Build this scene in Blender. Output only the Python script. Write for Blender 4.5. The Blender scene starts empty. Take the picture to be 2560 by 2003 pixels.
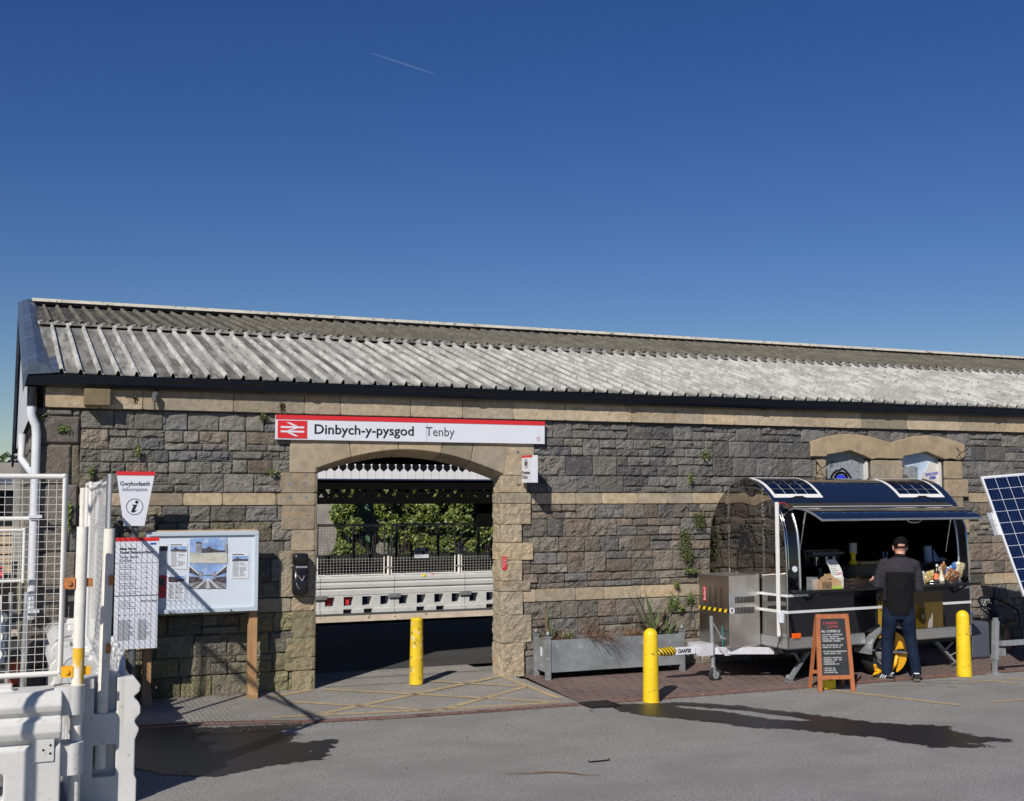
import bpy, math, random
import numpy as np
from mathutils import Vector, Matrix, Euler
random.seed(7); R=random.Random(11); NR=np.random.RandomState(5)
S=bpy.context.scene; COL=S.collection
# ---------- camera (solved from the vanishing points of the wall) ----------
FPX=3000.; CX=1280.; CY=1001.5; CAMH=2.25; CAMD=13.54
_p=math.atan(230.5/FPX); _t=math.radians(23.1)
FW=Vector((math.sin(_t)*math.cos(_p),math.cos(_t)*math.cos(_p),math.sin(_p)))
RT=Vector((math.cos(_t),-math.sin(_t),0)); UP=RT.cross(FW)
CAM=Vector((0,-CAMD,CAMH))
cd=bpy.data.cameras.new('camera'); cd.sensor_width=36; cd.lens=36*FPX/2560; cd.clip_end=20000; cd.clip_start=.05
co=bpy.data.objects.new('camera',cd); COL.objects.link(co)
m=Matrix((RT,UP,-FW)).transposed().to_4x4(); m.translation=CAM; co.matrix_world=m; S.camera=co
S.render.resolution_x=1024; S.render.resolution_y=801
# ---------- sky and sun ----------
SUN=Vector((-.753,-.80,.80)).normalized()
W=bpy.data.worlds.new('World'); S.world=W; W.use_nodes=True; wn=W.node_tree
bg=wn.nodes['Background']; sk=wn.nodes.new('ShaderNodeTexSky'); sk.sky_type='NISHITA'; sk.sun_disc=False
sk.sun_elevation=math.asin(SUN.z); sk.sun_rotation=math.atan2(SUN.x,SUN.y)
sk.air_density=1.0; sk.dust_density=.05; sk.ozone_density=4.0; sk.altitude=300
hs=wn.nodes.new('ShaderNodeHueSaturation'); hs.inputs['Saturation'].default_value=1.27; hs.inputs['Hue'].default_value=.516; wn.links.new(sk.outputs[0],hs.inputs['Color']); wn.links.new(hs.outputs[0],bg.inputs[0]); bg.inputs[1].default_value=.063
sl=bpy.data.lights.new('sun','SUN'); sl.energy=4.9; sl.angle=math.radians(.53); sl.color=(1,.945,.86)
so=bpy.data.objects.new('sun',sl); COL.objects.link(so); so.rotation_euler=SUN.to_track_quat('Z','Y').to_euler(); so.location=(-8,-12,12)
S.view_settings.view_transform='Standard'; S.view_settings.look='None'; S.view_settings.exposure=0.0; S.view_settings.gamma=1
# ---------- helpers ----------
def ray(x,y): return (FW*FPX+RT*(x-CX)-UP*(y-CY)).normalized()
def G(x,y,z=0.): d=ray(x,y); return CAM+d*((z-CAMH)/d.z)
def WP(x,y,Y=0.): d=ray(x,y); return CAM+d*((Y+CAMD)/d.y)
def tag(o,label=None,cat=None,group=None,kind=None):
    if label: o['label']=label
    if cat: o['category']=cat
    if group: o['group']=group
    if kind: o['kind']=kind
    return o
def thing(name,label,cat,loc=(0,0,0),rz=0,group=None):
    o=bpy.data.objects.new(name,None); COL.objects.link(o); o.location=loc; o.rotation_euler=(0,0,rz); o.empty_display_size=.1
    return tag(o,label,cat,group)
def origin(p):
    v=Vector((0,0,0))
    while p: v+=Vector(p.location); p=p.parent
    return v
def copy_tree(o,parent=None):
    c=o.copy(); COL.objects.link(c); c.parent=parent
    for ch in [x for x in bpy.data.objects if x.parent==o]: copy_tree(ch,c)
    return c
class MB:
    def __init__(s): s.v=[]; s.f=[]; s.m=[]; s.sm=[]
    def add(s,vs,fs,mi=0,sm=False):
        b=len(s.v); s.v+=[tuple(v) for v in vs]; s.f+=[tuple(i+b for i in f) for f in fs]; s.m+=[mi]*len(fs); s.sm+=[sm]*len(fs); return s
    def bx(s,x0,x1,y0,y1,z0,z1,mi=0,M=None):
        vs=[Vector(q) for q in [(x0,y0,z0),(x1,y0,z0),(x1,y1,z0),(x0,y1,z0),(x0,y0,z1),(x1,y0,z1),(x1,y1,z1),(x0,y1,z1)]]
        if M is not None: vs=[M@v for v in vs]
        return s.add(vs,[(0,3,2,1),(4,5,6,7),(0,1,5,4),(1,2,6,5),(2,3,7,6),(3,0,4,7)],mi)
    def rod(s,p0,p1,r0,r1=None,n=12,mi=0,cap=True):
        p0=Vector(p0);p1=Vector(p1); r1=r0 if r1 is None else r1
        d=(p1-p0).normalized(); a=d.orthogonal().normalized(); b=d.cross(a)
        vs=[];fs=[]
        for p,r in ((p0,r0),(p1,r1)):
            for i in range(n): t=2*math.pi*i/n; vs.append(p+a*(r*math.cos(t))+b*(r*math.sin(t)))
        for i in range(n): j=(i+1)%n; fs.append((i,j,n+j,n+i))
        s.add(vs,fs,mi,True)
        if cap: s.add(vs,[tuple(range(n))[::-1],tuple(range(n,2*n))],mi)
        return s
    def beam(s,p0,p1,w,h,mi=0,up=(0,0,1)):
        p0=Vector(p0);p1=Vector(p1); d=(p1-p0).normalized(); u=Vector(up)
        if abs(d.dot(u))>.99: u=Vector((0,1,0))
        a=d.cross(u).normalized(); b=a.cross(d).normalized()
        vs=[p+a*(sx*w/2)+b*(sz*h/2) for p in (p0,p1) for sx,sz in ((-1,-1),(1,-1),(1,1),(-1,1))]
        return s.add(vs,[(0,1,2,3),(7,6,5,4),(0,4,5,1),(1,5,6,2),(2,6,7,3),(3,7,4,0)],mi)
    def tube(s,pts,r,n=8,mi=0,close=False):
        pts=[Vector(p) for p in pts]; N=len(pts); rr=r if isinstance(r,(list,tuple)) else [r]*N
        vs=[];fs=[]; a=None
        for i,p in enumerate(pts):
            if close: d=(pts[(i+1)%N]-pts[i-1]).normalized()
            else: d=(pts[min(i+1,N-1)]-pts[max(i-1,0)]).normalized()
            a=d.orthogonal().normalized() if a is None else (a-d*a.dot(d)).normalized()
            b=d.cross(a)
            for k in range(n): t=2*math.pi*k/n; vs.append(p+a*(rr[i]*math.cos(t))+b*(rr[i]*math.sin(t)))
        for i in range(N if close else N-1):
            o=i*n; q=((i+1)%N)*n
            for k in range(n): l=(k+1)%n; fs.append((o+k,o+l,q+l,q+k))
        s.add(vs,fs,mi,True)
        if not close: s.add(vs,[tuple(range(n))[::-1],tuple(range((N-1)*n,N*n))],mi)
        return s
    def loft(s,rings,mi=0,cap=True,sm=True):
        n=len(rings[0]); vs=[Vector(p) for r in rings for p in r]; fs=[]
        for i in range(len(rings)-1):
            for k in range(n): l=(k+1)%n; fs.append((i*n+k,i*n+l,(i+1)*n+l,(i+1)*n+k))
        s.add(vs,fs,mi,sm)
        if cap: s.add(vs,[tuple(range(n))[::-1],tuple(range((len(rings)-1)*n,len(rings)*n))],mi)
        return s
    def prism(s,poly,fn,d0,d1,mi=0):
        """poly of 2D points, fn(a,b,d) -> 3D; solid between depths"""
        n=len(poly); vs=[fn(a,b,d) for d in (d0,d1) for a,b in poly]
        fs=[tuple(range(n)),tuple(range(n,2*n))[::-1]]+[(i,n+i,n+(i+1)%n,(i+1)%n) for i in range(n)]
        return s.add(vs,fs,mi)
    def ball(s,c,r,n=12,m=8,mi=0,sc=(1,1,1)):
        c=Vector(c); vs=[];fs=[]
        for i in range(1,m):
            a=math.pi*i/m
            for k in range(n): t=2*math.pi*k/n; vs.append(c+Vector((r*sc[0]*math.sin(a)*math.cos(t),r*sc[1]*math.sin(a)*math.sin(t),r*sc[2]*math.cos(a))))
        vs+= [c+Vector((0,0,r*sc[2])),c-Vector((0,0,r*sc[2]))]; T=len(vs)-2
        for i in range(m-2):
            for k in range(n): l=(k+1)%n; fs.append((i*n+k,(i+1)*n+k,(i+1)*n+l,i*n+l))
        for k in range(n): l=(k+1)%n; fs.append((T,k,l)); fs.append((T+1,(m-2)*n+l,(m-2)*n+k))
        return s.add(vs,fs,mi,True)
    def build(s,name,mats,parent=None,bevel=0,base=None,fix=True,subsurf=0):
        me=bpy.data.meshes.new(name); 
        if parent is not None and base is None: base=origin(parent) if s.__dict__.get('world') else Vector((0,0,0))
        b=Vector(base) if base is not None else Vector((0,0,0))
        me.from_pydata([(v[0]-b.x,v[1]-b.y,v[2]-b.z) for v in s.v],[],s.f)
        if not isinstance(mats,(list,tuple)): mats=[mats]
        for q in mats: me.materials.append(q)
        me.polygons.foreach_set('material_index',s.m); me.polygons.foreach_set('use_smooth',s.sm)
        if fix:
            import bmesh
            bm=bmesh.new(); bm.from_mesh(me); bmesh.ops.recalc_face_normals(bm,faces=bm.faces); bm.to_mesh(me); bm.free()
        me.update()
        o=bpy.data.objects.new(name,me); COL.objects.link(o)
        if parent is not None: o.parent=parent
        elif base is not None: o.location=b
        if bevel:
            q=o.modifiers.new('bevel','BEVEL'); q.width=bevel; q.segments=2; q.limit_method='ANGLE'; q.angle_limit=math.radians(40)
        if subsurf: q=o.modifiers.new('sub','SUBSURF'); q.levels=q.render_levels=subsurf
        return o
def WB():   # verts given in world coordinates; parts subtract their thing's base
    b=MB(); b.world=True; return b
def bake(o,voxel=0,smooth=0,keepmat=True):
    """replace o.data by its modified mesh (voxel union + smoothing)"""
    for q in list(o.modifiers): pass
    if voxel: q=o.modifiers.new('r','REMESH'); q.mode='VOXEL'; q.voxel_size=voxel; q.use_smooth_shade=True
    if smooth: q=o.modifiers.new('s','SMOOTH'); q.iterations=smooth; q.factor=.5
    dg=bpy.context.evaluated_depsgraph_get(); dg.update()
    me=bpy.data.meshes.new_from_object(o.evaluated_get(dg)); mats=list(o.data.materials)
    o.modifiers.clear(); o.data=me
    if not len(me.materials):
        for q in mats: me.materials.append(q)
    return o
def text(name,s,size,mat,parent,loc,rot=(math.pi/2,0,0),align='LEFT',bold=0,sx=1,shear=0,spacing=1,ext=.0012,world=False,lab=None):
    cu=bpy.data.curves.new(name,'FONT'); cu.body=s; cu.size=size; cu.align_x=align; cu.offset=bold; cu.extrude=ext; cu.shear=shear; cu.space_character=spacing; cu.resolution_u=3
    t=bpy.data.objects.new('tmp',cu); COL.objects.link(t)
    dg=bpy.context.evaluated_depsgraph_get(); dg.update()
    me=bpy.data.meshes.new_from_object(t.evaluated_get(dg)); bpy.data.objects.remove(t)
    for v in me.vertices: v.co.x*=sx
    me.materials.clear(); me.materials.append(mat)
    o=bpy.data.objects.new(name,me); COL.objects.link(o); l=Vector(loc)
    if parent is not None:
        o.parent=parent
        if world: l=l-origin(parent)
    o.location=l; o.rotation_euler=rot
    if lab: o['label']=lab
    return o
# ---------- materials ----------
def nn(nt,t,**k):
    n=nt.nodes.new(t)
    for a,b in k.items():
        if a.startswith('i_'): n.inputs[int(a[2:])].default_value=b
        else: setattr(n,a,b)
    return n
def c4(c): return (c[0],c[1],c[2],1)
def mix(nt,fac,a,b,mode='MIX'):
    n=nn(nt,'ShaderNodeMix',data_type='RGBA',blend_type=mode)
    for i,q in ((0,fac),(6,a),(7,b)):
        if hasattr(q,'links'): nt.links.new(q,n.inputs[i])
        else: n.inputs[i].default_value=q if i==0 else c4(q)
    return n.outputs[2]
def noise(nt,co,scale,detail=4,rough=.55,dist=0):
    n=nn(nt,'ShaderNodeTexNoise'); n.inputs['Scale'].default_value=scale; n.inputs['Detail'].default_value=detail; n.inputs['Roughness'].default_value=rough; n.inputs['Distortion'].default_value=dist
    nt.links.new(co,n.inputs['Vector']); return n.outputs['Fac']
def ramp(nt,x,a,b,c0=0,c1=1):
    n=nn(nt,'ShaderNodeMapRange'); n.interpolation_type='SMOOTHSTEP'
    nt.links.new(x,n.inputs[0]); 
    for i,q in ((1,a),(2,b),(3,c0),(4,c1)): n.inputs[i].default_value=q
    return n.outputs[0]
def mapping(nt,co,scale=(1,1,1),rot=(0,0,0)):
    n=nn(nt,'ShaderNodeMapping'); n.inputs['Scale'].default_value=scale; n.inputs['Rotation'].default_value=rot; nt.links.new(co,n.inputs[0]); return n.outputs[0]
def mat(name,col=(.5,.5,.5),rough=.6,metal=0,var=.12,vs=6,bump=0,bs=40,attr=False,spots=None,streak=None,coat=0,spec=.5,alpha=1,emit=None,trans=0,extra=None,rvar=0,bdet=6):
    """spots=[(scale,threshold,width,colour,amount)], streak=(scale vec, lo, hi, colour, amount)"""
    M=bpy.data.materials.new(name); M.use_nodes=True; nt=M.node_tree; P=nt.nodes['Principled BSDF']
    tc=nn(nt,'ShaderNodeTexCoord').outputs['Object']
    if attr: a=nn(nt,'ShaderNodeAttribute',attribute_name='Col'); c=a.outputs['Color']
    else: c=mix(nt,0.,col,col)
    if var:
        v=noise(nt,tc,vs,5,.6); f=ramp(nt,v,.3,.7)
        k=mix(nt,f,tuple([1-var]*3),tuple([1+var]*3)); c=mix(nt,1.,c,k,'MULTIPLY')
    for sp in (spots or []):
        f=ramp(nt,noise(nt,tc,sp[0],6,.65),sp[1],sp[1]+sp[2],0,sp[4]); c=mix(nt,f,c,sp[3])
    for sk_ in (streak or []):
        f=ramp(nt,noise(nt,mapping(nt,tc,sk_[0]),1,5,.6),sk_[1],sk_[2],0,sk_[4]); c=mix(nt,f,c,sk_[3])
    if extra: c=extra(nt,tc,c,P)
    nt.links.new(c,P.inputs['Base Color'])
    P.inputs['Roughness'].default_value=rough; P.inputs['Metallic'].default_value=metal
    P.inputs['Specular IOR Level'].default_value=spec; P.inputs['Coat Weight'].default_value=coat; P.inputs['Coat Roughness'].default_value=.05
    if rvar: nt.links.new(ramp(nt,noise(nt,tc,vs*1.7,4),.3,.7,max(0,rough-rvar),rough+rvar),P.inputs['Roughness'])
    P.inputs['Alpha'].default_value=alpha; P.inputs['Transmission Weight'].default_value=trans
    if emit: P.inputs['Emission Color'].default_value=c4(emit[:3]); P.inputs['Emission Strength'].default_value=emit[3]
    if bump:
        b=nn(nt,'ShaderNodeBump'); b.inputs['Strength'].default_value=1; b.inputs['Distance'].default_value=bump
        nt.links.new(noise(nt,tc,bs,bdet,.65 if bdet>3 else .4),b.inputs['Height']); nt.links.new(b.outputs[0],P.inputs['Normal'])
    return M
WHITE_PL=mat('white_plastic',(.60,.60,.585),.42,var=.06,vs=3,spots=[(3,.54,.2,(.40,.36,.28),.5),(22,.62,.06,(.25,.22,.18),.6)],streak=[((14,14,1.2),.56,.72,(.42,.38,.30),.5)],bump=.0015,bs=9)
BG_PL=mat('grey_white_plastic',(.53,.54,.535),.5,var=.08,vs=2,spots=[(4,.52,.2,(.30,.29,.26),.5),(14,.62,.08,(.2,.18,.15),.5)])
WPAINT=mat('white_paint',(.74,.73,.71),.4,var=.05,vs=12,spots=[(60,.66,.04,(.30,.22,.15),.6)])
POLEP=mat('chipped_white_pole',(.72,.69,.63),.5,var=.08,vs=8,spots=[(45,.62,.05,(.33,.26,.18),.7),(5,.62,.1,(.6,.5,.33),.5)],bump=.001,bs=60)
GALV=mat('galvanised',(.42,.44,.46),.45,metal=.6,var=.2,vs=9,spots=[(25,.6,.1,(.6,.62,.63),.5)])
GALVD=mat('galvanised_sheet',(.27,.285,.30),.5,metal=.35,var=.2,vs=4,spots=[(9,.60,.03,(.5,.51,.52),.55),(30,.66,.03,(.6,.6,.6),.6)],streak=[((3,3,.5),.55,.75,(.16,.16,.16),.5)])
ALU=mat('aluminium',(.62,.63,.65),.32,metal=.85,var=.08)
ALUP=mat('bright_trim',(.8,.8,.8),.3,metal=.3,var=.04)
CHROME=mat('chrome',(.75,.75,.75),.12,metal=1,var=0)
MIRROR=mat('mirror_steel',(.40,.38,.36),.015,metal=1,var=.03,vs=2,bump=.012,bs=2.6,bdet=1)
STEEL=mat('brushed_steel',(.80,.77,.73),.30,metal=.92,var=.10,vs=3,bump=.06,bs=2.2,bdet=1,streak=[((2,2,16),.56,.72,(.45,.40,.34),.3)])
STEELD=mat('brushed_steel_side',(.50,.45,.40),.30,metal=1,var=.12,vs=3,bump=.004,bs=2.5)
GBLACK=mat('gloss_black',(.006,.006,.008),.05,var=0,coat=.5,bump=.012,bs=1.6,bdet=1)
BLACK=mat('matt_black',(.008,.008,.009),.5,var=.2)
BLACKG=mat('satin_black',(.012,.012,.014),.22,var=.2)
DEEP=mat('dark_interior',(.0035,.0035,.0035),.9,var=0,spec=.1)  # near-black, the shade of interiors put into the colour
RUBBER=mat('tyre_rubber',(.022,.022,.022),.75,var=.3,vs=30,bump=.003,bs=70)
RED=mat('sign_red',(.62,.025,.03),.4,var=.03)
SIGNW=mat('sign_white',(.66,.68,.74),.35,var=.02,vs=2)
INK=mat('ink_black',(.012,.012,.014),.5,var=0)
INKG=mat('ink_grey',(.10,.10,.11),.5,var=0)
INKR=mat('ink_red',(.55,.03,.03),.5,var=0)
BLUE=mat('ink_blue',(.02,.08,.35),.5,var=0)
YEL=mat('yellow_bollard_paint',(.80,.54,.012),.42,var=.07,vs=5,spots=[(30,.61,.04,(.16,.12,.03),.8),(9,.60,.1,(.50,.34,.03),.6)],streak=[((30,30,2),.58,.72,(.42,.30,.06),.5)],bump=.001,bs=60)
YELCH=mat('flaking_yellow_paint',(.74,.50,.015),.55,var=.12,vs=6,spots=[(11,.60,.02,(.62,.6,.56),.9),(20,.585,.03,(.16,.13,.05),.75)],bump=.002,bs=40)
YELP=mat('bright_yellow_plastic',(.85,.62,.01),.4,var=.03)
CLAMP=mat('clamp_yellow',(.85,.42,.015),.4,var=.05)
ORANGE=mat('orange_lens',(.8,.12,.01),.2,var=0)
RUSTY=mat('rusty_bracket',(.45,.17,.05),.7,var=.3,vs=40)
WOOD=mat('softwood_post',(.40,.235,.11),.65,var=.1,streak=[((30,30,1.5),.45,.7,(.25,.13,.055),.6)])
WOODR=mat('stained_wood',(.40,.14,.055),.5,var=.1,streak=[((40,40,2),.45,.7,(.22,.06,.025),.6)])
WOODL=mat('pale_timber',(.42,.32,.2),.7,var=.15,streak=[((2,30,30),.45,.7,(.25,.18,.1),.6)])
CHALK=mat('chalkboard',(.028,.03,.034),.5,var=.25,vs=6)
CHW=mat('white_chalk',(.75,.75,.74),.9,var=.1,vs=60)
CHR=mat('red_chalk',(.55,.09,.09),.9,var=.1,vs=60)
SKIN=mat('skin',(.55,.27,.20),.5,var=.08,vs=20)
SLATE=mat('blue_grey_lead',(.085,.11,.155),.38,var=.25,vs=4,spots=[(18,.58,.06,(.22,.27,.33),.6),(5,.55,.1,(.05,.065,.09),.6)],metal=.2,bump=.01,bs=5,bdet=2)
CELL=mat('solar_cells',(.003,.006,.018),.12,var=.1,coat=.6)
# ================= GROUND =================
def gz(y): return .004+.041*min(1,max(0,(y+1.95)/1.95))
def asph(name,c,dark):
    def ex(nt,tc,cc,P):
        f=ramp(nt,noise(nt,tc,42,3,.85),.40,.60); cc=mix(nt,f,mix(nt,1.,cc,(.72,.72,.72),'MULTIPLY'),mix(nt,1.,cc,(1.3,1.3,1.3),'MULTIPLY'))
        f=ramp(nt,noise(nt,tc,60,2,.8),.62,.70,0,.5); cc=mix(nt,f,cc,(.40,.39,.37))
        f=ramp(nt,noise(nt,mapping(nt,tc,(.9,1.6,1)),1,6,.6),.42,.62,0,.5); cc=mix(nt,f,cc,dark)
        f=ramp(nt,noise(nt,mapping(nt,tc,(2.6,9,1)),1,5,.7),.66,.72,0,.75); cc=mix(nt,f,cc,(.04,.04,.04))
        f=ramp(nt,noise(nt,mapping(nt,tc,(.3,.3,1)),1,3,.5),.35,.7,0,.35); cc=mix(nt,f,cc,mix(nt,1.,cc,(1.12,1.1,1.06),'MULTIPLY'))
        return cc
    return mat(name,c,.82,var=.06,vs=2,bump=.006,bs=110,extra=ex)
ASPH=asph('asphalt',(.250,.243,.233),(.185,.18,.172))
ASPH2=asph('apron_asphalt',(.27,.256,.235),(.21,.198,.18))
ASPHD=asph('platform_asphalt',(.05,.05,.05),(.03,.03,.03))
b=MB()
def q4(b,x0,x1,y0,y1,z,z2=None,mi=0):
    z2=z if z2 is None else z2; b.add([(x0,y0,z),(x1,y0,z),(x1,y1,z2),(x0,y1,z2)],[(0,1,2,3)],mi)
q4(b,-400,400,-400,.2,0); q4(b,-400,400,.2,6.3,0)
b.add([(-400,6.3,0),(400,6.3,0),(400,6.3,-1.4),(-400,6.3,-1.4)],[(0,1,2,3)])
q4(b,-400,400,16.6,900,-.52)
b.build('ground',ASPH,fix=False)['kind']='structure'
BALL=mat('ballast',(.12,.10,.085),.95,var=.5,vs=25,bump=.05,bs=18)
b=MB(); q4(b,-60,90,6.3,16.6,-1.4); b.build('track_bed',BALL,fix=False)['kind']='structure'
# passage and platform floor behind the wall, tarmac darkened to paint in the shade
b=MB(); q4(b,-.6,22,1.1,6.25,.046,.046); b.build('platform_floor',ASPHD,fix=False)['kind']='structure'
COPE=mat('coping_paint',(.62,.52,.42),.7,var=.15,vs=3,spots=[(6,.6,.05,(.16,.13,.1),.8)])
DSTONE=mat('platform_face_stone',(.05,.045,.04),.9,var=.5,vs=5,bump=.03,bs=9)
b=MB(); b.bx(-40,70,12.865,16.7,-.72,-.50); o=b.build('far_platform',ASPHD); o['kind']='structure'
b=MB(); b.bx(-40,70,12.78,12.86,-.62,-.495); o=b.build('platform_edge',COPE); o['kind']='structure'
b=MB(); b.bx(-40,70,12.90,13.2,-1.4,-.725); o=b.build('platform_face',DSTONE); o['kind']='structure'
# apron between kerb line and wall
def sheet(name,poly,m,dz=0,n=1,kind='structure'):
    b=MB(); vs=[(x,y,gz(y)+dz) for x,y in poly]; b.add(vs,[tuple(range(len(vs)))]); o=b.build(name,m,fix=False); 
    import bmesh
    bm=bmesh.new(); bm.from_mesh(o.data); bmesh.ops.triangulate(bm,faces=bm.faces)
    for f in bm.faces:
        if f.normal.z<0: f.normal_flip()
    bm.to_mesh(o.data); bm.free()
    o['kind']=kind; return o
KL=[(-1.5,-1.45),(1.2,-1.45),(1.9,-1.50),(2.5,-1.66),(3.0,-1.80),(3.8,-1.89),(4.6,-1.93),(5.79,-1.93)]
ap=[(x,y+.14) for x,y in KL]
ap=[(x,max(y,-1.8)) for x,y in ap]
sheet('pavement',ap+[(5.79,0.0),(5.62,.3),(5.62,1.1),(3.30,1.1),(3.30,.05),(-1.5,.05)],ASPH2)
BROT=61
def brickmat(name,c1,c2,mo,scale,rot,bw=.2,bh=.1):
    def ex(nt,tc,cc,P):
        br=nn(nt,'ShaderNodeTexBrick'); nt.links.new(mapping(nt,tc,(1,1,1),(0,0,rot)),br.inputs['Vector'])
        br.inputs['Color1'].default_value=c4(c1); br.inputs['Color2'].default_value=c4(c2); br.inputs['Mortar'].default_value=c4(mo)
        br.inputs['Scale'].default_value=1; br.inputs['Mortar Size'].default_value=.0075; br.inputs['Brick Width'].default_value=bw; br.inputs['Row Height'].default_value=bh; br.inputs['Mortar Smooth'].default_value=.3
        cc=br.outputs['Color']
        f=ramp(nt,noise(nt,tc,1.3,5,.6),.42,.62,0,.55); cc=mix(nt,f,cc,(.19,.135,.12))
        f=ramp(nt,noise(nt,tc,2.1,6,.65),.56,.7,0,.8); cc=mix(nt,f,cc,(.065,.04,.035))
        f=ramp(nt,noise(nt,tc,70,3,.6),.3,.7); cc=mix(nt,f,mix(nt,1.,cc,(.8,.8,.8),'MULTIPLY'),mix(nt,1.,cc,(1.2,1.2,1.2),'MULTIPLY'))
        bp=nn(nt,'ShaderNodeBump'); bp.inputs['Distance'].default_value=.008; nt.links.new(br.outputs['Fac'],bp.inputs['Height']); bp.invert=True
        nt.links.new(bp.outputs[0],P.inputs['Normal']); return cc
    return mat(name,c1,.8,var=0,extra=ex)
BRK=brickmat('brick_paving',(.19,.125,.108),(.145,.108,.098),(.028,.022,.02),1,math.radians(BROT),.21,.105)
BRK2=brickmat('kerb_bricks',(.24,.115,.09),(.19,.11,.09),(.07,.05,.04),1,0,.215,.105)
sheet('brick_pavement',[(5.794,-1.79),(22,-1.79),(22,.02),(5.90,.02)],BRK)
# double row of kerb bricks
b=MB(); kk=KL+[(9,-1.95),(22,-1.95)]
for i in range(len(kk)-1):
    (x0,y0),(x1,y1)=kk[i],kk[i+1]; w=.135 if x0<5.7 else .15
    b.add([(x0,y0,.006),(x1,y1,.006),(x1,y1+w,.012),(x0,y0+w,.012)],[(0,1,2,3)])
b.build('kerb',BRK2,fix=False)['kind']='structure'
# painted markings, worn ochre yellow
LINE=mat('worn_yellow_line',(.44,.335,.19),.8,var=.15,vs=8,spots=[(16,.5,.12,(.24,.19,.13),.75),(90,.58,.06,(.17,.15,.13),.7)])
LINW=mat('worn_white_line',(.42,.40,.37),.8,var=.15,vs=8,spots=[(14,.45,.1,(.2,.195,.19),.95)])
def line(b,p,q,w=.075,dz=.004,flat=False):
    p=Vector(p[:2]);q=Vector(q[:2]); n=(q-p).orthogonal().normalized()*(w/2); k=max(1,int((q-p).length/.4)); 
    for i in range(k):
        a=p.lerp(q,i/k); c=p.lerp(q,(i+1)/k)
        b.add([(v.x,v.y,(0.004 if flat else gz(v.y)+dz)) for v in (a-n,c-n,c+n,a+n)],[(0,1,2,3)])
def gp(x,y): v=G(x,y,.02); return (v.x,v.y)
Zm=lambda zx,zy: gp(680+zx/3.032,1450+zy/3.032)
b=MB()
pairs=[((1200,785),(1900,815)),((395,845),(2183,920)),((130,932),(1290,985)),((1740,745),(390,1010)),((1930,815),(1300,975)),((1740,745),(2180,895)),((0,900),(300,850)),((0,1040),(1300,975)),((1300,975),(2100,925))]
for a_,c_ in pairs: line(b,Zm(*a_),Zm(*c_),.085)
b.build('yellow_hatching',LINE,fix=False)['kind']='structure'
b=MB(); line(b,Zm(430,775),Zm(1680,700),.018); line(b,Zm(400,832),Zm(1060,795),.014); line(b,Zm(1200,560),Zm(1675,525),.012); b.build('tarmac_joint',mat('joint_tar',(.04,.038,.036),.8),fix=False)['kind']='structure'
b=MB()
Z2=lambda zx,zy:(lambda v:(v.x,v.y))(G(1860+zx/3.119,1650+zy/3.119,0))
line(b,Z2(690,238),Z2(1670,352),.10,flat=True); line(b,Z2(1940,165),Z2(2130,186),.10,flat=True); line(b,Z2(2060,148),Z2(2300,168),.10,flat=True); line(b,Z2(1780,172),Z2(1960,160),.06,flat=True); line(b,Z2(1940,330),Z2(2183,308),.06,flat=True)
b.build('yellow_bay_line',LINE,fix=False)['kind']='structure'
b=MB(); line(b,Z2(990,196),Z2(1480,198),.03,flat=True); line(b,Z2(1200,170),Z2(1800,190),.025,flat=True); line(b,Z2(1580,210),Z2(1700,212),.03,flat=True); line(b,Z2(1120,168),Z2(1700,158),.03,flat=True)
b.build('white_scuff_line',LINW,fix=False)['kind']='structure'
# wet stains on the tarmac; the left one also paints in shade
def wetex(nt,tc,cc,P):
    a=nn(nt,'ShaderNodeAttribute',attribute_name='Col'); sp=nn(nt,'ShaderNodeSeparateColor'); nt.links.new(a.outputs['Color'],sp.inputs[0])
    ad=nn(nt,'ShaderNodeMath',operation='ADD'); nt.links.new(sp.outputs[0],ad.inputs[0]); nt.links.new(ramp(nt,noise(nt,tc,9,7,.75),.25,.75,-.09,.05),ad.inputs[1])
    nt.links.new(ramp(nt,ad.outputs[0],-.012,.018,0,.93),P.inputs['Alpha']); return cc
WET_SHADE=mat('wet_shade_asphalt',(.020,.020,.022),.38,var=.3,vs=50,spec=.35,bump=.004,bs=90,spots=[(70,.62,.05,(.10,.10,.10),.5)],extra=wetex)
def sdist(Q,X,Y):
    D=np.full(X.shape,9.); ins=np.zeros(X.shape,bool); n=len(Q)
    for i in range(n):
        a=Q[i];c=Q[(i+1)%n]; d=c-a; t=np.clip(((X-a[0])*d[0]+(Y-a[1])*d[1])/(d@d+1e-9),0,1); D=np.minimum(D,np.hypot(X-a[0]-t*d[0],Y-a[1]-t*d[1]))
        ins^=((a[1]>Y)!=(c[1]>Y))&(X<(c[0]-a[0])*(Y-a[1])/(c[1]-a[1]+1e-12)+a[0])
    return np.where(ins,D,-D)
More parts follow.
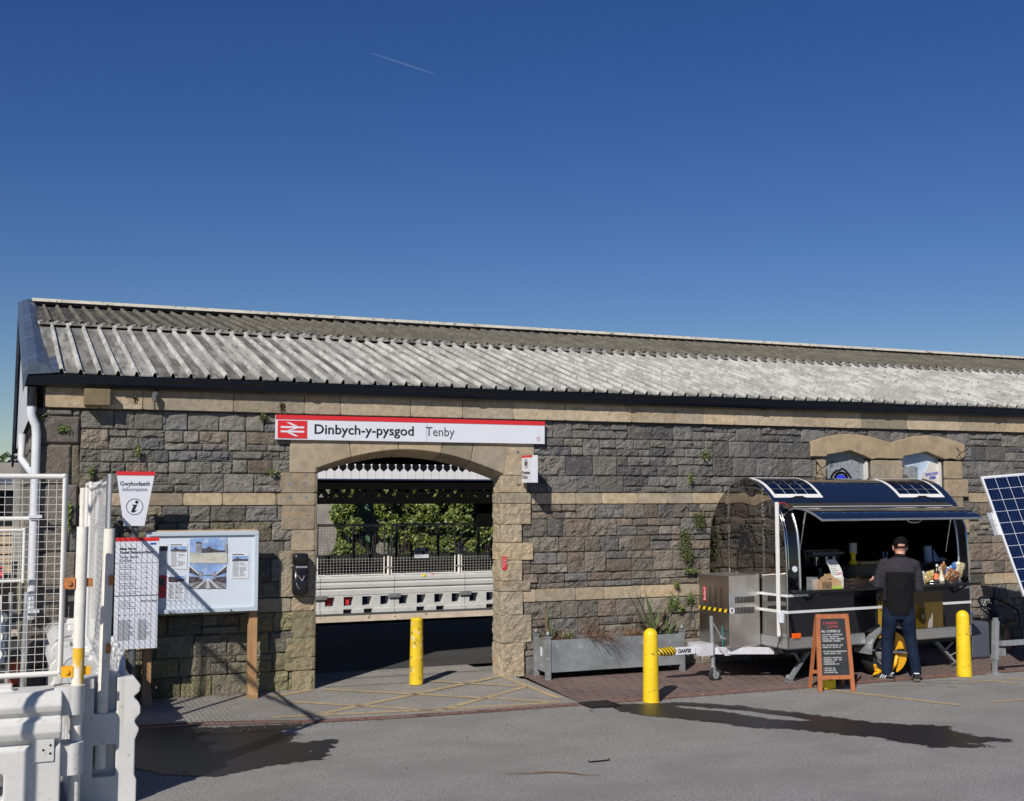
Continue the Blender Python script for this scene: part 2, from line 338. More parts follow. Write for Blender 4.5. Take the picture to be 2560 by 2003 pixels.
def wet(name,pts,f,hole=None):
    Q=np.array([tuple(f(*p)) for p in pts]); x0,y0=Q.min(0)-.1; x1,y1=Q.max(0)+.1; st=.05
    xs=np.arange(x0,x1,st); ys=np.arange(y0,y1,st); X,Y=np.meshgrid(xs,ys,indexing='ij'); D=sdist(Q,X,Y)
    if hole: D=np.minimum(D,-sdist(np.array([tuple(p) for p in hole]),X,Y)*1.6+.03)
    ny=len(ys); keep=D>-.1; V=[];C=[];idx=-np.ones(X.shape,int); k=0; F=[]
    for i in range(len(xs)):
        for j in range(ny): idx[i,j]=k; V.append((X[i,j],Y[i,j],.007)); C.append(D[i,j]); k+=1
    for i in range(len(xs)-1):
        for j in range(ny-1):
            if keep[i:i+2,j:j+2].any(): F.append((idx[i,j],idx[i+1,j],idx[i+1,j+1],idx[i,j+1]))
    me=bpy.data.meshes.new(name); me.from_pydata(V,[],F); at=me.color_attributes.new('Col','FLOAT_COLOR','POINT'); at.data.foreach_set('color',np.repeat(np.array(C),4).astype('f')); me.materials.append(WET_SHADE)
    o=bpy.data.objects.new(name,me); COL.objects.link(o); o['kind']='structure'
Z3=lambda zx,zy:(lambda v:(v.x,v.y))(G(1200+zx/3.1186,1700+zy/3.1186,0))
up=[(760,190),(900,215),(1030,225),(1120,258),(1280,285),(1480,300),(1640,320),(1900,345),(2060,375)]
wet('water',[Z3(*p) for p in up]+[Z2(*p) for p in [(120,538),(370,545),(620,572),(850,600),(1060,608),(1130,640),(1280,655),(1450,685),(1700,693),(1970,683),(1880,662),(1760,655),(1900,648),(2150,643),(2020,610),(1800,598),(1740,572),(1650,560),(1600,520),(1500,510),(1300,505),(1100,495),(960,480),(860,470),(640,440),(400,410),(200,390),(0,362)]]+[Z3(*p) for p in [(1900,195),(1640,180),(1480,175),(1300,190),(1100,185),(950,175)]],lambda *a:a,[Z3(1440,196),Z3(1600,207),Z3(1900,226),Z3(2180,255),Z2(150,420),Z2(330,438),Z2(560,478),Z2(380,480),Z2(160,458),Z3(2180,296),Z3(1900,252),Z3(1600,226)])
Z4=lambda zx,zy:(lambda v:(v.x,v.y))(G(680+zx/3.032,1450+zy/3.032,0))
wet('water',[Z4(*p) for p in [(-1300,1125),(-1150,1420),(-780,1490),(-400,1500),(-100,1430),(200,1390),(380,1365),(430,1320),(500,1240),(530,1215),(430,1208),(300,1225),(110,1240),(150,1210),(240,1180),(180,1165),(60,1180),(150,1130),(330,1092),(200,1092),(-120,1105),(-400,1118),(-800,1122)]],lambda *a:a)  # left stain reaches the kerb, its dark colour covering shade as well as damp
# ================= NOISE for stone relief =================
_T=NR.rand(256,256)
def vn(x,y):
    xi=np.floor(x).astype(int); yi=np.floor(y).astype(int); fx=x-xi; fy=y-yi; fx=fx*fx*(3-2*fx); fy=fy*fy*(3-2*fy)
    a=_T[xi%256,yi%256]; b_=_T[(xi+1)%256,yi%256]; c=_T[xi%256,(yi+1)%256]; d=_T[(xi+1)%256,(yi+1)%256]
    return (a*(1-fx)+b_*fx)*(1-fy)+(c*(1-fx)+d*fx)*fy
def fbm(x,y,o=4):
    s=0;a=.5
    for i in range(o): s=s+a*vn(x*2**i+17*i,y*2**i+31*i); a*=.5
    return s
class Stones:
    def __init__(s): s.V=[];s.F=[];s.C=[];s.n=0
    def block(s,x0,x1,z0,z1,col,y0=0.,depth=.03,facets=4,rough=.012,step=.014,edge=.02,back=.03,gap=.005,plane='Y',x_at=0.,rc=.008):
        x0+=gap;x1-=gap;z0+=gap;z1-=gap
        w=x1-x0;h=z1-z0
        if w<.03 or h<.02: return
        nx=max(4,int(w/step)+1); nz=max(4,int(h/step)+1)
        nx+=2;nz+=2;e_=min(edge,.3*w,.3*h)*.8; u=np.concatenate([[0],np.linspace(e_/w,1-e_/w,nx-2),[1]]); v=np.concatenate([[0],np.linspace(e_/h,1-e_/h,nz-2),[1]]); U,Vv=np.meshgrid(u,v,indexing='ij')
        X=x0+U*w; Z=z0+Vv*h
        de=np.minimum(np.minimum(U,1-U)*w,np.minimum(Vv,1-Vv)*h)
        prof=np.clip(de/edge,0,1); prof=1-(1-prof)**2
        hh=np.full_like(X,1.)
        if facets:
            hh=np.full_like(X,9.)
            for k in range(facets):
                ax=R.uniform(-1.1,1.1)/w*.5; az=R.uniform(-1.2,.9)/h*.5
                hh=np.minimum(hh,R.uniform(.75,1.15)+ax*(X-(x0+x1)/2)*1.6+az*(Z-(z0+z1)/2)*1.6)
            hh=np.clip(hh,.15,1.2)
        ox=R.uniform(0,90)
        N=fbm(X*14+ox,Z*14+ox)-.47; N2=np.abs(fbm(X*26+ox,Z*40+ox,3)-.45)
        D=depth*hh*prof+ (rough*2.2*N-rough*1.6*N2)*np.clip(de/(edge*.6),0,1)
        # rounded corners on the outline
        cxd=np.maximum(0,rc*2-np.minimum(U,1-U)*w); czd=np.maximum(0,rc*2-np.minimum(Vv,1-Vv)*h)
        sgx=np.where(U<.5,1,-1); sgz=np.where(Vv<.5,1,-1)
        X=X+sgx*cxd*czd/(rc*2)*.35+ (fbm(Z*9+ox,X*9,2)-.4)*.008*(de<.002); Z=Z+sgz*cxd*czd/(rc*2)*.35+(fbm(X*9+ox+5,Z*9,2)-.4)*.007*(de<.002)
        Y=y0-D
        # skirt ring going back
        idx=np.arange(nx*nz).reshape(nx,nz)+s.n
        P=np.stack([X,Y,Z],-1).reshape(-1,3)
        ring=np.concatenate([idx[:,0],idx[-1,1:],idx[-2::-1,-1],idx[0,-2:0:-1]])
        RP=P[ring-s.n].copy(); RP[:,1]=y0+back
        if plane=='X':   # face looks along -X, located at x_at, X coordinate becomes Y
            def sw(Q): return np.stack([x_at+(Q[:,1]-y0),Q[:,0],Q[:,2]],-1)
            P=sw(P);RP=sw(RP)
        q=np.stack([idx[:-1,:-1],idx[1:,:-1],idx[1:,1:],idx[:-1,1:]],-1).reshape(-1,4)
        m=len(ring); rn=np.arange(m)+s.n+nx*nz
        q2=np.stack([ring,rn,np.roll(rn,-1),np.roll(ring,-1)],-1)
        s.V+= [P,RP]; s.F+=[q,q2]
        cc=np.array(col); sh=1+.22*(fbm(P[:,0]*7+ox,P[:,2]*7+ox)-.47)
        s.C+=[cc*sh[:,None],np.tile(cc*.35,(m,1))]; s.n+=nx*nz+m
    def build(s,name,m,parent,smooth=False):
        V=np.concatenate(s.V); F=np.concatenate(s.F); C=np.concatenate(s.C)
        me=bpy.data.meshes.new(name); me.vertices.add(len(V)); me.vertices.foreach_set('co',V.astype('f').ravel())
        me.loops.add(F.size); me.loops.foreach_set('vertex_index',F.astype('i').ravel())
        me.polygons.add(len(F)); me.polygons.foreach_set('loop_start',np.arange(0,F.size,4,dtype='i')); me.polygons.foreach_set('use_smooth',np.full(len(F),smooth))
        a=me.color_attributes.new('Col','FLOAT_COLOR','POINT'); a.data.foreach_set('color',np.concatenate([C,np.ones((len(C),1))],1).astype('f').ravel())
        me.update(calc_edges=True); me.validate(); me.materials.append(m)
        o=bpy.data.objects.new(name,me); COL.objects.link(o); o.parent=parent; return o
# ================= STATION BUILDING =================
ST=thing('station_building','long single storey grey stone station building with corrugated roof and arched gateway','building',(0,0,0))
def stonemat(name,spots,bump=.006,bs=45,**k): return mat(name,attr=True,rough=.9,var=.16,vs=16,spots=spots,bump=bump,bs=bs,**k)
RUB=stonemat('rubble_stone',[(55,.60,.05,(.36,.35,.32),.55),(7,.60,.12,(.13,.10,.07),.55),(5,.62,.1,(.30,.27,.23),.4)],.008,38)
ASH=stonemat('dressed_sandstone',[(6,.52,.2,(.22,.16,.10),.45),(50,.64,.04,(.07,.05,.035),.6),(2.2,.60,.1,(.15,.13,.10),.5),(30,.66,.04,(.5,.45,.38),.4)],.004,55,streak=[((1.2,1.2,14),.5,.72,(.40,.24,.11),.45)])
MORT=mat('mortar',(.075,.07,.062),.95,var=.3,vs=20)
def sand(x,z,dark=0):
    k=R.uniform(.85,1.12)*(1-dark); t=R.random()
    c=(.36,.295,.21) if t<.5 else ((.40,.315,.21) if t<.72 else ((.29,.25,.185) if t<.9 else (.24,.205,.15)))
    
    return tuple(q*k for q in c)
def rub(x,z):
    t=R.random(); k=R.uniform(.68,1.28)
    if z>2.1 and x>5.5: c=(.128,.122,.116) if t<.7 else ((.145,.135,.12) if t<.9 else (.095,.093,.095))
    elif z>2.1: c=(.15,.14,.122) if t<.7 else ((.165,.14,.105) if t<.9 else (.13,.13,.13))
    elif x>5.5: c=(.16,.142,.118) if t<.45 else ((.17,.135,.105) if t<.72 else ((.125,.12,.115) if t<.9 else (.19,.165,.13)))
    else: c=(.15,.14,.118) if t<.6 else ((.17,.155,.10) if t<.85 else (.13,.125,.12))
    if z<.9 and x<4: c=(c[0]*1.03,c[1]*1.01,c[2]*.85)
    return tuple(q*k*.94 for q in c)
rb=Stones()
def ok(x0,x1,z0,z1):
    if x0<5.80 and x1>3.16 and z0<2.80: 
        return False
    if x0<12.72 and x1>10.40 and z0<2.84: return False
    return True
def place(x0,x1,z0,z1):
    if x1-x0<.03: return
    if ok(x0,x1,z0,z1):
        big=(x1-x0)*(z1-z0)
        rb.block(x0,x1,z0,z1,rub((x0+x1)/2,(z0+z1)/2),depth=R.uniform(.014,.038),facets=R.choice([3,4,5,6,7]),rough=R.uniform(.012,.030),edge=R.uniform(.008,.02),gap=.0045)
    else:
        # cut at the openings
        for lo,hi,zt in ((3.16,5.80,2.80),(10.40,12.72,2.84)):
            if x0<hi and x1>lo and z0<zt:
                if x0<lo-.05: place(x0,lo-.001,z0,z1)
                if x1>hi+.05: place(hi+.001,x1,z0,z1)
                return
def zone(z0,z1,xa,xb,courses):
    hs=[R.uniform(.8,1.2) for _ in range(courses)]; t=sum(hs); z=z1
    for h in hs:
        h=h/t*(z1-z0); zb=z-h; x=xa
        while x<xb:
            r=R.random()
            if r<.74:
                w=R.uniform(.2,.44)*(.8 if h<.15 else 1); place(x,min(x+w,xb),zb,z); x+=w
            else:
                w=R.uniform(.4,1.0); sp=zb+h*R.uniform(.36,.64)
                for a_,c_ in ((zb,sp),(sp,z)):
                    xx=x
                    while xx<x+w-.01:
                        ww=R.uniform(.15,.36); 
                        if x+w-(xx+ww)<.12: ww=x+w-xx
                        place(xx,min(xx+ww,xb),a_,c_); xx+=ww
                x+=w
        z=zb
zone(2.25,3.14,.78,21,4); zone(1.075,2.108,.78,21,5); zone(.03,.915,.78,21,4)
rb.build('rubble_stonework',RUB,ST)
# dressed stones: cornice course, two string courses, arch surround, window surrounds
ds=Stones()
cn=Stones()
x=.42
while x<21:
    w=R.uniform(.38,1.0); cn.block(x,x+w,3.145,3.40,sand(x,3.2,-.08),y0=-.05,depth=.014,facets=0,rough=.004,edge=.005,step=.03,back=.12,gap=.002); x+=w
cn.build('cornice',ASH,ST)
for z0,z1 in ((2.108,2.247),(.917,1.073)):
    ds=Stones(); x=.78
    while x<21:
        w=R.uniform(.36,.62); x1=x+w
        if not(x<5.9 and x1>3.12) and not(x<12.75 and x1>10.4):
            ds.block(x,x1,z0,z1,sand(x,z0),y0=0,depth=.016,facets=0,rough=.003,edge=.005,step=.03,gap=.002)
        elif x<3.12: ds.block(x,3.12,z0,z1,sand(x,z0),y0=0,depth=.016,facets=0,rough=.003,edge=.005,step=.03,gap=.002)
        elif x1>5.9 and x<5.9: ds.block(5.9,x1,z0,z1,sand(x,z0),y0=0,depth=.016,facets=0,rough=.003,edge=.005,step=.03,gap=.002)
        x=x1
    ds.build('string_course',ASH,ST)
    
def z5(x,y): p=WP(680+x/3.032,1000+y/3.032); return p.x,p.z
def z6(x,y): p=WP(680+x/3.032,1450+y/3.032); return p.x,p.z
XL,XR=3.32,5.63
gL=[(z5(138,0)[0],2.80,z5(100,550)[1]),(z5(68,0)[0],z5(68,550)[1],z5(68,705)[1]),(z5(68,0)[0]-.02,z5(0,705)[1],z5(0,800)[1]),(z5(82,0)[0],z5(82,800)[1],z5(82,985)[1]),(z5(158,0)[0],z5(158,985)[1],z5(158,1145)[1]),(z5(68,0)[0],z5(68,1145)[1],z6(68,130)[1]),(z6(150,0)[0],z6(150,130)[1],z6(150,235)[1]),(z6(150,0)[0],z6(150,235)[1],z6(150,440)[1]),(z6(105,0)[0],z6(105,440)[1],z6(105,590)[1]),(z6(105,0)[0],z6(105,590)[1],z6(105,690)[1]),(z6(158,0)[0],z6(158,690)[1],.03)]
gR=[(z5(1975,0)[0],2.80,z5(0,560)[1]),(z5(1925,0)[0],z5(0,560)[1],z5(0,705)[1]),(z5(1955,0)[0],z5(0,705)[1],z5(0,795)[1]),(z5(1955,0)[0],z5(0,795)[1],z5(0,965)[1]),(z5(1887,0)[0],z5(0,965)[1],z5(0,1115)[1]),(z5(1972,0)[0],z5(0,1115)[1],z5(0,1260)[1]),(z5(1890,0)[0],z5(0,1260)[1],z5(0,1430)[1]),(z5(1950,0)[0],z5(0,1430)[1],z5(0,1516)[1]),(z6(1895,0)[0],z5(0,1516)[1],z6(0,345)[1]),(z6(1960,0)[0],z6(0,345)[1],z6(0,575)[1]),(z6(1905,0)[0],z6(0,575)[1],.03)]
MOSS=(.13,.13,.045)
js=Stones()
for i,(xo,zt,zb) in enumerate(gL):
    c=sand(3,zt,.12)
    if i>=7: c=tuple(.55*a+.45*b_ for a,b_ in zip(c,MOSS))
    js.block(xo,XL,zb,zt,c,y0=-.022,depth=.014,facets=0 if i<5 else 2,rough=.004 if i<5 else .014,edge=.006,step=.016,gap=.0015)
    js.block(-.03,.30,zb,zt,c,y0=0,depth=-.012,facets=0,rough=.004,edge=.01,step=.03,gap=.002,plane='X',x_at=XL-.004)
js.build('arch_jamb',ASH,ST); js=Stones()
for i,(xo,zt,zb) in enumerate(gR):
    c=sand(5.8,zt,-.05); c=(c[0]*.98,c[1]*.98,c[2]*.97)
    js.block(XR,xo,zb,zt,c,y0=-.028,depth=.014,facets=0,rough=.015 if i>2 else .008,edge=.010,step=.013,gap=.001)
    # reveal facing left
    js.block(-.02,.26,zb,zt,c,y0=0,depth=.012,facets=0,rough=.018,edge=.008,step=.015,gap=.001,plane='X',x_at=XR+.004)
js.build('arch_jamb',ASH,ST); js=Stones()
# window jamb stones (pair of windows)
WJ=[(10.22,10.56),(11.38,11.93),(12.66,12.93)]
def z7(x,y): p=WP(1950+x/4.366,1050+y/4.366); return p.x,p.z
wl,wm0,wm1,wr=z7(480,500)[0],z7(975,500)[0],z7(1315,500)[0],z7(1775,500)[0]
zj=z7(0,425)[1]
for xa,xb in ((z7(370,0)[0],wl),(wm0,z7(1180,0)[0]),(z7(1180,0)[0],wm1),(wr,z7(1950,0)[0])):
    for k in range(7):
        za=zj-.26*k; e=.10 if (k%2 and xa>12) else 0; e2=.1 if (k%2 and xb<10.7) else 0
        js.block(xa-e2,xb+e,za-.26,za,sand(xa,za,.12),y0=-.034,depth=.022,facets=0,rough=.004,edge=.008,step=.025,gap=.002)
js.build('window_jambs',ASH,ST)
# arch ring of voussoirs
ARC=[z5(*p) for p in [(326,518),(405,490),(500,458),(600,430),(740,400),(860,382),(960,375),(1060,377),(1180,388),(1270,402),(1380,426),(1500,462),(1600,500),(1680,530),(1745,560)]]
from bisect import bisect
def arcz(x):
    if x<=ARC[0][0]: return ARC[0][1]
    for (xa,za),(xb,zb) in zip(ARC,ARC[1:]):
        if x<=xb: return za+(zb-za)*(x-xa)/(xb-xa)
    return ARC[-1][1]
xo0,xo1=gL[0][0],gR[0][0]
vx=[ARC[0][0]]+[z5(x,0)[0] for x in (600,955,1275,1500)]+[ARC[-1][0]]
b=MB(); cols=[]
TOPZ=3.14
edges=[xo0]+vx+[xo1]
AV=[]
for i in range(len(vx)-1):
    xa,xb=vx[i]+.003,vx[i+1]-.003; n=6
    lean=lambda x:(x-4.45)*.07
    xs=[xa+(xb-xa)*k/n for k in range(n+1)]
    poly=[(x,arcz(x)) for x in xs]+[(x+lean(x),2.95) for x in xs[::-1]]
    c=sand(4,2.8,.02); 
    m=mat('voussoir_stone_%d'%i,c,.9,var=.14,vs=9,bump=.006,bs=40,spots=[(6,.52,.2,(.22,.16,.10),.4),(50,.64,.04,(.07,.05,.035),.5)],streak=[((1.2,1.2,14),.5,.72,(.40,.24,.11),.4)])
    bb=MB(); N=len(poly)
    vs=[(x,-.046,z) for x,z in poly]+[(x,.0,z-(.0 if k>n else .02)) for k,(x,z) in enumerate(poly)]+[(x,.26,z-(.0 if k>n else .085)) for k,(x,z) in enumerate(poly)]
    fs=[tuple(range(N)),tuple(range(2*N,3*N))[::-1]]+[(r*N+k,(r+1)*N+k,(r+1)*N+(k+1)%N,r*N+(k+1)%N) for r in (0,1) for k in range(N)]
    bb.add(vs,fs); bb.build('voussoir',m,ST,bevel=.008)
# spandrel shoulders either side and above the ring (dressed)
sm=mat('spandrel_stone',sand(4,2.8,.05),.9,var=.15,vs=7,bump=.005,bs=40,spots=[(6,.52,.2,(.22,.16,.10),.4)])
bb=MB()
bb.prism([(xo0,2.80),(vx[0],arcz(vx[0])+.0),(vx[0],2.80)],lambda a,c,d:(a,d,c),-.03,.26) if 0 else None
bb.bx(xo0,vx[0]+.0,-.042,.26,gL[0][2],2.86); bb.build('arch_shoulder',sm,ST,bevel=.006)
bb=MB(); bb.bx(vx[-1]+.0,xo1,-.042,.26,gR[0][2],2.86); bb.build('arch_shoulder',sm,ST,bevel=.006)
# wall core with mortar face (solid, with openings)
b=MB()
YB=.26
b.bx(.36,3.24,.006,YB,0,3.14); b.bx(5.71,z7(430,0)[0],.006,YB,0,3.14); b.bx(wr+.04,21.1,.006,YB,0,3.14)
b.bx(3.24,5.71,.006,YB,2.87,3.14); b.bx(z7(430,0)[0],wr+.04,.006,YB,2.90,3.14); b.bx(z7(430,0)[0],wr+.04,.20,YB,0,2.90)
b.bx(wm0+.03,wm1-.03,.006,.20,0,2.90)
b.bx(.36,.60,YB,8.6,0,3.3)
b.bx(20.8,21.1,YB,8.6,0,3.3)
b.bx(.40,21.1,-.035,YB,3.14,3.42)
b.build('wall_core',MORT,ST)
# window heads
wm=mat('window_head_stone',(.34,.26,.165),.9,var=.15,vs=6,bump=.004,bs=50,spots=[(5,.52,.15,(.20,.16,.11),.5),(3,.6,.08,(.12,.105,.09),.6)])
for pts in ([(315,400),(315,235),(500,180),(640,157),(740,153),(860,165),(1000,195),(1185,250),(1190,425),(1040,418),(985,430),(960,425),(900,395),(740,333),(640,355),(485,380),(485,400)],
            [(1190,425),(1195,250),(1300,215),(1440,180),(1560,170),(1700,182),(1850,220),(1985,268),(1985,400),(1940,440),(1840,420),(1775,432),(1570,347),(1440,375),(1318,398),(1318,425)]):
    bb=MB(); bb.prism([z7(*p) for p in pts],lambda a,c,d:(a,d,c),-.062,.16); bb.build('window_head',wm,ST,bevel=.01)
# painted boards in the window recesses
BOARD=mat('painted_rubble_board',(.27,.29,.31),.6,var=.1,vs=5,extra=lambda nt,tc,cc,P:(lambda v:(nt.links.new(tc,v.inputs['Vector']),mix(nt,ramp(nt,v.outputs['Distance'],.0,.035),(.10,.11,.12),cc))[1])(nn(nt,'ShaderNodeTexVoronoi',feature='DISTANCE_TO_EDGE',i_2=11.)))
SKYB=mat('painted_sky_board',(.45,.55,.68),.5,var=.2,vs=2,spots=[(1.5,.5,.1,(.12,.38,.75),.8)])
FRW=mat('window_frame_paint',(.6,.58,.55),.5,var=.08)
for (xa,xb,m_) in ((wl,wm0,BOARD),(wm1,wr,SKYB)):
    b=MB(); b.bx(xa+.002,xb-.03,.07,.10,1.3,2.83); f=b.build('window',m_,ST)
    b=MB(); b.bx(xb-.045,xb-.004,.02,.12,1.3,2.70); b.build('window_frame',FRW,f)
    if m_ is BOARD:
        b=MB(); c0=z7(700,625)
        for k in range(26):
            a_=math.pi*(k+.5)/26; r0,r1=.085,.115+R.uniform(.0,.025)
            for rr in (r0,r1): 
                p=(c0[0]+math.cos(a_)*rr*1.25,c0[1]+math.sin(a_)*rr-.02); s_=.014
                b.prism([(p[0]-s_,p[1]-s_*.8),(p[0]+s_,p[1]-s_),(p[0]+s_*.7,p[1]+s_),(p[0]-s_,p[1]+s_*.6)],lambda a,c,d:(a,d,c),.062,.069)
        b.build('painted_arch_stones',INK,f)
        b=MB(); b.prism([(c0[0]+math.cos(math.pi*k/12)*.085,c0[1]+math.sin(math.pi*k/12)*.055-.02) for k in range(13)],lambda a,c,d:(a,d,c),.060,.069); b.build('painted_arch_opening',mat('painted_blue',(.03,.05,.6),.5),f)
    else:
        b=MB(); T=[z7(*p) for p in [(1316,720),(1316,508),(1340,505),(1345,515),(1375,520),(1380,500),(1405,500),(1410,512),(1440,512),(1445,500),(1500,502),(1535,520),(1535,720)]]
        b.prism(T,lambda a,c,d:(a,d,c),.060,.069); b.build('painted_tower',mat('painted_tower_grey',(.22,.23,.24),.6,var=.3,vs=12),f)
        b=MB(); b.prism([z7(*p) for p in [(1312,720),(1312,640),(1335,605),(1375,592),(1410,600),(1435,635),(1440,720)]],lambda a,c,d:(a,d,c),.052,.0595); b.build('painted_gateway',INKG,f)
        b=MB(); b.prism([z7(*p) for p in [(1580,720),(1578,580),(1622,560),(1668,450),(1720,470),(1760,440),(1760,720)]],lambda a,c,d:(a,d,c),.060,.069); b.build('painted_building',mat('painted_cream',(.55,.53,.5),.6,var=.1),f)
        p=z7(1622,612); text('painted_sign','ROYAL PLAYHOUSE\n      CINEMA',.055,mat('painted_sign_blue',(.04,.06,.42),.5,var=0),f,(p[0],.056,p[1]),rot=(math.pi/2,math.radians(-7),0),bold=.002,sx=.62)
# corner: plain pilaster stones on the left end
cs=Stones()
z=.03; k=0
while z<3.14:
    h=[.42,.30,.52,.36,.26,.45][k%6]; h=min(h,3.142-z)
    if not(h<.05):
        c=(.128,.112,.098) if k%3 else (.15,.128,.105)
        cs.block(.34,.78 if k%2 else .70,z,z+h,(lambda kk:tuple(q*kk for q in c))(R.uniform(.85,1.1)),y0=-.01,depth=.035,facets=0 if k%2 else 2,rough=.008,edge=.03,step=.02,gap=.003)
        if not k%2: cs.block(.70,.78,z,z+h,rub(1,1),y0=0,depth=.02,facets=2,gap=.003)
        y=-.01
        cs.block(-.02,.5,z,z+h,tuple(q*.9 for q in c),y0=0,depth=.02,facets=0,rough=.008,edge=.02,step=.03,gap=.003,plane='X',x_at=.35)
        yy=.5
        while yy<8.4:
            w=R.uniform(.3,.6); cs.block(yy,yy+w,z,z+h,rub(1,z),y0=0,depth=.03,facets=3,rough=.01,edge=.03,step=.05,gap=.006,plane='X',x_at=.36); yy+=w
    z+=h; k+=1
cs.build('corner_stonework',RUB,ST)
# ---------- roof ----------
EY,EZ=-.13,3.515; LY,LZ=3.05,4.42; RY,RZ=6.28,5.12
def roofmat(name,pan,rib,alg,amt,l,h,spk,x0):
    def ex(nt,tc,cc,P):
        sx=nn(nt,'ShaderNodeSeparateXYZ'); nt.links.new(tc,sx.inputs[0])
        a=nn(nt,'ShaderNodeMath',operation='SUBTRACT'); nt.links.new(sx.outputs[0],a.inputs[0]); a.inputs[1].default_value=x0
        d=nn(nt,'ShaderNodeMath',operation='DIVIDE'); nt.links.new(a.outputs[0],d.inputs[0]); d.inputs[1].default_value=.19
        fr=nn(nt,'ShaderNodeMath',operation='FRACT'); nt.links.new(d.outputs[0],fr.inputs[0])
        fl=nn(nt,'ShaderNodeMath',operation='FLOOR'); nt.links.new(d.outputs[0],fl.inputs[0])
        wn_=nn(nt,'ShaderNodeTexWhiteNoise',noise_dimensions='1D'); nt.links.new(fl.outputs[0],wn_.inputs['W'])
        pm=mix(nt,ramp(nt,wn_.outputs[0],.2,1,0,.75),pan,tuple(q*.42 for q in pan))
        f=ramp(nt,noise(nt,mapping(nt,tc,(7,1.1,1)),1,6,.7),l,h,0,amt); pm=mix(nt,f,pm,alg)
        f=ramp(nt,noise(nt,mapping(nt,tc,(.45,.5,1)),1,4,.6),.46,.62,0,.7); pm=mix(nt,f,pm,tuple((q+w)/2.1 for q,w in zip(pan,alg)))
        f=ramp(nt,noise(nt,mapping(nt,tc,(18,12,12)),1,5,.8),.55,.62,0,.5); pm=mix(nt,f,pm,spk)
        rm=mix(nt,ramp(nt,noise(nt,mapping(nt,tc,(9,2.5,3)),1,6,.7),.44,.60,0,.65),rib,tuple(q*.45 for q in rib)); rm=mix(nt,ramp(nt,noise(nt,mapping(nt,tc,(1.4,1.0,1)),1,6,.75),.46,.60,0,.75),rm,tuple(.55*q+.3*w for q,w in zip(rib,alg)))
        f=ramp(nt,noise(nt,mapping(nt,tc,(16,11,11)),1,5,.8),.56,.63,0,.65); rm=mix(nt,f,rm,alg)
        return mix(nt,ramp(nt,fr.outputs[0],.64,.69),pm,rm)
    return mat(name,pan,.88,var=0,bump=.005,bs=45,extra=ex)
RF1=roofmat('pale_fibre_cement',(.37,.365,.34),(.58,.57,.53),(.07,.066,.055),.85,.42,.58,(.09,.085,.07),.42)
RF2=roofmat('mossy_fibre_cement',(.085,.08,.062),(.18,.165,.125),(.022,.021,.017),.9,.42,.54,(.42,.41,.38),.40)
def sheetprof(per=.19,h=.044):
    return [(0,0),(.66*per,0),(.73*per,h),(.85*per,h),(.92*per,0)]
def corr(b,x0,x1,ya,za,yb,zb,t=.012,seg=6,wob=.004):
    pr=[];x=x0
    while x<x1:
        pr+= [(x+a,c) for a,c in sheetprof()]; x+=.19
    sl=Vector((0,yb-ya,zb-za)).normalized(); nrm=Vector((0,-sl.z,sl.y))
    rows=[]
    for k in range(seg+1):
        p=Vector((0,ya,za)).lerp(Vector((0,yb,zb)),k/seg)
        rows.append([Vector((x,p.y,p.z))+nrm*(h+wob*math.sin(x*3+k*1.7)) for x,h in pr])
    vs=[v for r in rows for v in r]; n=len(pr); fs=[(k*n+i,k*n+i+1,(k+1)*n+i+1,(k+1)*n+i) for k in range(seg) for i in range(n-1)]
    b.add(vs,fs)
    vs2=[v-nrm*t for v in vs]; b.add(vs2,[f[::-1] for f in fs])
    e=[rows[0],[v-nrm*t for v in rows[0]]]; b.add(e[0]+e[1],[(i,n+i,n+i+1,i+1) for i in range(n-1)])
b=MB(); corr(b,.42,21.6,EY,EZ,LY,LZ); RF=b.build('roof',RF1,ST,fix=False)
dz=.05
b=MB(); corr(b,.40,21.6,LY-.12,LZ-.03+dz,RY,RZ+dz*.4); b.build('upper_roof_sheets',RF2,RF,fix=False)
b=MB(); b.bx(.40,21.6,0,.16,0,.02,M=Matrix.Translation((0,LY-.17,LZ-.012))@Matrix.Rotation(math.atan2(LZ-EZ,LY-EY),4,'X'))
x=.45
while x<21.5: b.ball((x,LY-.10,LZ+.035),.035,8,6,sc=(1,1.1,.6)); x+=.19
b.build('lap_flashing',RF1,RF)
# ridge capping
b=MB(); b.add([(.38,RY-.26,RZ-.02+dz*.4+.05),(21.6,RY-.26,RZ-.02+dz*.4+.05),(21.6,RY-.24,RZ+.03+dz*.4+.05),(.38,RY-.24,RZ+.03+dz*.4+.05),(.38,RY,RZ+.12),(21.6,RY,RZ+.12),(.38,RY+.25,RZ+.04),(21.6,RY+.25,RZ+.04)],[(0,1,2,3),(3,2,5,4),(4,5,7,6)])
b.build('ridge_capping',mat('ridge_cement',(.50,.47,.40),.85,var=.1,vs=4,spots=[(14,.58,.05,(.09,.08,.065),.8),(3,.5,.2,(.3,.28,.22),.5)]),RF,fix=False)
# back slope and eaves
b=MB(); b.bx(.36,26,RY,8.9,RZ-.05,RZ,M=None) if 0 else None
b.add([(.36,RY,RZ-.03),(21.6,RY,RZ-.03),(21.6,8.8,3.15),(.36,8.8,3.15),(.36,RY,RZ+.04),(21.6,RY,RZ+.04),(21.6,8.8,3.22),(.36,8.8,3.22)],[(0,3,2,1),(4,5,6,7),(2,3,7,6),(0,4,7,3),(1,2,6,5)])
b.build('back_slope',SLATE,RF)
b=MB(); b.bx(.4,21.6,8.72,8.79,2.80,3.14); b.build('back_fascia',DEEP,RF)
b=MB(); b.add([(.40,EY+.05,EZ-.06),(21.6,EY+.05,EZ-.06),(21.6,RY,RZ-.10),(.40,RY,RZ-.10)],[(0,3,2,1)]); b.build('roof_lining',DEEP,RF,fix=False)
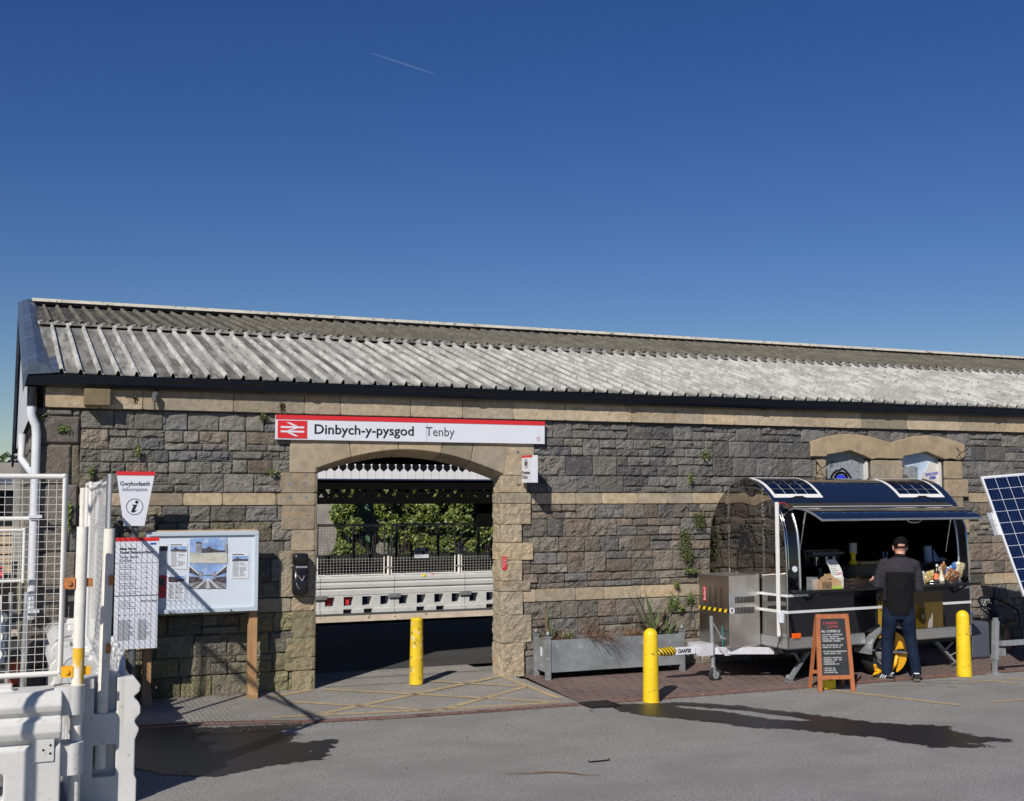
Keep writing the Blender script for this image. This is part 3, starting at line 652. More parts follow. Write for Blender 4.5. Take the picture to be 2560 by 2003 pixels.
# verge: lead-grey barge capping, barge boards
b=MB(); L=[]
for k in range(13):
    t=k/12; y=EY-.06+(RY-EY+.06)*t; z=EZ-.02+(RZ-EZ+.02)*t; lift=.012 if k%4 in(1,2) else 0
    L.append([(.20,y,z-.22),(.20,y,z+.03),(.24,y,z+.085+lift),(.33,y,z+.12+lift),(.42,y,z+.085+lift),(.47,y,z+.03),(.55,y,z+.035),(.55,y,z+.01),(.24,y,z-.02)])
b.loft(L,sm=False); b.build('verge_capping',SLATE,RF)
b=MB(); L=[[(.19,y,z-.25),(.19,y,z+.06),(.50,y,z+.10),(.50,y,z+.02),(.23,y,z-.02),(.23,y,z-.25)] for y,z in ((RY,RZ),(7.6,4.35),(8.6,3.5),(9.3,2.95))]
b.loft(L,sm=False); b.build('verge_capping',SLATE,RF)
b=MB(); b.add([(.26,EY+.1,EZ-.25),(.26,RY,RZ-.2),(.26,9,3.0),(.34,EY+.1,EZ-.25),(.34,RY,RZ-.2),(.34,9,3.0),(.26,EY+.1,3.0),(.34,EY+.1,3.0)],[(0,1,2,6),(3,7,5,4),(0,6,7,3)]); b.build('gable_boarding',mat('gable_white',(.55,.56,.58),.5,var=.05),RF)
# ---------- gutter ----------
GUT=mat('gutter_black',(.004,.0042,.005),.28,var=.2)
b=MB(); pr=[(-.09,3.475),(-.170,3.475),(-.175,3.455),(-.167,3.43),(-.172,3.40),(-.155,3.368),(-.13,3.352),(-.09,3.352),(-.09,3.475)]
b.loft([[(x,y,z) for y,z in pr] for x in (.20,21.6)],sm=False)
gt=b.build('gutter',GUT,ST)
x=1.15
while x<21.5:
    b=MB(); b.loft([[(q,y+(-.008 if y<-.12 else .008),z-.004) for y,z in pr] for q in (x,x+.07)],sm=False); b.build('gutter_joint',GUT,gt); x+=2.05
b=MB(); b.bx(.2,21.6,-.093,-.02,3.405,3.50); b.build('fascia_board',BLACKG,ST)
# downpipes on the corner
PVC=mat('white_pvc',(.62,.64,.68),.35,var=.04)
b=WB(); px=WP(270/3.1186,1000).x
b.tube([(.29,-.12,3.345),(.29,-.12,3.15)],.05,12); b.build('hopper',BLACKG,ST)
b=WB(); b.tube([(.285,-.12,3.14),(.29,-.12,3.05),(.335,-.10,2.95),(.345,-.09,2.85),(.345,-.09,.95)],.045,14); b.build('downpipe',PVC,ST)
b=WB(); b.tube([(.22,.8,2.9),(.22,.8,2.62),(.33,.3,2.45),(.345,-.02,2.38)],.04,12); b.build('downpipe',PVC,ST)
for zz in (1.99,1.02):
    b=MB(); b.bx(.29,.42,-.17,.0,zz,zz+.03); b.build('pipe_clip',PVC,ST)
# square bracket stone under the gutter, spot lamp, vent
p=WP(420/3.1186,700+890/3.1186,-.30)
b=WB(); b.bx(.80,1.06,-.22,-.07,3.17,3.345); b.build('stone_bracket',mat('mossy_block',(.17,.135,.075),.9,var=.2,vs=5,bump=.004,bs=40),ST,bevel=.008)
# ---------- name board on the wall ----------
NB=thing('station_sign','long white name board with red top stripe and station name above the archway','sign',(4.53,-.06,2.98))
a_,c_=WP(689,1039,-.06),WP(1359.5,1111,-.06); x0,x1,z1,z0=a_.x,c_.x,3.125,2.85
b=WB(); b.bx(x0,x1,-.085,-.035,z0,z1); b.build('board',SIGNW,NB)
b=WB(); b.bx(x0-.002,x1+.002,-.090,-.0855,z1-.047,z1+.003); b.build('red_stripe',RED,NB)
xb=x0+.02; lw=.335
b=WB(); b.bx(xb,xb+lw,-.090,-.0855,z0+.014,z1-.06); lg=b.build('logo_panel',RED,NB)
# double arrow
def arr(flip):
    cx_,cz_=xb+lw/2,(z0+.014+z1-.06)/2; W_,H_=lw*.80,.205*.76
    f=lambda a,c:(cx_+(a if not flip else -a)*W_/2,cz_+(c if not flip else -c)*H_/2)
    return f
b=WB()
for fl in (0,1):
    f=arr(fl); P=lambda pts:b.prism([f(*q) for q in pts],lambda a,c,d:(a,d,c),-.0925,-.0905)
    P([(-1,.45),(1,.45),(1,.18),(-1,.18)])
for pts in ([(-.55,1),(-.22,1),(.55,.40),(.22,.40)],[(.22,.22),(.50,.22),(-.22,-.22),(-.50,-.22)],[(.55,-1),(.22,-1),(-.55,-.40),(-.22,-.40)]):
    f=arr(0); b.prism([f(*q) for q in pts],lambda a,c,d:(a,d,c),-.0928,-.0908)
b.build('double_arrow',SIGNW,lg)
q=WP(784,1085,-.09); text('station_name','Dinbych-y-pysgod',.155,INK,NB,(q.x,-.088,z0+.072),bold=.0019,sx=1.075,world=True)
q=WP(1064,1090,-.09); text('station_name','Tenby',.155,INKG,NB,(q.x,-.088,z0+.072),world=True,sx=.93)
b=WB(); cx_,cz_=x1-.085,z0+.06; b.tube([(cx_+math.cos(t*.3927)*.022,-.088,cz_+math.sin(t*.3927)*.022) for t in range(16)],.0018,5,close=True); b.build('operator_mark',INKR,NB)
text('operator_mark','T',.03,INKR,NB,(cx_,-.087,cz_-.011),align='CENTER',world=True)
b=WB(); b.bx(4.64,4.643,-.0865,-.085,z0,z1-.05); b.build('panel_joint',INKG,NB)
# flag sign
FS=thing('ticket_sign','small white projecting flag sign for tickets right of the archway','sign',(6.0,-.03,2.6))
xs=WP(1322,1150,-.3).x
b=WB(); b.bx(xs,xs+.075,-.40,-.09,2.37,2.70); b.build('sign_box',SIGNW,FS,bevel=.003)
b=WB(); b.bx(xs-.003,xs-.0005,-.405,-.085,2.675,2.70); b.build('red_stripe',RED,FS)
for zz in (2.64,2.40):
    b=WB(); b.bx(xs+.02,xs+.05,-.09,0,zz,zz+.025); b.build('bracket',GALV,FS)
rL=(math.pi/2,0,-math.pi/2)
text('sign_text','Tocynnau',.062,INK,FS,(xs-.003,-.10,2.475),rot=rL,world=True,sx=.95); text('sign_text','Tickets',.062,INKG,FS,(xs-.003,-.10,2.42),rot=rL,world=True,sx=.95)
b=WB(); b.tube([(xs-.002,-.22+math.cos(t*.3927)*.055,2.60+math.sin(t*.3927)*.055) for t in range(16)],.003,5,close=True); b.add([(xs-.0025,-.235,2.565),(xs-.0025,-.185,2.585),(xs-.0025,-.205,2.64),(xs-.0025,-.255,2.62)],[(0,1,2,3)]); b.build('ticket_symbol',INK,FS)
# small red notice on right jamb, blue fixings
b=WB(); p0=WP(1237,1395,-.05); b.bx(XR-.004,XR+.005,.03,.13,1.15,1.45); 
b=WB(); b.bx(XR-.005,XR+.055,-.052,-.047,WP(1240,1424).z,WP(1240,1392).z); rn=b.build('notice_plate',RED,base=(XR+.025,-.05,WP(1240,1424).z)); tag(rn,'small red notice plate with white writing on the right jamb of the archway','notice')
for k in range(6): text('notice_text',['NOTICE','Passengers','must not','cross the','railway','line'][k],.014,SIGNW,rn,(-.026,-.003,.125-.02*k))
# ================= BEYOND THE ARCH =================
DY=12.45
def d12(x,y,Y=DY): p=WP(x,y,Y); return p.x,p.z
CV=thing('platform_canopy','dark lattice girder canopy with white picket cresting over the far platform','canopy',(7,DY,-.5))
b=WB(); b.bx(2,16,DY-.05,DY+.1,2.32,2.55); b.bx(2,16,DY-.08,DY+.12,2.0,2.15); b.bx(2,16,DY-.09,DY+.12,2.535,2.56)
b.build('girder',DEEP,CV)
BLUEB=mat('blue_beam',(.03,.05,.12),.5)
b=WB(); b.bx(2,16,DY-.105,DY-.09,2.53,2.555); b.build('girder_edge',BLUEB,CV)
b=WB(); x=2.1; k=0
while x<16:
    b.beam((x,DY,2.145),(x+.12,DY,2.325),.05,.12); b.beam((x+.27,DY,2.145),(x+.15,DY,2.325),.05,.12) if k%3 else b.beam((x+.22,DY,2.145),(x+.30,DY,2.325),.05,.10); x+=.33; k+=1
b.build('lattice_bracing',DEEP,CV)
b=WB(); x=2.1
while x<16:
    w=.188; c=x+w/2; fn=lambda a,q,d:(a,d,q)
    b.prism([(x+.004,2.56),(x+w-.004,2.56),(x+w-.004,2.715),(c+.02,2.775),(c+.006,2.79),(c+.006,2.85),(c-.006,2.85),(c-.006,2.79),(c-.02,2.775),(x+.004,2.715)],fn,DY-.09,DY-.06)
    b.ball((c,DY-.075,2.868),.024,8,6); x+=w
b.build('picket_cresting',mat('cresting_white',(.72,.72,.74),.45,var=.05),CV)
b=WB(); b.add([(2,DY-.04,2.56),(16,DY-.04,2.56),(16,14.5,3.25),(2,14.5,3.25),(2,DY-.04,2.50),(16,DY-.04,2.50),(16,14.5,3.15),(2,14.5,3.15)],[(0,1,2,3),(4,7,6,5),(0,4,5,1),(2,6,7,3),(0,3,7,4),(1,5,6,2)]); b.build('canopy_roof',DEEP,CV)
p0,p1=d12(1200,1244),d12(1236,1318); b=WB(); b.bx(p0[0],p1[0]+.3,DY+.15,DY+.4,p1[1],p0[1]); b.build('end_screen',DEEP,CV)
for xx in (2.6,14.6):
    b=WB(); b.rod((xx,DY+.1,-.5),(xx,DY+.1,2.0),.08); b.build('column',BLACK,CV)
# back wall of the far platform, ivy
BW=mat('pale_render_wall',(.30,.28,.26),.9,var=.2,vs=3,spots=[(6,.5,.2,(.18,.16,.14),.6)],bump=.01,bs=10)
b=MB(); b.bx(-2,26,19.0,19.3,-.5,3.0); tag(b.build('back_wall',BW,base=(7,19,-.5)),'pale rendered wall behind the ivy across the railway','wall')
b=MB(); x0=WP(905,1300,18.6).x; b.bx(x0-.35,x0+.25,18.7,18.8,-.5,3.1); 
for k in range(5): b.bx(x0-.33+k*.12,x0-.30+k*.12,18.67,18.7,-.5,3.1)
tag(b.build('green_door',mat('green_sheet',(.16,.27,.16),.5,var=.1),base=(x0,18.7,-.5)),'narrow green sheet metal panel between two masses of ivy','door')
def leafmat(name,c1,c2,c3):
    M=bpy.data.materials.new(name); M.use_nodes=True; nt=M.node_tree; P=nt.nodes['Principled BSDF']
    a=nn(nt,'ShaderNodeAttribute',attribute_name='Col'); sp=nn(nt,'ShaderNodeSeparateColor'); nt.links.new(a.outputs['Color'],sp.inputs[0])
    f=ramp(nt,sp.outputs[0],0,.6); c=mix(nt,f,c1,c2); f=ramp(nt,sp.outputs[0],.75,1); c=mix(nt,f,c,c3); nt.links.new(c,P.inputs['Base Color']); P.inputs['Roughness'].default_value=.42
    return M
def leaves(name,pts,size,m,parent=None,base=None,aspect=.75,bias=(0,-.6,.5),world=False):
    V=[];F=[];C=[]; n=0
    for p in pts:
        s=size*R.uniform(.6,1.25); d=Vector((R.gauss(0,.6)+bias[0],R.gauss(0,.6)+bias[1],R.gauss(0,.5)+bias[2])).normalized()
        a=d.orthogonal().normalized(); a.rotate(Matrix.Rotation(R.uniform(0,6.28),3,d)); c=d.cross(a)*aspect; p=Vector(p)
        V+=[p-a*s*.5,p+c*s*.42+d*s*.08,p+a*s*.55,p-c*s*.42+d*s*.08]; F.append((n,n+1,n+2,n+3)); n+=4; r=R.random(); C+=[(r,r,r,1)]*4
    b0=Vector(base) if base else (origin(parent) if world else Vector((0,0,0)))
    me=bpy.data.meshes.new(name); me.from_pydata([tuple(v-b0) for v in V],[],F); at=me.color_attributes.new('Col','FLOAT_COLOR','POINT'); at.data.foreach_set('color',[q for c_ in C for q in c_]); me.materials.append(m)
    o=bpy.data.objects.new(name,me); COL.objects.link(o)
    if parent is not None: o.parent=parent
    else: o.location=b0
    return o
IVY=leafmat('ivy_leaf',(.035,.065,.012),(.115,.155,.026),(.30,.31,.07))
xd=x0
def clumps(xa,xb,za,zb,n,y0=18.4):
    cs=[(R.uniform(xa,xb),y0-R.uniform(0,.5),R.uniform(za,zb),R.uniform(.16,.36)) for _ in range(int((xb-xa)*(zb-za)*11))]; out=[]
    for k in range(n):
        c=R.choice(cs); v=Vector((R.gauss(0,1),R.gauss(0,1),R.gauss(0,1))).normalized()*c[3]*R.uniform(.75,1.05); v.y=-abs(v.y)*.8; out.append((c[0]+v.x,c[1]+v.y,c[2]+v.z))
    return out
xl=WP(800,1290,18.4).x
tag(leaves('ivy',clumps(xl+.45,xd-.28,-.3,2.95,6000)+[(R.uniform(xl+.55,xd-.5),18.7,R.uniform(-.4,3.0)) for _ in range(900)],.125,IVY,base=(xl+1,18.4,-.5)),'narrow column of ivy at the left side of the view through the archway','ivy')
tag(leaves('ivy',clumps(xd+.38,16,.3,2.95,21000)+clumps(xd+.55,16,-.4,.5,2000)+[(R.uniform(xd+.7,16),18.75,R.uniform(-.4,3.0)) for _ in range(5000)],.125,IVY,base=(xd+3,18.4,-.5)),'broad mass of sunlit ivy right of the green panel across the railway','ivy')
TWIG=mat('dry_stems',(.13,.10,.075),.9,var=.3)
b=MB()
for k in range(170):
    x=R.uniform(xl-1.2,xl+7); y=17.9+R.uniform(-.3,.2); p=[(x,y,-.5)]; dx=R.uniform(-.5,.5)
    for j in range(4): p.append((x+dx*(j+1)/4+R.uniform(-.08,.08),y+R.uniform(-.1,.1),-.5+R.uniform(.25,.42)*(j+1)))
    b.tube(p,[.012,.010,.008,.006,.004],4)
tag(b.build('dry_shrub',TWIG,fix=False,base=(xl+3,17.9,-.5)),'tangle of bare brown stems below the ivy across the railway','shrub',kind='stuff')
# water filled barriers on the far platform, with mesh panels
def barrier_bm(b,L=1.9,H=.80,Wd=.42,big=False):
    """long axis X from 0..L, centred in Y, z from 0"""
    hw=Wd/2
    # ribbed upper beam
    prof=[(-hw*.72,H*.47),(-hw*.80,H*.50),(-hw*.80,H*.62),(-hw*.66,H*.655),(-hw*.66,H*.665),(-hw*.86,H*.70),(-hw*.86,H*.79),(-hw*.66,H*.83),(-hw*.66,H*.84),(-hw*.80,H*.875),(-hw*.76,H*.96),(-hw*.60,H)]
    prof=prof+[(-y,z) for y,z in prof[::-1]]
    b.loft([[(x,y,z) for y,z in prof] for x in (0,L)],sm=False)
    n=4; sol=H*.20; wz0,wz1=H*.20,H*.45
    b.bx(0,L,-hw*.80,hw*.80,wz1-.004,H*.475)
    # lower base splayed with foot cutouts
    b.bx(0,L,-hw*.82,hw*.82,H*.105,wz0)
    xs=[0]; pw=L/ (n*2+1)
    for k in range(n+1):
        xa=k*L/n-(.55*pw if 0<k else 0); xb=k*L/n+(.55*pw if k<n else 0); b.bx(max(0,xa),min(L,xb),-hw*.81,hw*.81,wz0-.004,wz1)
    for xa,xb in ((0,.30*L),(.42*L,.58*L),(.70*L,L)): b.bx(xa,xb,-hw,hw,0,H*.11)
    for c in (.12,.5,.88): b.bx(L*c-.07,L*c+.07,-.06,.06,H-.003,H+.035)
MESHW=mat('mesh_white',(.70,.69,.66),.45,var=.04)
def mesh_panel(root,x0,x1,z0,z1,y,sx,sz,wr=.0022,fr=.018,mw=MESHW,wb=True):
    b=WB() if wb else MB(); b.rod((x0,y,z0),(x0,y,z1+.01),fr); b.rod((x1,y,z0),(x1,y,z1+.01),fr); b.rod((x0,y,z0+.02),(x1,y,z0+.02),fr); b.rod((x0,y,z1-.01),(x1,y,z1-.01),fr); b.build('frame',mw,root)
    b=WB() if wb else MB(); n=max(1,round((x1-x0)/sx)); 
    for k in range(1,n): b.rod((x0+(x1-x0)*k/n,y,z0),(x0+(x1-x0)*k/n,y,z1),wr,n=4,cap=False)
    n=max(1,round((z1-z0)/sz))
    for k in range(1,n): b.rod((x0,y+.004,z0+(z1-z0)*k/n),(x1,y+.004,z0+(z1-z0)*k/n),wr,n=4,cap=False)
    return b.build('wire_mesh',mw,root,fix=False)
BY=13.62
XJ=[WP(797,1470,BY).x,WP(982,1470,BY).x]; LB=(WP(1157,1470,BY).x-XJ[0])/2-.015
proto=None
for k in range(-2,3):
    X0=XJ[0]+k*(LB+.015)
    labs={-1:'white barrier mostly hidden at the left edge of the archway',0:'white barrier with two red blocks showing in its holes',1:'white barrier with a yellow and a red smear on its top',2:'white barrier at the right edge of the archway view',-2:'white barrier hidden left of the archway on the far platform'}
    if k==-2: continue
    if proto is None:
        proto=thing('traffic_barrier',labs[k],'barrier',(X0,BY,-.5),0,'white barriers on the far platform'); b=MB(); barrier_bm(b,LB,.83); bb=b.build('body',BG_PL,proto,bevel=.012)
        b=MB(); b.bx(-.16,.13,-.23,-.20,.33,.42); b.build('coupling_plate',GALVD,proto)
        o=proto
    else: o=copy_tree(proto); o.location=(X0,BY,-.5); o['label']=labs[k]
    if k==0:
        for xx in (LB*.125-.06,LB*.375-.06): b=MB(); b.bx(xx,xx+.09,-.10,.05,.19,.36); b.build('red_block',mat('red_block',(.6,.03,.03),.5),o)
    if k==1:
        b=MB(); b.ball((.72,-.15,.80),.055,8,6,sc=(1.3,.5,.6)); b.build('yellow_smear',YELP,o)
        b=MB(); b.ball((.95,-.12,.83),.04,8,6,sc=(1.2,.5,.4)); b.build('red_smear',INKR,o)
pm=None
def z5m(x,y,Y): p=WP(680+x/3.032,1000+y/3.032,Y); return p
xa,xb=z5m(362,0,BY-.02).x,z5m(862,0,BY-.02).x; zt,zb=z5m(600,952,BY).z,z5m(600,1335,BY).z
for i,(xs_) in enumerate((xa-(z5m(915,0,BY).x-xa),xa,z5m(915,0,BY).x,z5m(1440,0,BY).x)):
    lab=['mesh panel mostly hidden by the left side of the archway','first full mesh panel seen through the archway','mesh panel in the middle of the archway with a paper notice','mesh panel cut off by the right side of the archway'][i]
    if pm is None:
        pm=thing('mesh_fence',lab,'fence panel',(xs_,BY,-.5+.83),0,'mesh panels on the far platform'); mesh_panel(pm,xs_,xs_+(xb-xa),zb,zt,BY,.075,.065,wr=.0024,fr=.016); 
        b=WB(); b.rod((xs_+(xb-xa)+.10,BY,zb-.3),(xs_+(xb-xa)+.10,BY,zt-.42),.03); b.build('post',POLEP,pm)
        b=WB(); b.bx(xs_+(xb-xa),xs_+(xb-xa)+.2,BY-.03,BY-.015,zb+.16,zb+.19); b.build('clip',GALV,pm)
    else: o=copy_tree(pm); o.location.x=xs_; o['label']=lab
p=z5m(1080,1118,BY-.04); q=z5m(1188,1197,BY-.04)
PN=thing('paper_notice','printed paper notice tied to the middle mesh panel beyond the archway','notice',((p.x+q.x)/2,BY-.04,q.z))
b=WB(); b.bx(p.x,q.x,BY-.045,BY-.04,q.z,p.z); b.build('sheet',SIGNW,PN)
b=WB()
for k in range(7): b.bx(p.x+.02,p.x+.02+R.uniform(.08,.17),BY-.048,BY-.0455,p.z-.03-k*.03,p.z-.022-k*.03)
b.ball(((p.x+q.x)/2+.04,BY-.047,(p.z+q.z)/2),.05,8,5,sc=(1,.04,1)); b.bx(q.x-.09,q.x-.02,BY-.048,BY-.0455,p.z-.10,p.z-.02)
b.build('print',INKG,PN)
# post and rail fence with black top rail behind barriers
RF_=thing('rail_fence','dark metal post and rail fence between the barriers and the ivy','fence',(8,16.6,-.5))
b=WB(); b.bx(1,17,16.58,16.62,1.42,1.45); b.build('rail',BLACK,RF_)
for k in range(14):
    b=WB(); b.bx(1.5+k*1.15,1.56+k*1.15,16.57,16.63,-.5,1.42); b.build('post',BLACK,RF_)
b=MB(); b.bx(0,18,17.3,17.45,-.5,.62); tag(b.build('low_wall',mat('dark_low_wall',(.012,.012,.012),.9,var=.3),base=(8,17.3,-.5)),'low dark wall behind the mesh panels on the far platform','wall')
# ================= LEFT OF THE BUILDING =================
GRN=leafmat('hedge_leaf',(.012,.03,.008),(.035,.06,.015),(.09,.12,.03))
pts=[(R.uniform(-9,.5),R.uniform(26,30),R.uniform(0,2.9)+.5*math.sin(R.uniform(0,9))) for _ in range(9000)]
tag(leaves('hedge',pts,.34,GRN,base=(-3,28,-.5)),'dark green hedge in the distance left of the station building','hedge')
b=MB(); b.bx(-9,.6,28.4,29,-.52,2.2); tag(b.build('dark_fence',BLACK,base=(-4,28.5,-.5)),'dark fence behind the hedge left of the building','fence')
SH=thing('platform_shelter','small white and slate building end beyond the left corner of the station','shelter',(-.2,14,-.5))
b=WB(); b.add([(-.75,14,2.42),(.25,14,2.42),(.25,14,2.55),(-.2,14,2.62),(-.75,14,2.47),(-.75,15,2.42),(.25,15,2.42),(.25,15,2.55),(-.2,15,2.62),(-.75,15,2.47)],[(0,1,2,3,4),(9,8,7,6,5),(0,4,9,5),(4,3,8,9),(3,2,7,8),(0,5,6,1)]); b.build('roof',SLATE,SH)
b=WB(); b.bx(-.55,-.1,14.02,14.2,1.95,2.42); b.build('white_fascia',mat('fascia_white',(.6,.62,.66),.5),SH)
b=WB(); b.bx(-.5,.3,14.25,14.5,-.5,2.3); b.build('wall',BLACK,SH)
CR=thing('timber_stack','stack of pale timber planks behind the mesh fences at the far left','timber',(-.35,3.0,1.0))
for k in range(5):
    b=WB(); b.bx(-1.2,.18,3.0,3.3,1.72-k*.12,1.82-k*.12); b.build('plank',WOODL,CR)
for xx in (-.9,.1):
    b=WB(); b.bx(xx-.05,xx+.05,3.05,3.25,0,1.23); b.build('trestle',BLACK,CR)
# second mesh panel behind, nearer the wall
F2=thing('mesh_fence','fine white mesh fence panel further back behind the first panel','fence panel',(-.5,-.8,0),0)
fz=lambda x,y:WP(x,y,-.8)
mesh_panel(F2,fz(-140,0).x,fz(61,1330).x,fz(30,1458).z,fz(30,1323).z,-.8,.045,.045,wr=.003,fr=.015)
b=WB(); b.rod((-1.6,-.8,fz(30,1297).z),(.28,-.8,fz(30,1297).z),.022); b.build('top_rail',MESHW,F2)
b=WB(); b.rod((.0,-.8,0),(.0,-.8,fz(0,1330).z),.02); b.rod((-.9,-.8,0),(-.9,-.8,fz(0,1330).z),.02); b.build('post',MESHW,F2)
b=WB(); b.bx(fz(-12,0).x,fz(4,0).x,-.83,-.825,fz(0,1406).z,fz(0,1377).z); s_=b.build('warning_sign',SIGNW,base=(fz(0,0).x,-.83,fz(0,1406).z)); tag(s_,'small white warning sign on the rear mesh fence at the left edge','sign')
b=MB(); bx0,bx1=WP(17,0,-.3).x,WP(56,0,-.3).x; b.bx(bx0,bx1,-.3,.05,WP(30,1455,-.3).z,WP(30,1420,-.3).z); o=b.build('red_crate',mat('red_plastic',(.6,.03,.05),.45,var=.1),bevel=.012,base=(bx0,-.3,1)); tag(o,'red plastic crate behind the fine mesh fence at the far left','crate')
# barrier frames, boards and clutter low down
KB=thing('storage_rack','black and grey metal rack of stacked site fittings against the building corner','rack',(-.15,-.5,0))
for k,(xa,xb,za,zb) in enumerate([(-.75,.28,1.0,1.03),(-.75,.28,.62,.66),(-.75,.28,.30,.36)]):
    b=WB(); b.bx(xa,xb,-.75,-.35,za,zb); b.build('shelf',BLACK,KB)
for xx in (-.7,-.42,-.12,.12,.26):
    b=WB(); b.rod((xx,-.76,0),(xx+.02,-.76,1.28),.022); b.build('upright',GALV,KB)
b=WB(); b.bx(-.72,-.25,-.7,-.4,1.03,1.24); b.build('black_box',BLACKG,KB,bevel=.03)
for k in range(3):
    b=WB(); b.rod((-.06,-.86,.70+k*.17),(-.02,-.80,.70+k*.17),.055,n=14); b.rod((.03,-.86,.70+k*.17),(.07,-.80,.70+k*.17),.055,n=14); b.build('cable_drum',MESHW,KB)
b=WB(); b.bx(-.14,.06,-.9,-.7,1.12,1.26); b.build('white_box',MESHW,KB,bevel=.015)
b=WB(); b.add([(.02,-.88,.62),(.10,-.88,.62),(.10,-.88,1.02),(.06,-.88,1.14),(.02,-.88,1.02),(.02,-.80,.62),(.10,-.80,.62),(.10,-.80,1.02),(.06,-.80,1.14),(.02,-.80,1.02)],[(0,1,2,3,4),(9,8,7,6,5),(0,5,6,1),(1,6,7,2),(2,7,8,3),(3,8,9,4),(4,9,5,0)]); b.build('grey_blade',SLATE,KB)
LP=thing('pallet','yellow and brown broken timber pallet on the ground at the far left','pallet',(-.2,-1.2,0))
for xx,cc in ((-.45,YELCH),(-.22,WOODL),(.02,YELCH),(-.7,YELCH)):
    b=WB(); b.bx(xx,xx+.19,-1.25,-1.05,.02,.26+.1*R.random()); b.build('block',cc,LP)
for z_ in (.30,.10):
    b=WB(); b.bx(-.8,.3,-1.28,-1.26,z_,z_+.045); b.build('slat',WOODL if z_<.2 else BLACK,LP)
b=MB(); b.bx(.15,.25,-.55,-.45,.0,.62); tag(b.build('red_board',mat('red_lead_board',(.30,.06,.03),.7,var=.3),base=(.2,-.5,0)),'rust red board propped against the left corner of the building','board')
# ---------- near barriers ----------
NBL=thing('traffic_barrier','near white plastic barrier parallel to the building at the left edge','barrier',(-1.45,-4.42,0),0,'near white plastic barriers')
L1=WP(152,1900,-4.6).x+1.45
def near_body(b,L,H=.885,Wd=.46):
    hw=Wd/2
    prof=[(-hw*.80,H*.40),(-hw*.80,H*.575),(-hw*.66,H*.605),(-hw*.66,H*.615),(-hw*.86,H*.645),(-hw*.95,H*.70),(-hw*.90,H*.78),(-hw*.70,H*.81),(-hw*.68,H*.82),(-hw*.86,H*.85),(-hw*.92,H*.90),(-hw*.80,H*.965),(-hw*.60,H)]
    prof=prof+[(-y,z) for y,z in prof[::-1]]
    b.loft([[(x,y,z) for y,z in prof] for x in (0,L)],sm=False)
    b.bx(0,L,-hw*.80,hw*.80,H*.10,H*.21); b.bx(0,L,-hw*.95,hw*.95,0,H*.12)
    b.bx(0,.16,-hw*.80,hw*.80,H*.2,H*.42); b.bx(L-.36,L,-hw*.80,hw*.80,H*.2,H*.42)
    k=.16+.24
    while k<L-.5: b.bx(k,k+.17,-hw*.80,hw*.80,H*.2,H*.42); k+=.17+.26
    for c in (.12,.5,.80): b.bx(L*c-.06,L*c+.06,-.05,.05,H-.01,H+.045)
b=MB(); near_body(b,L1)
o=b.build('body',WHITE_PL,NBL); bake(o,.009,2)
b=MB(); b.bx(L1-.19,L1-.045,-.196,-.186,.42,.585); o=b.build('recess_plate',WHITE_PL,NBL,bevel=.004)
b=MB()
for dx,dz in ((-.115,.50),(-.07,.53),(-.07,.475)): b.rod((L1+dx,-.199,dz),(L1+dx,-.18,dz),.008)
b.build('bolt_hole',INK,NBL)
for za,zb in ((.71,.905),(.30,.515)):
    b=MB(); ring=[]
    n=20
    for zz in (za,zb):
        r=[(L1-.05,-.12,zz)]+[(L1+.075+math.cos(t)*.078,-.04+math.sin(t)*.09,zz) for t in [(-90+180*k/n)*math.pi/180 for k in range(n+1)]]+[(L1-.05,.06,zz)]
        ring.append(r)
    b.loft(ring,sm=False); b.build('hinge_lug',WHITE_PL,NBL,bevel=.012)
px,py=WP(188,1850,-4.45).x,-4.45
PA=thing('fence_pole','white steel pole with a yellow stain dropped through the near barrier hinge','pole',(px,py,0))
b=WB(); b.rod((px,py,0.02),(px+.012,py,WP(193,1317,-4.45).z),.040,n=24); b.build('tube',POLEP,PA)
b=WB(); b.rod((px+.0045,py,.86),(px+.0075,py,1.16),.0408,n=24,cap=False); b.build('yellow_stain',mat('yellow_stained_paint',(.72,.69,.63),.5,var=.05,extra=lambda nt,tc,cc,P:mix(nt,ramp(nt,noise(nt,mapping(nt,tc,(9,9,3)),1,4),.42,.58),cc,(.70,.42,.02))),PA)
for zz,mm in ((1.0,CLAMP),(1.615,RUSTY)):
    b=WB(); b.bx(px-.105,px-.03,py-.03,py+.03,zz-.04,zz+.035); b.rod((px-.07,py-.045,zz),(px-.07,py-.03,zz),.017,n=6); b.bx(px+.03,px+.09,py-.005,py+.005,zz-.03,zz+.03); b.build('bracket',mm,PA)
# mesh panel above barrier one
NP=thing('mesh_fence','near white mesh fence panel standing above the left barrier','fence panel',(-.5,-4.35,.9))
p_=WP(150,1690,-4.35); mesh_panel(NP,-1.6,p_.x+.0,p_.z,WP(152,1188,-4.35).z,-4.35,.057,.0525,wr=.0022,fr=.019)
# barrier two, running towards the wall
B2=thing('traffic_barrier','near white plastic barrier pointing end-on with a scalloped right edge','barrier',(WP(258,1850,-4.1).x,-4.12,0),math.pi/2,'near white plastic barriers')
b=MB(); near_body(b,2.0,.90,.50)
hw=.25
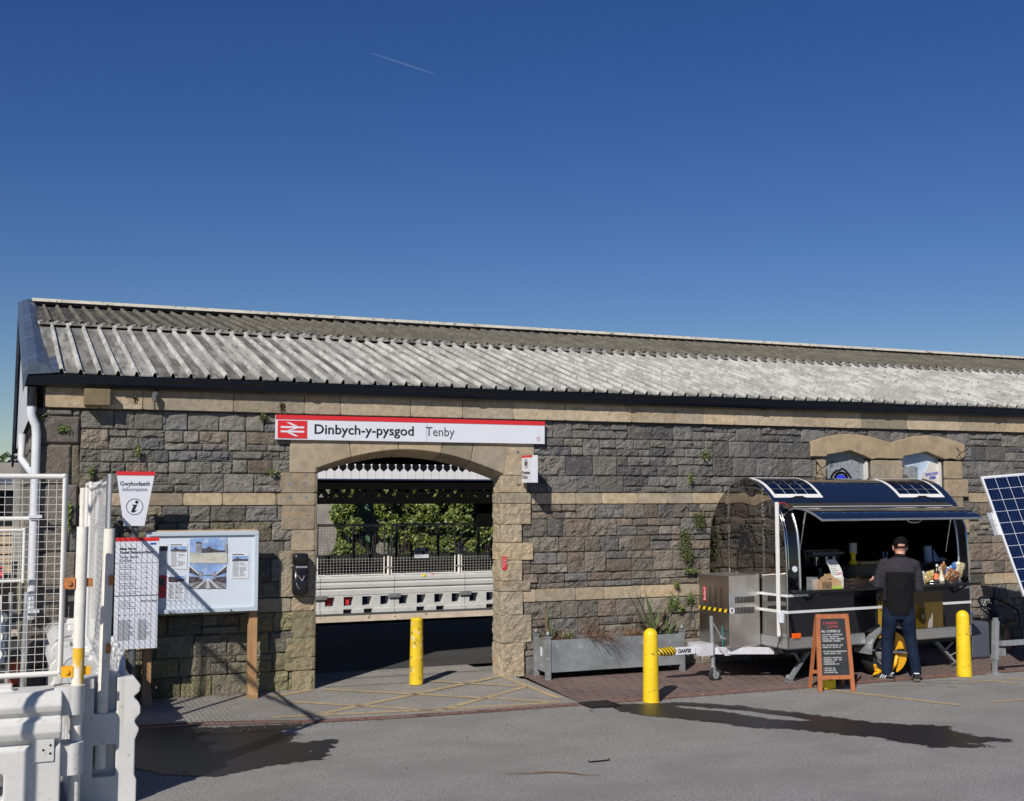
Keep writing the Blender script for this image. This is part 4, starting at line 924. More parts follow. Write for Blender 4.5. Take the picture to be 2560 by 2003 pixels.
# frame-like end towards the camera
x1=-.10
prof=[(.08,0),(hw*.92,0),(hw*.92,.16),(hw*.86,.19),(hw*.86,.45),(hw*.97,.52),(hw*.86,.56),(hw*.83,.585),(hw*.98,.63),(hw*1.0,.68),(hw*.92,.72),(hw*.80,.75),(hw*.80,.76),(hw*.96,.79),(hw*.98,.84),(hw*.80,.90),(.08,.90)]
for s_ in (-1,1): b.loft([[(x,-s_*y,z) for y,z in prof] for x in (x1,.03)],sm=False)
b.bx(x1,.03,-.1,.1,.425,.65); b.bx(x1,.03,-.1,.1,0,.20)
o=b.build('body',WHITE_PL,B2); bake(o,.009,2)
cx2=B2.location.x
for k in range(4): # lugs seen along the top
    b=MB(); b.add([(.25+k*.45,-.17,.88),(.45+k*.45,-.17,.88),(.40+k*.45,-.17,.99),(.33+k*.45,-.17,1.06),(.28+k*.45,-.17,.99),(.25+k*.45,-.11,.88),(.45+k*.45,-.11,.88),(.40+k*.45,-.11,.99),(.33+k*.45,-.11,1.06),(.28+k*.45,-.11,.99)],[(0,1,2,3,4),(9,8,7,6,5),(0,5,6,1),(1,6,7,2),(2,7,8,3),(3,8,9,4),(4,9,5,0)]); b.build('lifting_lug',WHITE_PL,B2,bevel=.012)
PB=thing('fence_pole','leaning white steel pole standing in the end of the near barrier','pole',(cx2,-4.17,.2))
pb0,pb1=WP(250,1920,-4.17),WP(274,1322,-4.17)
b=WB(); b.rod(pb0,pb1,.040,n=24); b.build('tube',POLEP,PB)
for t_ in (.50,.785): 
    q=pb0.lerp(pb1,t_); b=WB(); b.bx(q.x+.005,q.x+.038,q.y-.05,q.y-.03,q.z-.04,q.z+.03); b.build('bracket',RUSTY,PB)
# mesh panel along barrier two
n0=WP(274,1192,-4.1); n1=WP(228,1210,-2.0)
P2=thing('mesh_fence','white mesh fence panel running back from the near pole to the wall','fence panel',((n0.x+n1.x)/2,-3.1,.9))
b0=WP(258,1700,-4.1); b1=Vector((n1.x-.01,-2.0,.93))
b=WB(); b.rod(b0,n0+Vector((0,0,.02)),.020); b.rod(b1,n1+Vector((0,0,.02)),.020); b.rod(b0.lerp(n0,.97),b1.lerp(n1,.97),.018); b.rod(b0.lerp(n0,.02),b1.lerp(n1,.02),.018); b.build('frame',MESHW,P2)
b=WB(); K=34
for k in range(1,K): b.rod(b0.lerp(b1,k/K),n0.lerp(n1,k/K),.0015,n=4,cap=False)
for k in range(1,27): b.rod(b0.lerp(n0,k/27),b1.lerp(n1,k/27),.0022,n=4,cap=False)
b.build('wire_mesh',MESHW,P2,fix=False)
# third barrier continuing to the wall, with a panel
P3=thing('mesh_fence','white mesh fence panel nearest the wall, in line behind the other','fence panel',(.86,-1.2,.9))
e0,e1=Vector((.86,-1.88,.95)),Vector((.84,-.42,.95)); f0,f1=Vector((.87,-1.88,2.33)),Vector((.84,-.42,2.33))
b=WB(); b.rod(e0,f0,.02); b.rod(e1,f1,.02); b.rod(f0,f1,.022); b.rod(e0,e1,.02); b.build('frame',MESHW,P3)
b=WB()
for k in range(1,26): b.rod(e0.lerp(e1,k/26),f0.lerp(f1,k/26),.002,n=4,cap=False)
for k in range(1,25): b.rod(e0.lerp(f0,k/25),e1.lerp(f1,k/25),.002,n=4,cap=False)
b.build('wire_mesh',MESHW,P3,fix=False)
b=WB(); b.rod((.80,-.40,0),(.80,-.40,2.3),.03); b.build('post',POLEP,P3)
B3=copy_tree(B2); B3['label']='white plastic barrier behind the end-on one, close to the wall corner'; B3.location=(cx2-.05,-1.9,0.02)
# unseen poles added out of frame on the left to cast slanting shadows
SB=thing('shadow_poles','galvanised scaffold frame, unseen, added to cast slanting shadows','polework',(-.9,-6.5,0))
def off(px_,py_,t,pl=None):   # a point on the sun ray through a shadow spot
    return pl+SUN*t
s0=G(809,1800,0)+SUN*7.2; s1=WP(300,1390,-1.05)+SUN*5.6
b=WB(); b.rod(s0,s1,.028); b.build('brace',GALV,SB)
b=WB(); b.rod((s0.x,s0.y,0),s0,.03); b.build('upright',GALV,SB)
b=WB(); b.rod((s1.x,s1.y,0),s1,.03); b.build('upright',GALV,SB)
# ================= COFFEE TRAILER =================
PHI=math.radians(4.0); O=Vector((8.547,-1.746,0)); eU=Vector((math.cos(PHI),math.sin(PHI),0)); eV=Vector((-math.sin(PHI),math.cos(PHI),0))
def TL(u,v,z=0): return O+eU*u+eV*v+Vector((0,0,z))
def TP(px,py,v=0.):   # picture point on the plane at depth v of the trailer -> (u,z)
    d=ray(px,py); o=O+eV*v; t=(o-CAM).dot(eV)/d.dot(eV); q=CAM+d*t-O; return q.dot(eU),q.z
def cz(x,y,v=0): return TP(1950+x/4.366,1250+y/4.366,v)
GBLACK_SKY=mat('gloss_black_sky',(.010,.017,.036),.06,var=0,coat=1,spec=1,bump=.002,bs=1.2)  # gloss black with the reflected blue of the sky put into its colour
TR=thing('coffee_trailer','round topped glossy black coffee trailer with mirror steel end and open serving hatch','trailer',O,PHI)
L_=2.97; Wt=1.505
half=[(0,.56),(0,1.12),(.003,1.35),(.014,1.60),(.036,1.79),(.07,1.90),(.115,2.0),(.16,2.07),(.187,2.107),(.28,2.20),(.368,2.275),(.47,2.345),(.58,2.395),(.7525,2.435)]
sec=half+[(Wt-a,z) for a,z in half[-2::-1]]
def shell(b,pts,u0,u1,t=.02):
    n=len(pts); cen=Vector((Wt/2,1.4)); inn=[]
    for i,p in enumerate(pts):
        a=Vector(pts[max(0,i-1)]);c=Vector(pts[min(n-1,i+1)]); d=(c-a).normalized(); nr=Vector((d.y,-d.x)); 
        if nr.dot(cen-Vector(p))<0: nr=-nr
        inn.append(Vector(p)+nr*t)
    ring=list(pts)+[tuple(q) for q in inn[::-1]]
    b.loft([[(u,a,z) for a,z in ring] for u in (u0,u1)],sm=True); return b
b=MB(); shell(b,sec[7:],0,L_); b.build('roof_skin',GBLACK_SKY,TR)
b=MB(); b.bx(0,L_,0,.02,.56,1.10); b.build('side_panel',GBLACK,TR)
for u0,u1 in ((0,.185),(2.79,L_)):
    b=MB(); shell(b,half[1:8],u0,u1); b.build('side_pillar',GBLACK,TR)
b=MB(); shell(b,[(a+.012 if a<Wt/2 else a-.012,z-.01) for a,z in sec],.02,L_-.02,.01); 
o=None
b=MB(); 
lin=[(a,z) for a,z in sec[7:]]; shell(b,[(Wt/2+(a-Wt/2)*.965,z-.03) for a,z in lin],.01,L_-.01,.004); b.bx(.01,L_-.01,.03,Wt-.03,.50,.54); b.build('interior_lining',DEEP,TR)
# ends
def endp(u0,u1): 
    b=MB(); b.prism(sec,lambda a,z,d:(d,a,z),u0,u1); return b
endp(-.012,0).build('mirror_end',MIRROR,TR); endp(L_,L_+.012).build('far_end',GBLACK,TR)
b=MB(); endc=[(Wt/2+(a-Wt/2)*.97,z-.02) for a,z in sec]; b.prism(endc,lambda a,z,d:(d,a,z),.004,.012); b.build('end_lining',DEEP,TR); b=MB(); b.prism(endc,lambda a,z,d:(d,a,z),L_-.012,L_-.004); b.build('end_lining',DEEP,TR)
# edge beading
for u in (-.006,L_+.006):
    b=MB(); b.tube([(u,a,z) for a,z in sec],.008,6); b.build('edge_bead',CHROME,TR)
b=MB(); b.tube([(.185,a-.004,z) for a,z in half[1:8]],.016,6); b.build('hatch_jamb',ALU,TR)
b=MB(); b.tube([(2.79,a-.004,z) for a,z in half[1:8]],.016,6); b.build('hatch_jamb',ALU,TR)
b=MB(); b.tube([(.02,a-.006,z) for a,z in half[2:8]],.006,5); b.build('pillar_bead',CHROME,TR); b=MB(); b.tube([(2.955,a-.006,z) for a,z in half[1:8]],.006,5); b.build('pillar_bead',CHROME,TR)
# door seams on the mirror end
b=MB()
for v in (1.09,.43): b.beam((-.016,v,1.92),(-.016,v,2.32),.006,.006); 
b.beam((-.016,1.12,1.925),(-.016,.40,1.925),.008,.012)
b.beam((-.016,1.12,1.86),(-.016,.40,1.86),.012,.035,up=(1,0,0)); b.beam((-.016,1.09,1.22),(-.016,1.09,1.84),.006,.006); b.beam((-.016,.42,1.22),(-.016,.42,1.84),.006,.006); b.beam((-.016,1.09,1.24),(-.016,.42,1.24),.006,.006)
b.build('hatch_frame',CHROME,TR)
b=MB()
for k in range(26): b.ball((-.013,.40,.62+k*.05),.004,6,4)
for k in range(9): b.ball((-.014,1.115,1.93+k*.045),.005,6,4); b.ball((-.014,.405,1.93+k*.045),.005,6,4)
b.build('rivets',ALU,TR)
b=MB(); b.bx(-.022,-.012,.93,.97,1.20,1.27); b.bx(-.022,-.012,.53,.57,1.20,1.27); b.build('hinges',ALU,TR)
EMB=MB(); cy_,cz_=.765,1.59
for r in (1,): EMB.tube([(-.016,cy_+math.cos(t*math.pi/16)*.128,cz_+math.sin(t*math.pi/16)*.168) for t in range(32)],.005,5,close=True)
EMB.prism([(cy_+math.cos(math.pi*k/10)*.122,cz_+.0+math.sin(math.pi*k/10)*.162) for k in range(11)]+[(cy_-.06,cz_-.03),(cy_-.02,cz_+.06),(cy_+.03,cz_+.09),(cy_+.06,cz_-.02)],lambda a,z,d:(d,a,z),-.016,-.013)
em=EMB.build('emblem',INK,TR)
rL=(math.pi/2,0,-math.pi/2)
text('emblem_text','Coffee',.078,INK,em,(-.016,cy_+.115,cz_-.075),rot=rL,bold=.002)
for k,ch in enumerate("LISHEEN'S"):
    a=math.radians(180-(k+.5)*180/9); rr=.19
    text('emblem_text',ch,.075,INK,em,(-.016,cy_-math.cos(a)*rr*-1 if 0 else cy_-math.cos(a)*rr,cz_+.02+math.sin(a)*rr*1.05),rot=(math.pi/2,a-math.pi/2 if 0 else (math.pi/2-a),-math.pi/2),align='CENTER',bold=.004)
# counters
b=MB(); b.bx(.02,L_-.01,-.20,.33,1.085,1.115); b.build('serving_counter',BLACKG,TR,bevel=.006)
b=MB(); b.bx(.30,L_-.2,-.02,-.002,1.02,1.083); b.beam((.3,-.19,1.08),(.3,-.0,.98),.02,.02); b.beam((2.7,-.19,1.08),(2.7,-.0,.98),.02,.02); b.build('counter_bracket',BLACKG,TR)
b=MB(); b.bx(.95,2.80,.20,.55,1.33,1.36); b.bx(.95,2.80,.23,.25,1.117,1.33); b.build('inner_counter',mat('brown_black_counter',(.022,.018,.014),.25,var=.2),TR)
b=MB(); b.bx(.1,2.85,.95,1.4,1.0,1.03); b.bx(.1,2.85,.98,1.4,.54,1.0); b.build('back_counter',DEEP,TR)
for u,v,r_ in (cz(160,755,-.005)[0],0,.055),:
    b=MB(); b.rod((u,-.012,cz(160,755)[1]),(u,-.002,cz(160,755)[1]),.036,n=20); b.build('round_sticker',SIGNW,TR)
u,z=cz(1048,806,.22); b=MB(); b.ball((u,.226,z),.028,14,8,sc=(.7,.15,1.2)); b.build('oval_sticker',SIGNW,TR)
# trims
for q in ((-.02,1.45,-.014,0),(2.49,L_+.01,-.014,0),(-.03,-.0125,-.0,.53)):
    b=MB(); b.bx(*q,.838,.868); b.build('lower_trim',ALUP,TR)
for q in ((-.02,.34,-.014,0),(2.76,L_+.01,-.014,0),(-.03,-.0125,-.0,.53)):
    b=MB(); b.bx(*q,1.030,1.058); b.build('upper_trim',ALUP,TR)
b=MB(); b.bx(-.10,-.065,.055,.09,.57,2.14); b.build('corner_post',WPAINT,TR,bevel=.004)
b=MB(); b.bx(-.10,-.05,.01,.075,.73,.86); b.build('junction_box',SIGNW,TR,bevel=.006)
b=MB(); b.tube([(-.08,.05,.73),(-.08,.03,.6),(-.11,.06,.48),(-.07,.12,.38),(-.02,.15,.36)],.006,6); b.build('cable',BLACK,TR)
b=MB(); b.tube([(-.04,.10,2.11),(-.0,.09,2.135),(.06,.10,2.13),(.12,.10,2.08)],.005,6); b.build('red_wire',INKR,TR)
u,z=TP(1700+1410/4.879,1400+925/4.879); b=MB(); b.bx(u-.06,u+.06,-.03,-.001,z-.03,z+.03); b.build('side_light',ORANGE,TR,bevel=.006)
b=MB(); b.bx(-.03,-.012,.02,.10,.56,.60); b.build('grey_socket',GALVD,TR)
# yellow cup graphic on the lower side, sits 2 mm proud
YG=mat('amber_graphic',(.085,.052,.006),.2,var=.1,coat=.3); YG2=mat('bright_amber',(.36,.21,.010),.3,var=.1,coat=.3)
f3=lambda a,z,d:(a,d,z)
b=MB(); b.prism([(1.455,.585),(1.43,.70),(1.42,.85),(1.44,.96),(1.50,1.02),(1.56,1.04),(2.485,1.04),(2.485,.565),(1.90,.565),(1.85,.62),(1.75,.66),(1.55,.66)],f3,-.004,-.001); g=b.build('yellow_graphic',YG,TR)
b=MB(); b.prism([TP(1980+x/5.176,1450+y/5.176,0) for x,y in [(1110,380),(1115,260),(1160,190),(1230,160),(1230,590),(1150,610),(1110,560)]],f3,-.008,-.005); b.build('cup_shape',YG2,g)
b=MB()
for pts in ([(1670,450),(1705,450),(1705,480),(1690,515),(1675,490)],[(1810,420),(1800,470),(1770,520),(1755,580),(1750,635),(1810,635),(1815,560),(1818,470)]): b.prism([TP(1980+x/5.176,1450+y/5.176,0) for x,y in pts],f3,-.008,-.005)
b.build('pale_graphic',mat('pale_graphic_grey',(.30,.29,.26),.4),g)
text('graphic_text','COFFEE',.05,INK,g,(1.455,-.0095,.80),rot=(math.pi/2,-math.pi/2,0))
# skirt of diamond plate
DP=mat('diamond_plate',(.20,.20,.205),.38,metal=.85,var=.12,vs=8)
def dplate(b,p0,p1,z0,z1,nrm):
    p0=Vector(p0);p1=Vector(p1);L=(p1-p0).length; d=(p1-p0)/L; n=Vector(nrm); k=0; x=.015
    while x<L-.01:
        for j in range(int((z1-z0-.01)/.024)):
            z=z0+.016+j*.024+(.012 if k%2 else 0); c=p0+d*x+Vector((0,0,z)); s=1 if (k+j)%2 else -1
            b.beam(c-d*.008-Vector((0,0,.006*s)),c+d*.008+Vector((0,0,.006*s)),.005,.005,up=n,mi=1)
        x+=.026; k+=1
for u0,u1 in ((-.005,1.17),(1.93,L_)): b=MB(); b.bx(u0,u1,-.010,.02,.42,.562); dplate(b,(u0,-.011,0),(u1,-.011,0),.42,.562,(0,-1,0)); b.build('skirt_plate',[DP,ALUP],TR)
b=MB(); b.bx(-.015,-.005,-.01,.90,.42,.562); dplate(b,(-.016,0,0),(-.016,.55,0),.42,.562,(-1,0,0)); b.build('end_skirt',[DP,ALUP],TR)
b=MB(); b.bx(.05,L_-.05,.25,Wt-.1,.33,.42); b.bx(.0,L_-.02,.12,.2,.36,.50); b.build('chassis',BLACK,TR)
# drip rail and awning
b=MB(); b.bx(.06,2.80,.10,.145,2.065,2.10); b.bx(.06,2.80,.13,.17,2.10,2.125); b.build('hatch_rail',mat('bronze_rail',(.10,.085,.07),.3,metal=.6,var=.1),TR)
aw=[(.13,2.055),(.02,2.075),(-.10,2.072),(-.22,2.045),(-.33,2.005),(-.45,1.95)]
b=MB(); ring=aw+[(a+.004,z-.03) for a,z in aw[::-1]]; b.loft([[(u,a,z) for a,z in ring] for u in (.14,2.74)],sm=True); A=b.build('awning',GBLACK_SKY,TR)
b=MB(); b.tube([(.14,a,z-.012) for a,z in aw],.014,6); b.tube([(2.74,a,z-.012) for a,z in aw],.014,6); b.rod((.14,-.452,1.935),(2.74,-.452,1.935),.014); b.build('awning_edge',ALU,A)
b=MB(); b.bx(.14,2.74,.03,.05,2.083,2.09); b.build('awning_strip',ALUP,A)
b=MB(); b.tube([(1.62,-.30,1.97),(1.62,-.30,1.91),(1.66,-.30,1.89),(1.80,-.30,1.89),(1.84,-.30,1.91),(1.84,-.30,1.97)],.010,6); b.build('awning_handle',ALU,A)
for u in (.26,2.66):
    b=MB(); b.rod((u,-.03,2.02),(u-.03,.06,1.50),.006); b.rod((u,-.03,2.02),(u-.008,-.005,1.88),.011); b.build('gas_strut',CHROME,TR)
# flexible solar panels on the roof
def roofv(v): 
    for (a,z),(c,y) in zip(half,half[1:]):
        if v<=c: return z+(y-z)*(v-a)/(c-a)
    return half[-1][1]
def flex(u0,u1,v0,v1):
    def skin(b,ua,ub,va,vb,h,n=10): b.loft([[(u,va+(vb-va)*k/n,roofv(min(va+(vb-va)*k/n,.7525))+h) for k in range(n+1)]+[(u,va+(vb-va)*k/n,roofv(min(va+(vb-va)*k/n,.7525))+.001) for k in range(n,-1,-1)] for u in (ua,ub)],sm=False)
    b=MB(); skin(b,u0,u1,v0,v1,.006); p=b.build('flexible_solar_panel',WPAINT,TR)
    b=MB(); m_=.04; gu=(u1-u0-2*m_)/4; gv=(v1-v0-2*m_)/5
    for i in range(4):
        for j in range(5): skin(b,u0+m_+gu*i+.004,u0+m_+gu*(i+1)-.004,v0+m_+gv*j+.003,v0+m_+gv*(j+1)-.003,.009,3)
    b.build('cell',CELL,p)
    b=MB(); uc=(u0+u1)/2; b.bx(uc-.06,uc+.06,v0-.012,v0+.018,roofv(v0)-.01,roofv(v0)+.022)
    b.tube([(uc+.05,v0,roofv(v0)+.01),(uc+.17,v0-.03,roofv(v0-.03)+.014),(uc+.3,v0-.09,roofv(v0-.09)+.012),(uc+.42,v0-.13,roofv(v0-.13)+.008)],.006,6)
    b.tube([(uc-.05,v0,roofv(v0)+.01),(uc-.16,v0-.02,roofv(v0-.02)+.014),(uc-.24,v0-.07,roofv(v0-.07)+.012),(uc-.26,v0-.13,roofv(v0-.13)+.008)],.006,6); b.build('cable',BLACK,p)
ua=TP(1700+1150/4.879,1150+405/4.879,.27)[0]; ub=TP(1700+1745/4.879,1150+405/4.879,.27)[0]; flex(ua,ub,.27,.74)
ua=TP(2100+705/4.746,1150+395/4.746,.27)[0]; ub=TP(2100+1240/4.746,1150+385/4.746,.27)[0]; flex(ua,ub,.27,.74)
# wheel, mudguard, legs
uw,zw=1.55,.305
b=MB(); 
def ringprof(b,c,prof,n=40,mi=0):
    rings=[]
    for k in range(n):
        t=2*math.pi*k/n; rings.append([(c[0]+r*math.cos(t),c[1]+v,c[2]+r*math.sin(t)) for r,v in prof])
    rings.append(rings[0]); b.loft(rings,mi,cap=False)
wh=thing('wheel','','wheel'); bpy.data.objects.remove(wh)
b=MB(); ringprof(b,(uw,.02,zw),[(.185,.0),(.20,-.006),(.26,-.012),(.295,.0),(.302,.02),(.302,.15),(.29,.165),(.20,.165),(.185,.15)]); ty=b.build('wheel',RUBBER,TR)
b=MB(); ringprof(b,(uw,.02,zw),[(.0,.03),(.06,.025),(.07,.05),(.13,.055),(.15,.02),(.185,.0),(.19,.15),(.0,.15)]); b.build('rim',GALV,ty)
b=MB(); rings=[]
for k in range(17):
    t=math.pi*(1.02-1.04*k/16); rings.append([(uw+(.385+dr)*math.cos(t),v,zw+.02+(.305+dr)*math.sin(t)) for dr,v in ((0,-.10),(0,.18),(-.008,.18),(-.008,-.09),(-.025,-.09),(-.025,-.10))])
b.loft(rings,sm=False); b.build('mudguard',GALV,TR)
b=MB(); b.bx(uw-.36,uw+.36,.17,.22,.30,.60); b.build('wheel_well',BLACK,TR)
def leg(top,foot,brace):
    b=MB(); t=Vector(top);f=Vector(foot)
    for s in (-.022,.022): b.beam(t+Vector((0,s,0)),f+Vector((0,s,0)),.012,.035)
    for k in range(1,7): q=t.lerp(f,k/7); b.bx(q.x-.012,q.x+.012,q.y-.02,q.y+.02,q.z-.012,q.z+.012)
    b.rod((f.x-.01,f.y-.03,f.z+.01),(f.x-.01,f.y+.03,f.z+.01),.035); b.bx(f.x-.05,f.x+.03,f.y-.04,f.y+.04,.006,.025)
    b.beam(brace,t.lerp(f,.5),.02,.025); b.build('prop_stand',GALVD,TR)
leg((.50,.20,.40),(.18,.20,.05),(.24,.20,.36)); leg((2.50,.20,.40),(2.90,.20,.05),(2.86,.20,.33))
b=MB(); b.rod((2.62,.05,.18),(2.84,-.08,.31),.010); b.build('winding_handle',CHROME,TR)
# drawbar
WM=mat('drawbar_white',(.60,.61,.64),.4,metal=.2,var=.1,spots=[(14,.6,.08,(.3,.3,.3),.6)])
b=MB(); b.beam((.3,.25,.365),(-.80,.72,.375),.05,.08); b.beam((.3,1.25,.365),(-.80,.78,.375),.05,.08); b.beam((-.72,.75,.38),(-1.12,.75,.385),.07,.075); b.bx(-.80,-.62,.62,.88,.32,.46); b.build('drawbar',WM,TR)
b=MB(); b.prism([(-.60,.41),(-.40,.405),(-.33,.345),(-.25,.36),(.0,.415),(.07,.40),(.10,.33),(-.50,.315)],lambda a,z,d:(a,d,z),.55,.562); b.build('drawbar_fairing',WM,TR)
b=MB(); b.bx(-1.10,-.83,.700,.712,.345,.43); b.build('white_plate',SIGNW,TR); text('plate_text','OAAP28',.062,INK,TR,(-1.075,.698,.365),bold=.002,sx=.8)
HZ=mat('hazard_tape',(.75,.52,.01),.5,var=0,extra=lambda nt,tc,cc,P:(lambda w:(nt.links.new(mapping(nt,tc,(1,1,1),(0,math.radians(35),0)),w.inputs['Vector']),mix(nt,ramp(nt,w.outputs['Fac'],.48,.52),cc,(.01,.01,.01)))[1])(nn(nt,'ShaderNodeTexWave',i_1=9.)))
b=MB(); b.loft([[(u,.75+r*math.cos(t*math.pi/5),.385+r*.9*math.sin(t*math.pi/5)) for t in range(10)] for u,r in ((-1.08,.045),(-1.14,.058),(-1.22,.055),(-1.30,.05),(-1.335,.028))],sm=False); b.build('hitch_cover',HZ,TR)
b=MB(); ju,jv=-.60,.66; b.rod((ju-.02,jv,.78),(ju,jv,.17),.024); b.rod((ju-.02,jv,.74),(ju+.11,jv-.02,.52),.008); b.rod((ju+.10,jv-.02,.515),(ju+.10,jv-.10,.515),.012); b.bx(ju-.03,ju+.05,jv-.05,jv+.05,.34,.44); b.build('jockey_post',GALVD,TR)
b=MB(); ringprof(b,(ju+.02,jv-.025,.086),[(.045,0),(.075,0),(.082,.012),(.082,.04),(.075,.05),(.045,.05)],24); jw=b.build('jockey_wheel',RUBBER,TR)
b=MB(); b.rod((ju+.02,jv-.028,.086),(ju+.02,jv+.028,.086),.046,n=20); b.bx(ju-.02,ju+.01,jv-.035,jv-.027,.08,.19); b.bx(ju-.02,ju+.01,jv+.027,jv+.035,.08,.19); b.build('rim',GALV,jw)
b=MB(); b.rod((-.50,.60,.42),(-.505,.60,.66),.005); b.build('teal_rod',mat('teal_rod',(.02,.22,.24),.4),TR)
# generator locker on the drawbar
LK=thing('generator_locker','tall stainless steel locker with vent slots standing on the trailer drawbar','locker',TL(-.485,.48,.41),PHI)
w_,d_,h_=.455,.60,.85
b=MB(); b.bx(0,w_,0,d_,0,h_); b.build('case',STEEL,LK,bevel=.006)
b=MB(); b.bx(-.003,-.0005,.004,d_-.004,.004,h_-.004); b.build('side_sheet',STEELD,LK)
for zz in (.60,.475):
    b=MB()
    for k in range(14): b.bx(.085+k*.021,.098+k*.021,-.003,.01,zz-.075,zz)
    b.build('vent_slots',INK,LK)
b=MB()
for yy in (.13,.24,.35,.46):
    for k in range(12): b.bx(-.005,-.0032,yy,yy+.045,.47+k*.02,.479+k*.02)
b.build('vent_slots',INK,LK)
b=MB(); b.bx(-.006,-.0052,.455,.51,.52,.70); b.build('red_label',INKR,LK)
b=MB()
for k in range(7): b.bx(-.0068,-.0061,.463,.502-(k%3)*.01,.535+k*.022,.545+k*.022)
b.build('label_print',SIGNW,LK)
b=MB(); b.bx(-.006,-.0035,-.0,d_,.415,.455); b.build('hazard_strip',mat('hazard_strip',(.75,.52,.01),.5,var=0,extra=lambda nt,tc,cc,P:(lambda w:(nt.links.new(mapping(nt,tc,(1,1,1),(math.radians(-30),0,0)),w.inputs['Vector']),mix(nt,ramp(nt,w.outputs['Fac'],.48,.52),cc,(.01,.01,.01)))[1])(nn(nt,'ShaderNodeTexWave',i_1=3.4,bands_direction='Y'))),LK)
b=MB(); b.rod((.035,-.001,.44),(.035,-.004,.44),.037,n=24); b.build('arrow_disc',SIGNW,LK)
b=MB(); b.prism([(.028,.415),(.042,.415),(.042,.445),(.056,.438),(.035,.470),(.014,.438),(.028,.445)],lambda a,z,d:(a,d,z),-.0055,-.0045); b.build('arrow',INK,LK)
b=MB(); b.bx(-.0045,.001,.0,d_,.19,.195); b.build('seam',INK,LK)
# wheel clamp
WC=thing('wheel_clamp','yellow wheel clamp locked over the trailer wheel','wheel clamp',TL(uw,-.05,0),PHI)
b=MB(); b.prism([(.25*math.cos(t),zw+.25*math.sin(t)) for t in [math.radians(a) for a in range(-75,80,10)]]+[(.05,zw+.10),(.05,zw-.10)],lambda a,z,d:(a,d,z),-.02,-.008); b.build('clamp_disc',CLAMP,WC)
b=MB(); b.prism([(-.24,zw+.22),(-.12,zw+.285),(-.10,zw+.25),(-.2,zw+.18)],lambda a,z,d:(a,d,z),-.02,-.008); b.build('upper_finger',CLAMP,WC)
b=MB(); b.tube([(-.28,-.02,.12),(-.20,-.04,.08),(-.08,-.05,.09),(.02,-.04,.17),(.06,-.03,.26)],.024,8); b.beam((-.32,-.03,.03),(-.24,-.03,.11),.06,.02); b.beam((-.30,-.03,.18),(-.26,-.02,.09),.03,.02); b.build('clamp_arm',CLAMP,WC)
b=MB(); b.tube([(-.33,.0,zw+.05),(-.25,-.03,zw+.045),(-.05,-.05,zw+.02),(.25,-.05,zw-.02),(.34,-.02,zw-.02)],.020,8); b.build('steel_bar',CHROME,WC)
b=MB(); b.bx(.06,.16,-.06,-.025,zw-.02,zw+.04); b.build('lock',BLACKG,WC,bevel=.005)
# ---- goods on the counters ----
CTOP=1.116
def on(name,label,cat,u,v,z=CTOP,group=None,rz=0): return thing(name,label,cat,TL(u,v,z),PHI+rz,group)
u=cz(340,900,-.1)[0]
t=on('clear_box','clear acrylic box at the left end of the serving counter','box',u,-.12)
b=MB(); 
for q in ((-.045,.045,-.05,-.046),(-.045,.045,.046,.05)): b.bx(q[0],q[1],q[2],q[3],0,.145)
b.bx(-.045,-.041,-.046,.046,0,.145); b.bx(.041,.045,-.046,.046,0,.145); b.build('walls',mat('clear_acrylic',(.8,.85,.88),.05,var=0,alpha=.07,spec=1),t)
t=on('cardboard_box','open brown cardboard box next to the clear acrylic box','box',cz(460,880,-.1)[0],-.10)
b=MB(); b.bx(-.085,.085,-.07,.07,0,.11); b.beam((-.08,-.07,.11),(.07,-.07,.16),.004,.06) ; b.build('carton',mat('cardboard',(.42,.25,.13),.8,var=.12),t); b=MB(); b.bx(-.06,.08,-.0725,-.0705,.01,.085); b.build('mesh_print',mat('mesh_print_brown',(.16,.11,.07),.8,var=.6,vs=60),t)
t=on('cardboard_tray','slanted brown cardboard tray with a green base','tray',cz(590,890,-.1)[0],-.09)
b=MB(); b.add([(-.09,-.06,.03),(.07,-.06,.03),(.07,-.06,.09),(-.03,-.06,.13),(-.09,-.06,.17),(-.09,.06,.03),(.07,.06,.03),(.07,.06,.09),(-.03,.06,.13),(-.09,.06,.17)],[(0,1,2,3,4),(9,8,7,6,5),(0,5,6,1),(1,6,7,2),(2,7,8,3),(3,8,9,4),(4,9,5,0)]); b.build('carton',mat('cardboard_light',(.50,.32,.17),.8,var=.1),t); b=MB(); b.bx(-.095,.075,-.065,.065,0,.03); b.build('green_base',mat('lime_green',(.35,.5,.08),.6),t)
u0,z0_=cz(640,840,.0); t=on('menu_sheet','curled white handwritten price sheet standing on the counter','notice',u0,.0)
b=MB(); n=8; rr=[]
for k in range(n+1):
    f=k/n; rr.append([(-.085-.05*f+.0,.02+.05*f*f,.12+.21*f),(.085-.07*f*f,.02+.05*f*f,.12+.21*f)])
vs=[p for r in rr for p in r]; b.add(vs,[(2*k,2*k+1,2*k+3,2*k+2) for k in range(n)]); b.bx(-.08,.08,.0,.03,0,.12); b.build('sheet',mat('paper',(.68,.68,.64),.7,var=.03),t,fix=False)
b=MB()
for k in range(6):
    f=.15+.12*k; y=.02+.05*f*f-.003; z=.12+.21*f; b.beam((-.07-.05*f,y,z),(.03-.04*f-.02*(k%2),y,z),.001,.003)
b.build('handwriting',INKG,t)
b=MB(); b.beam((.0,.022,.16),(.075,.022,.165),.001,.014); b.build('pink_writing',mat('pink_ink',(.75,.08,.2),.6),t)
t=on('wire_basket','black wire basket with cutlery in the middle of the serving counter','basket',cz(810,890,-.1)[0],-.10)
b=MB()
for z in (0.004,.05,.10): b.tube([(-.11,-.06,z),(.11,-.06,z),(.11,.06,z),(-.11,.06,z)],.003,4,close=True)
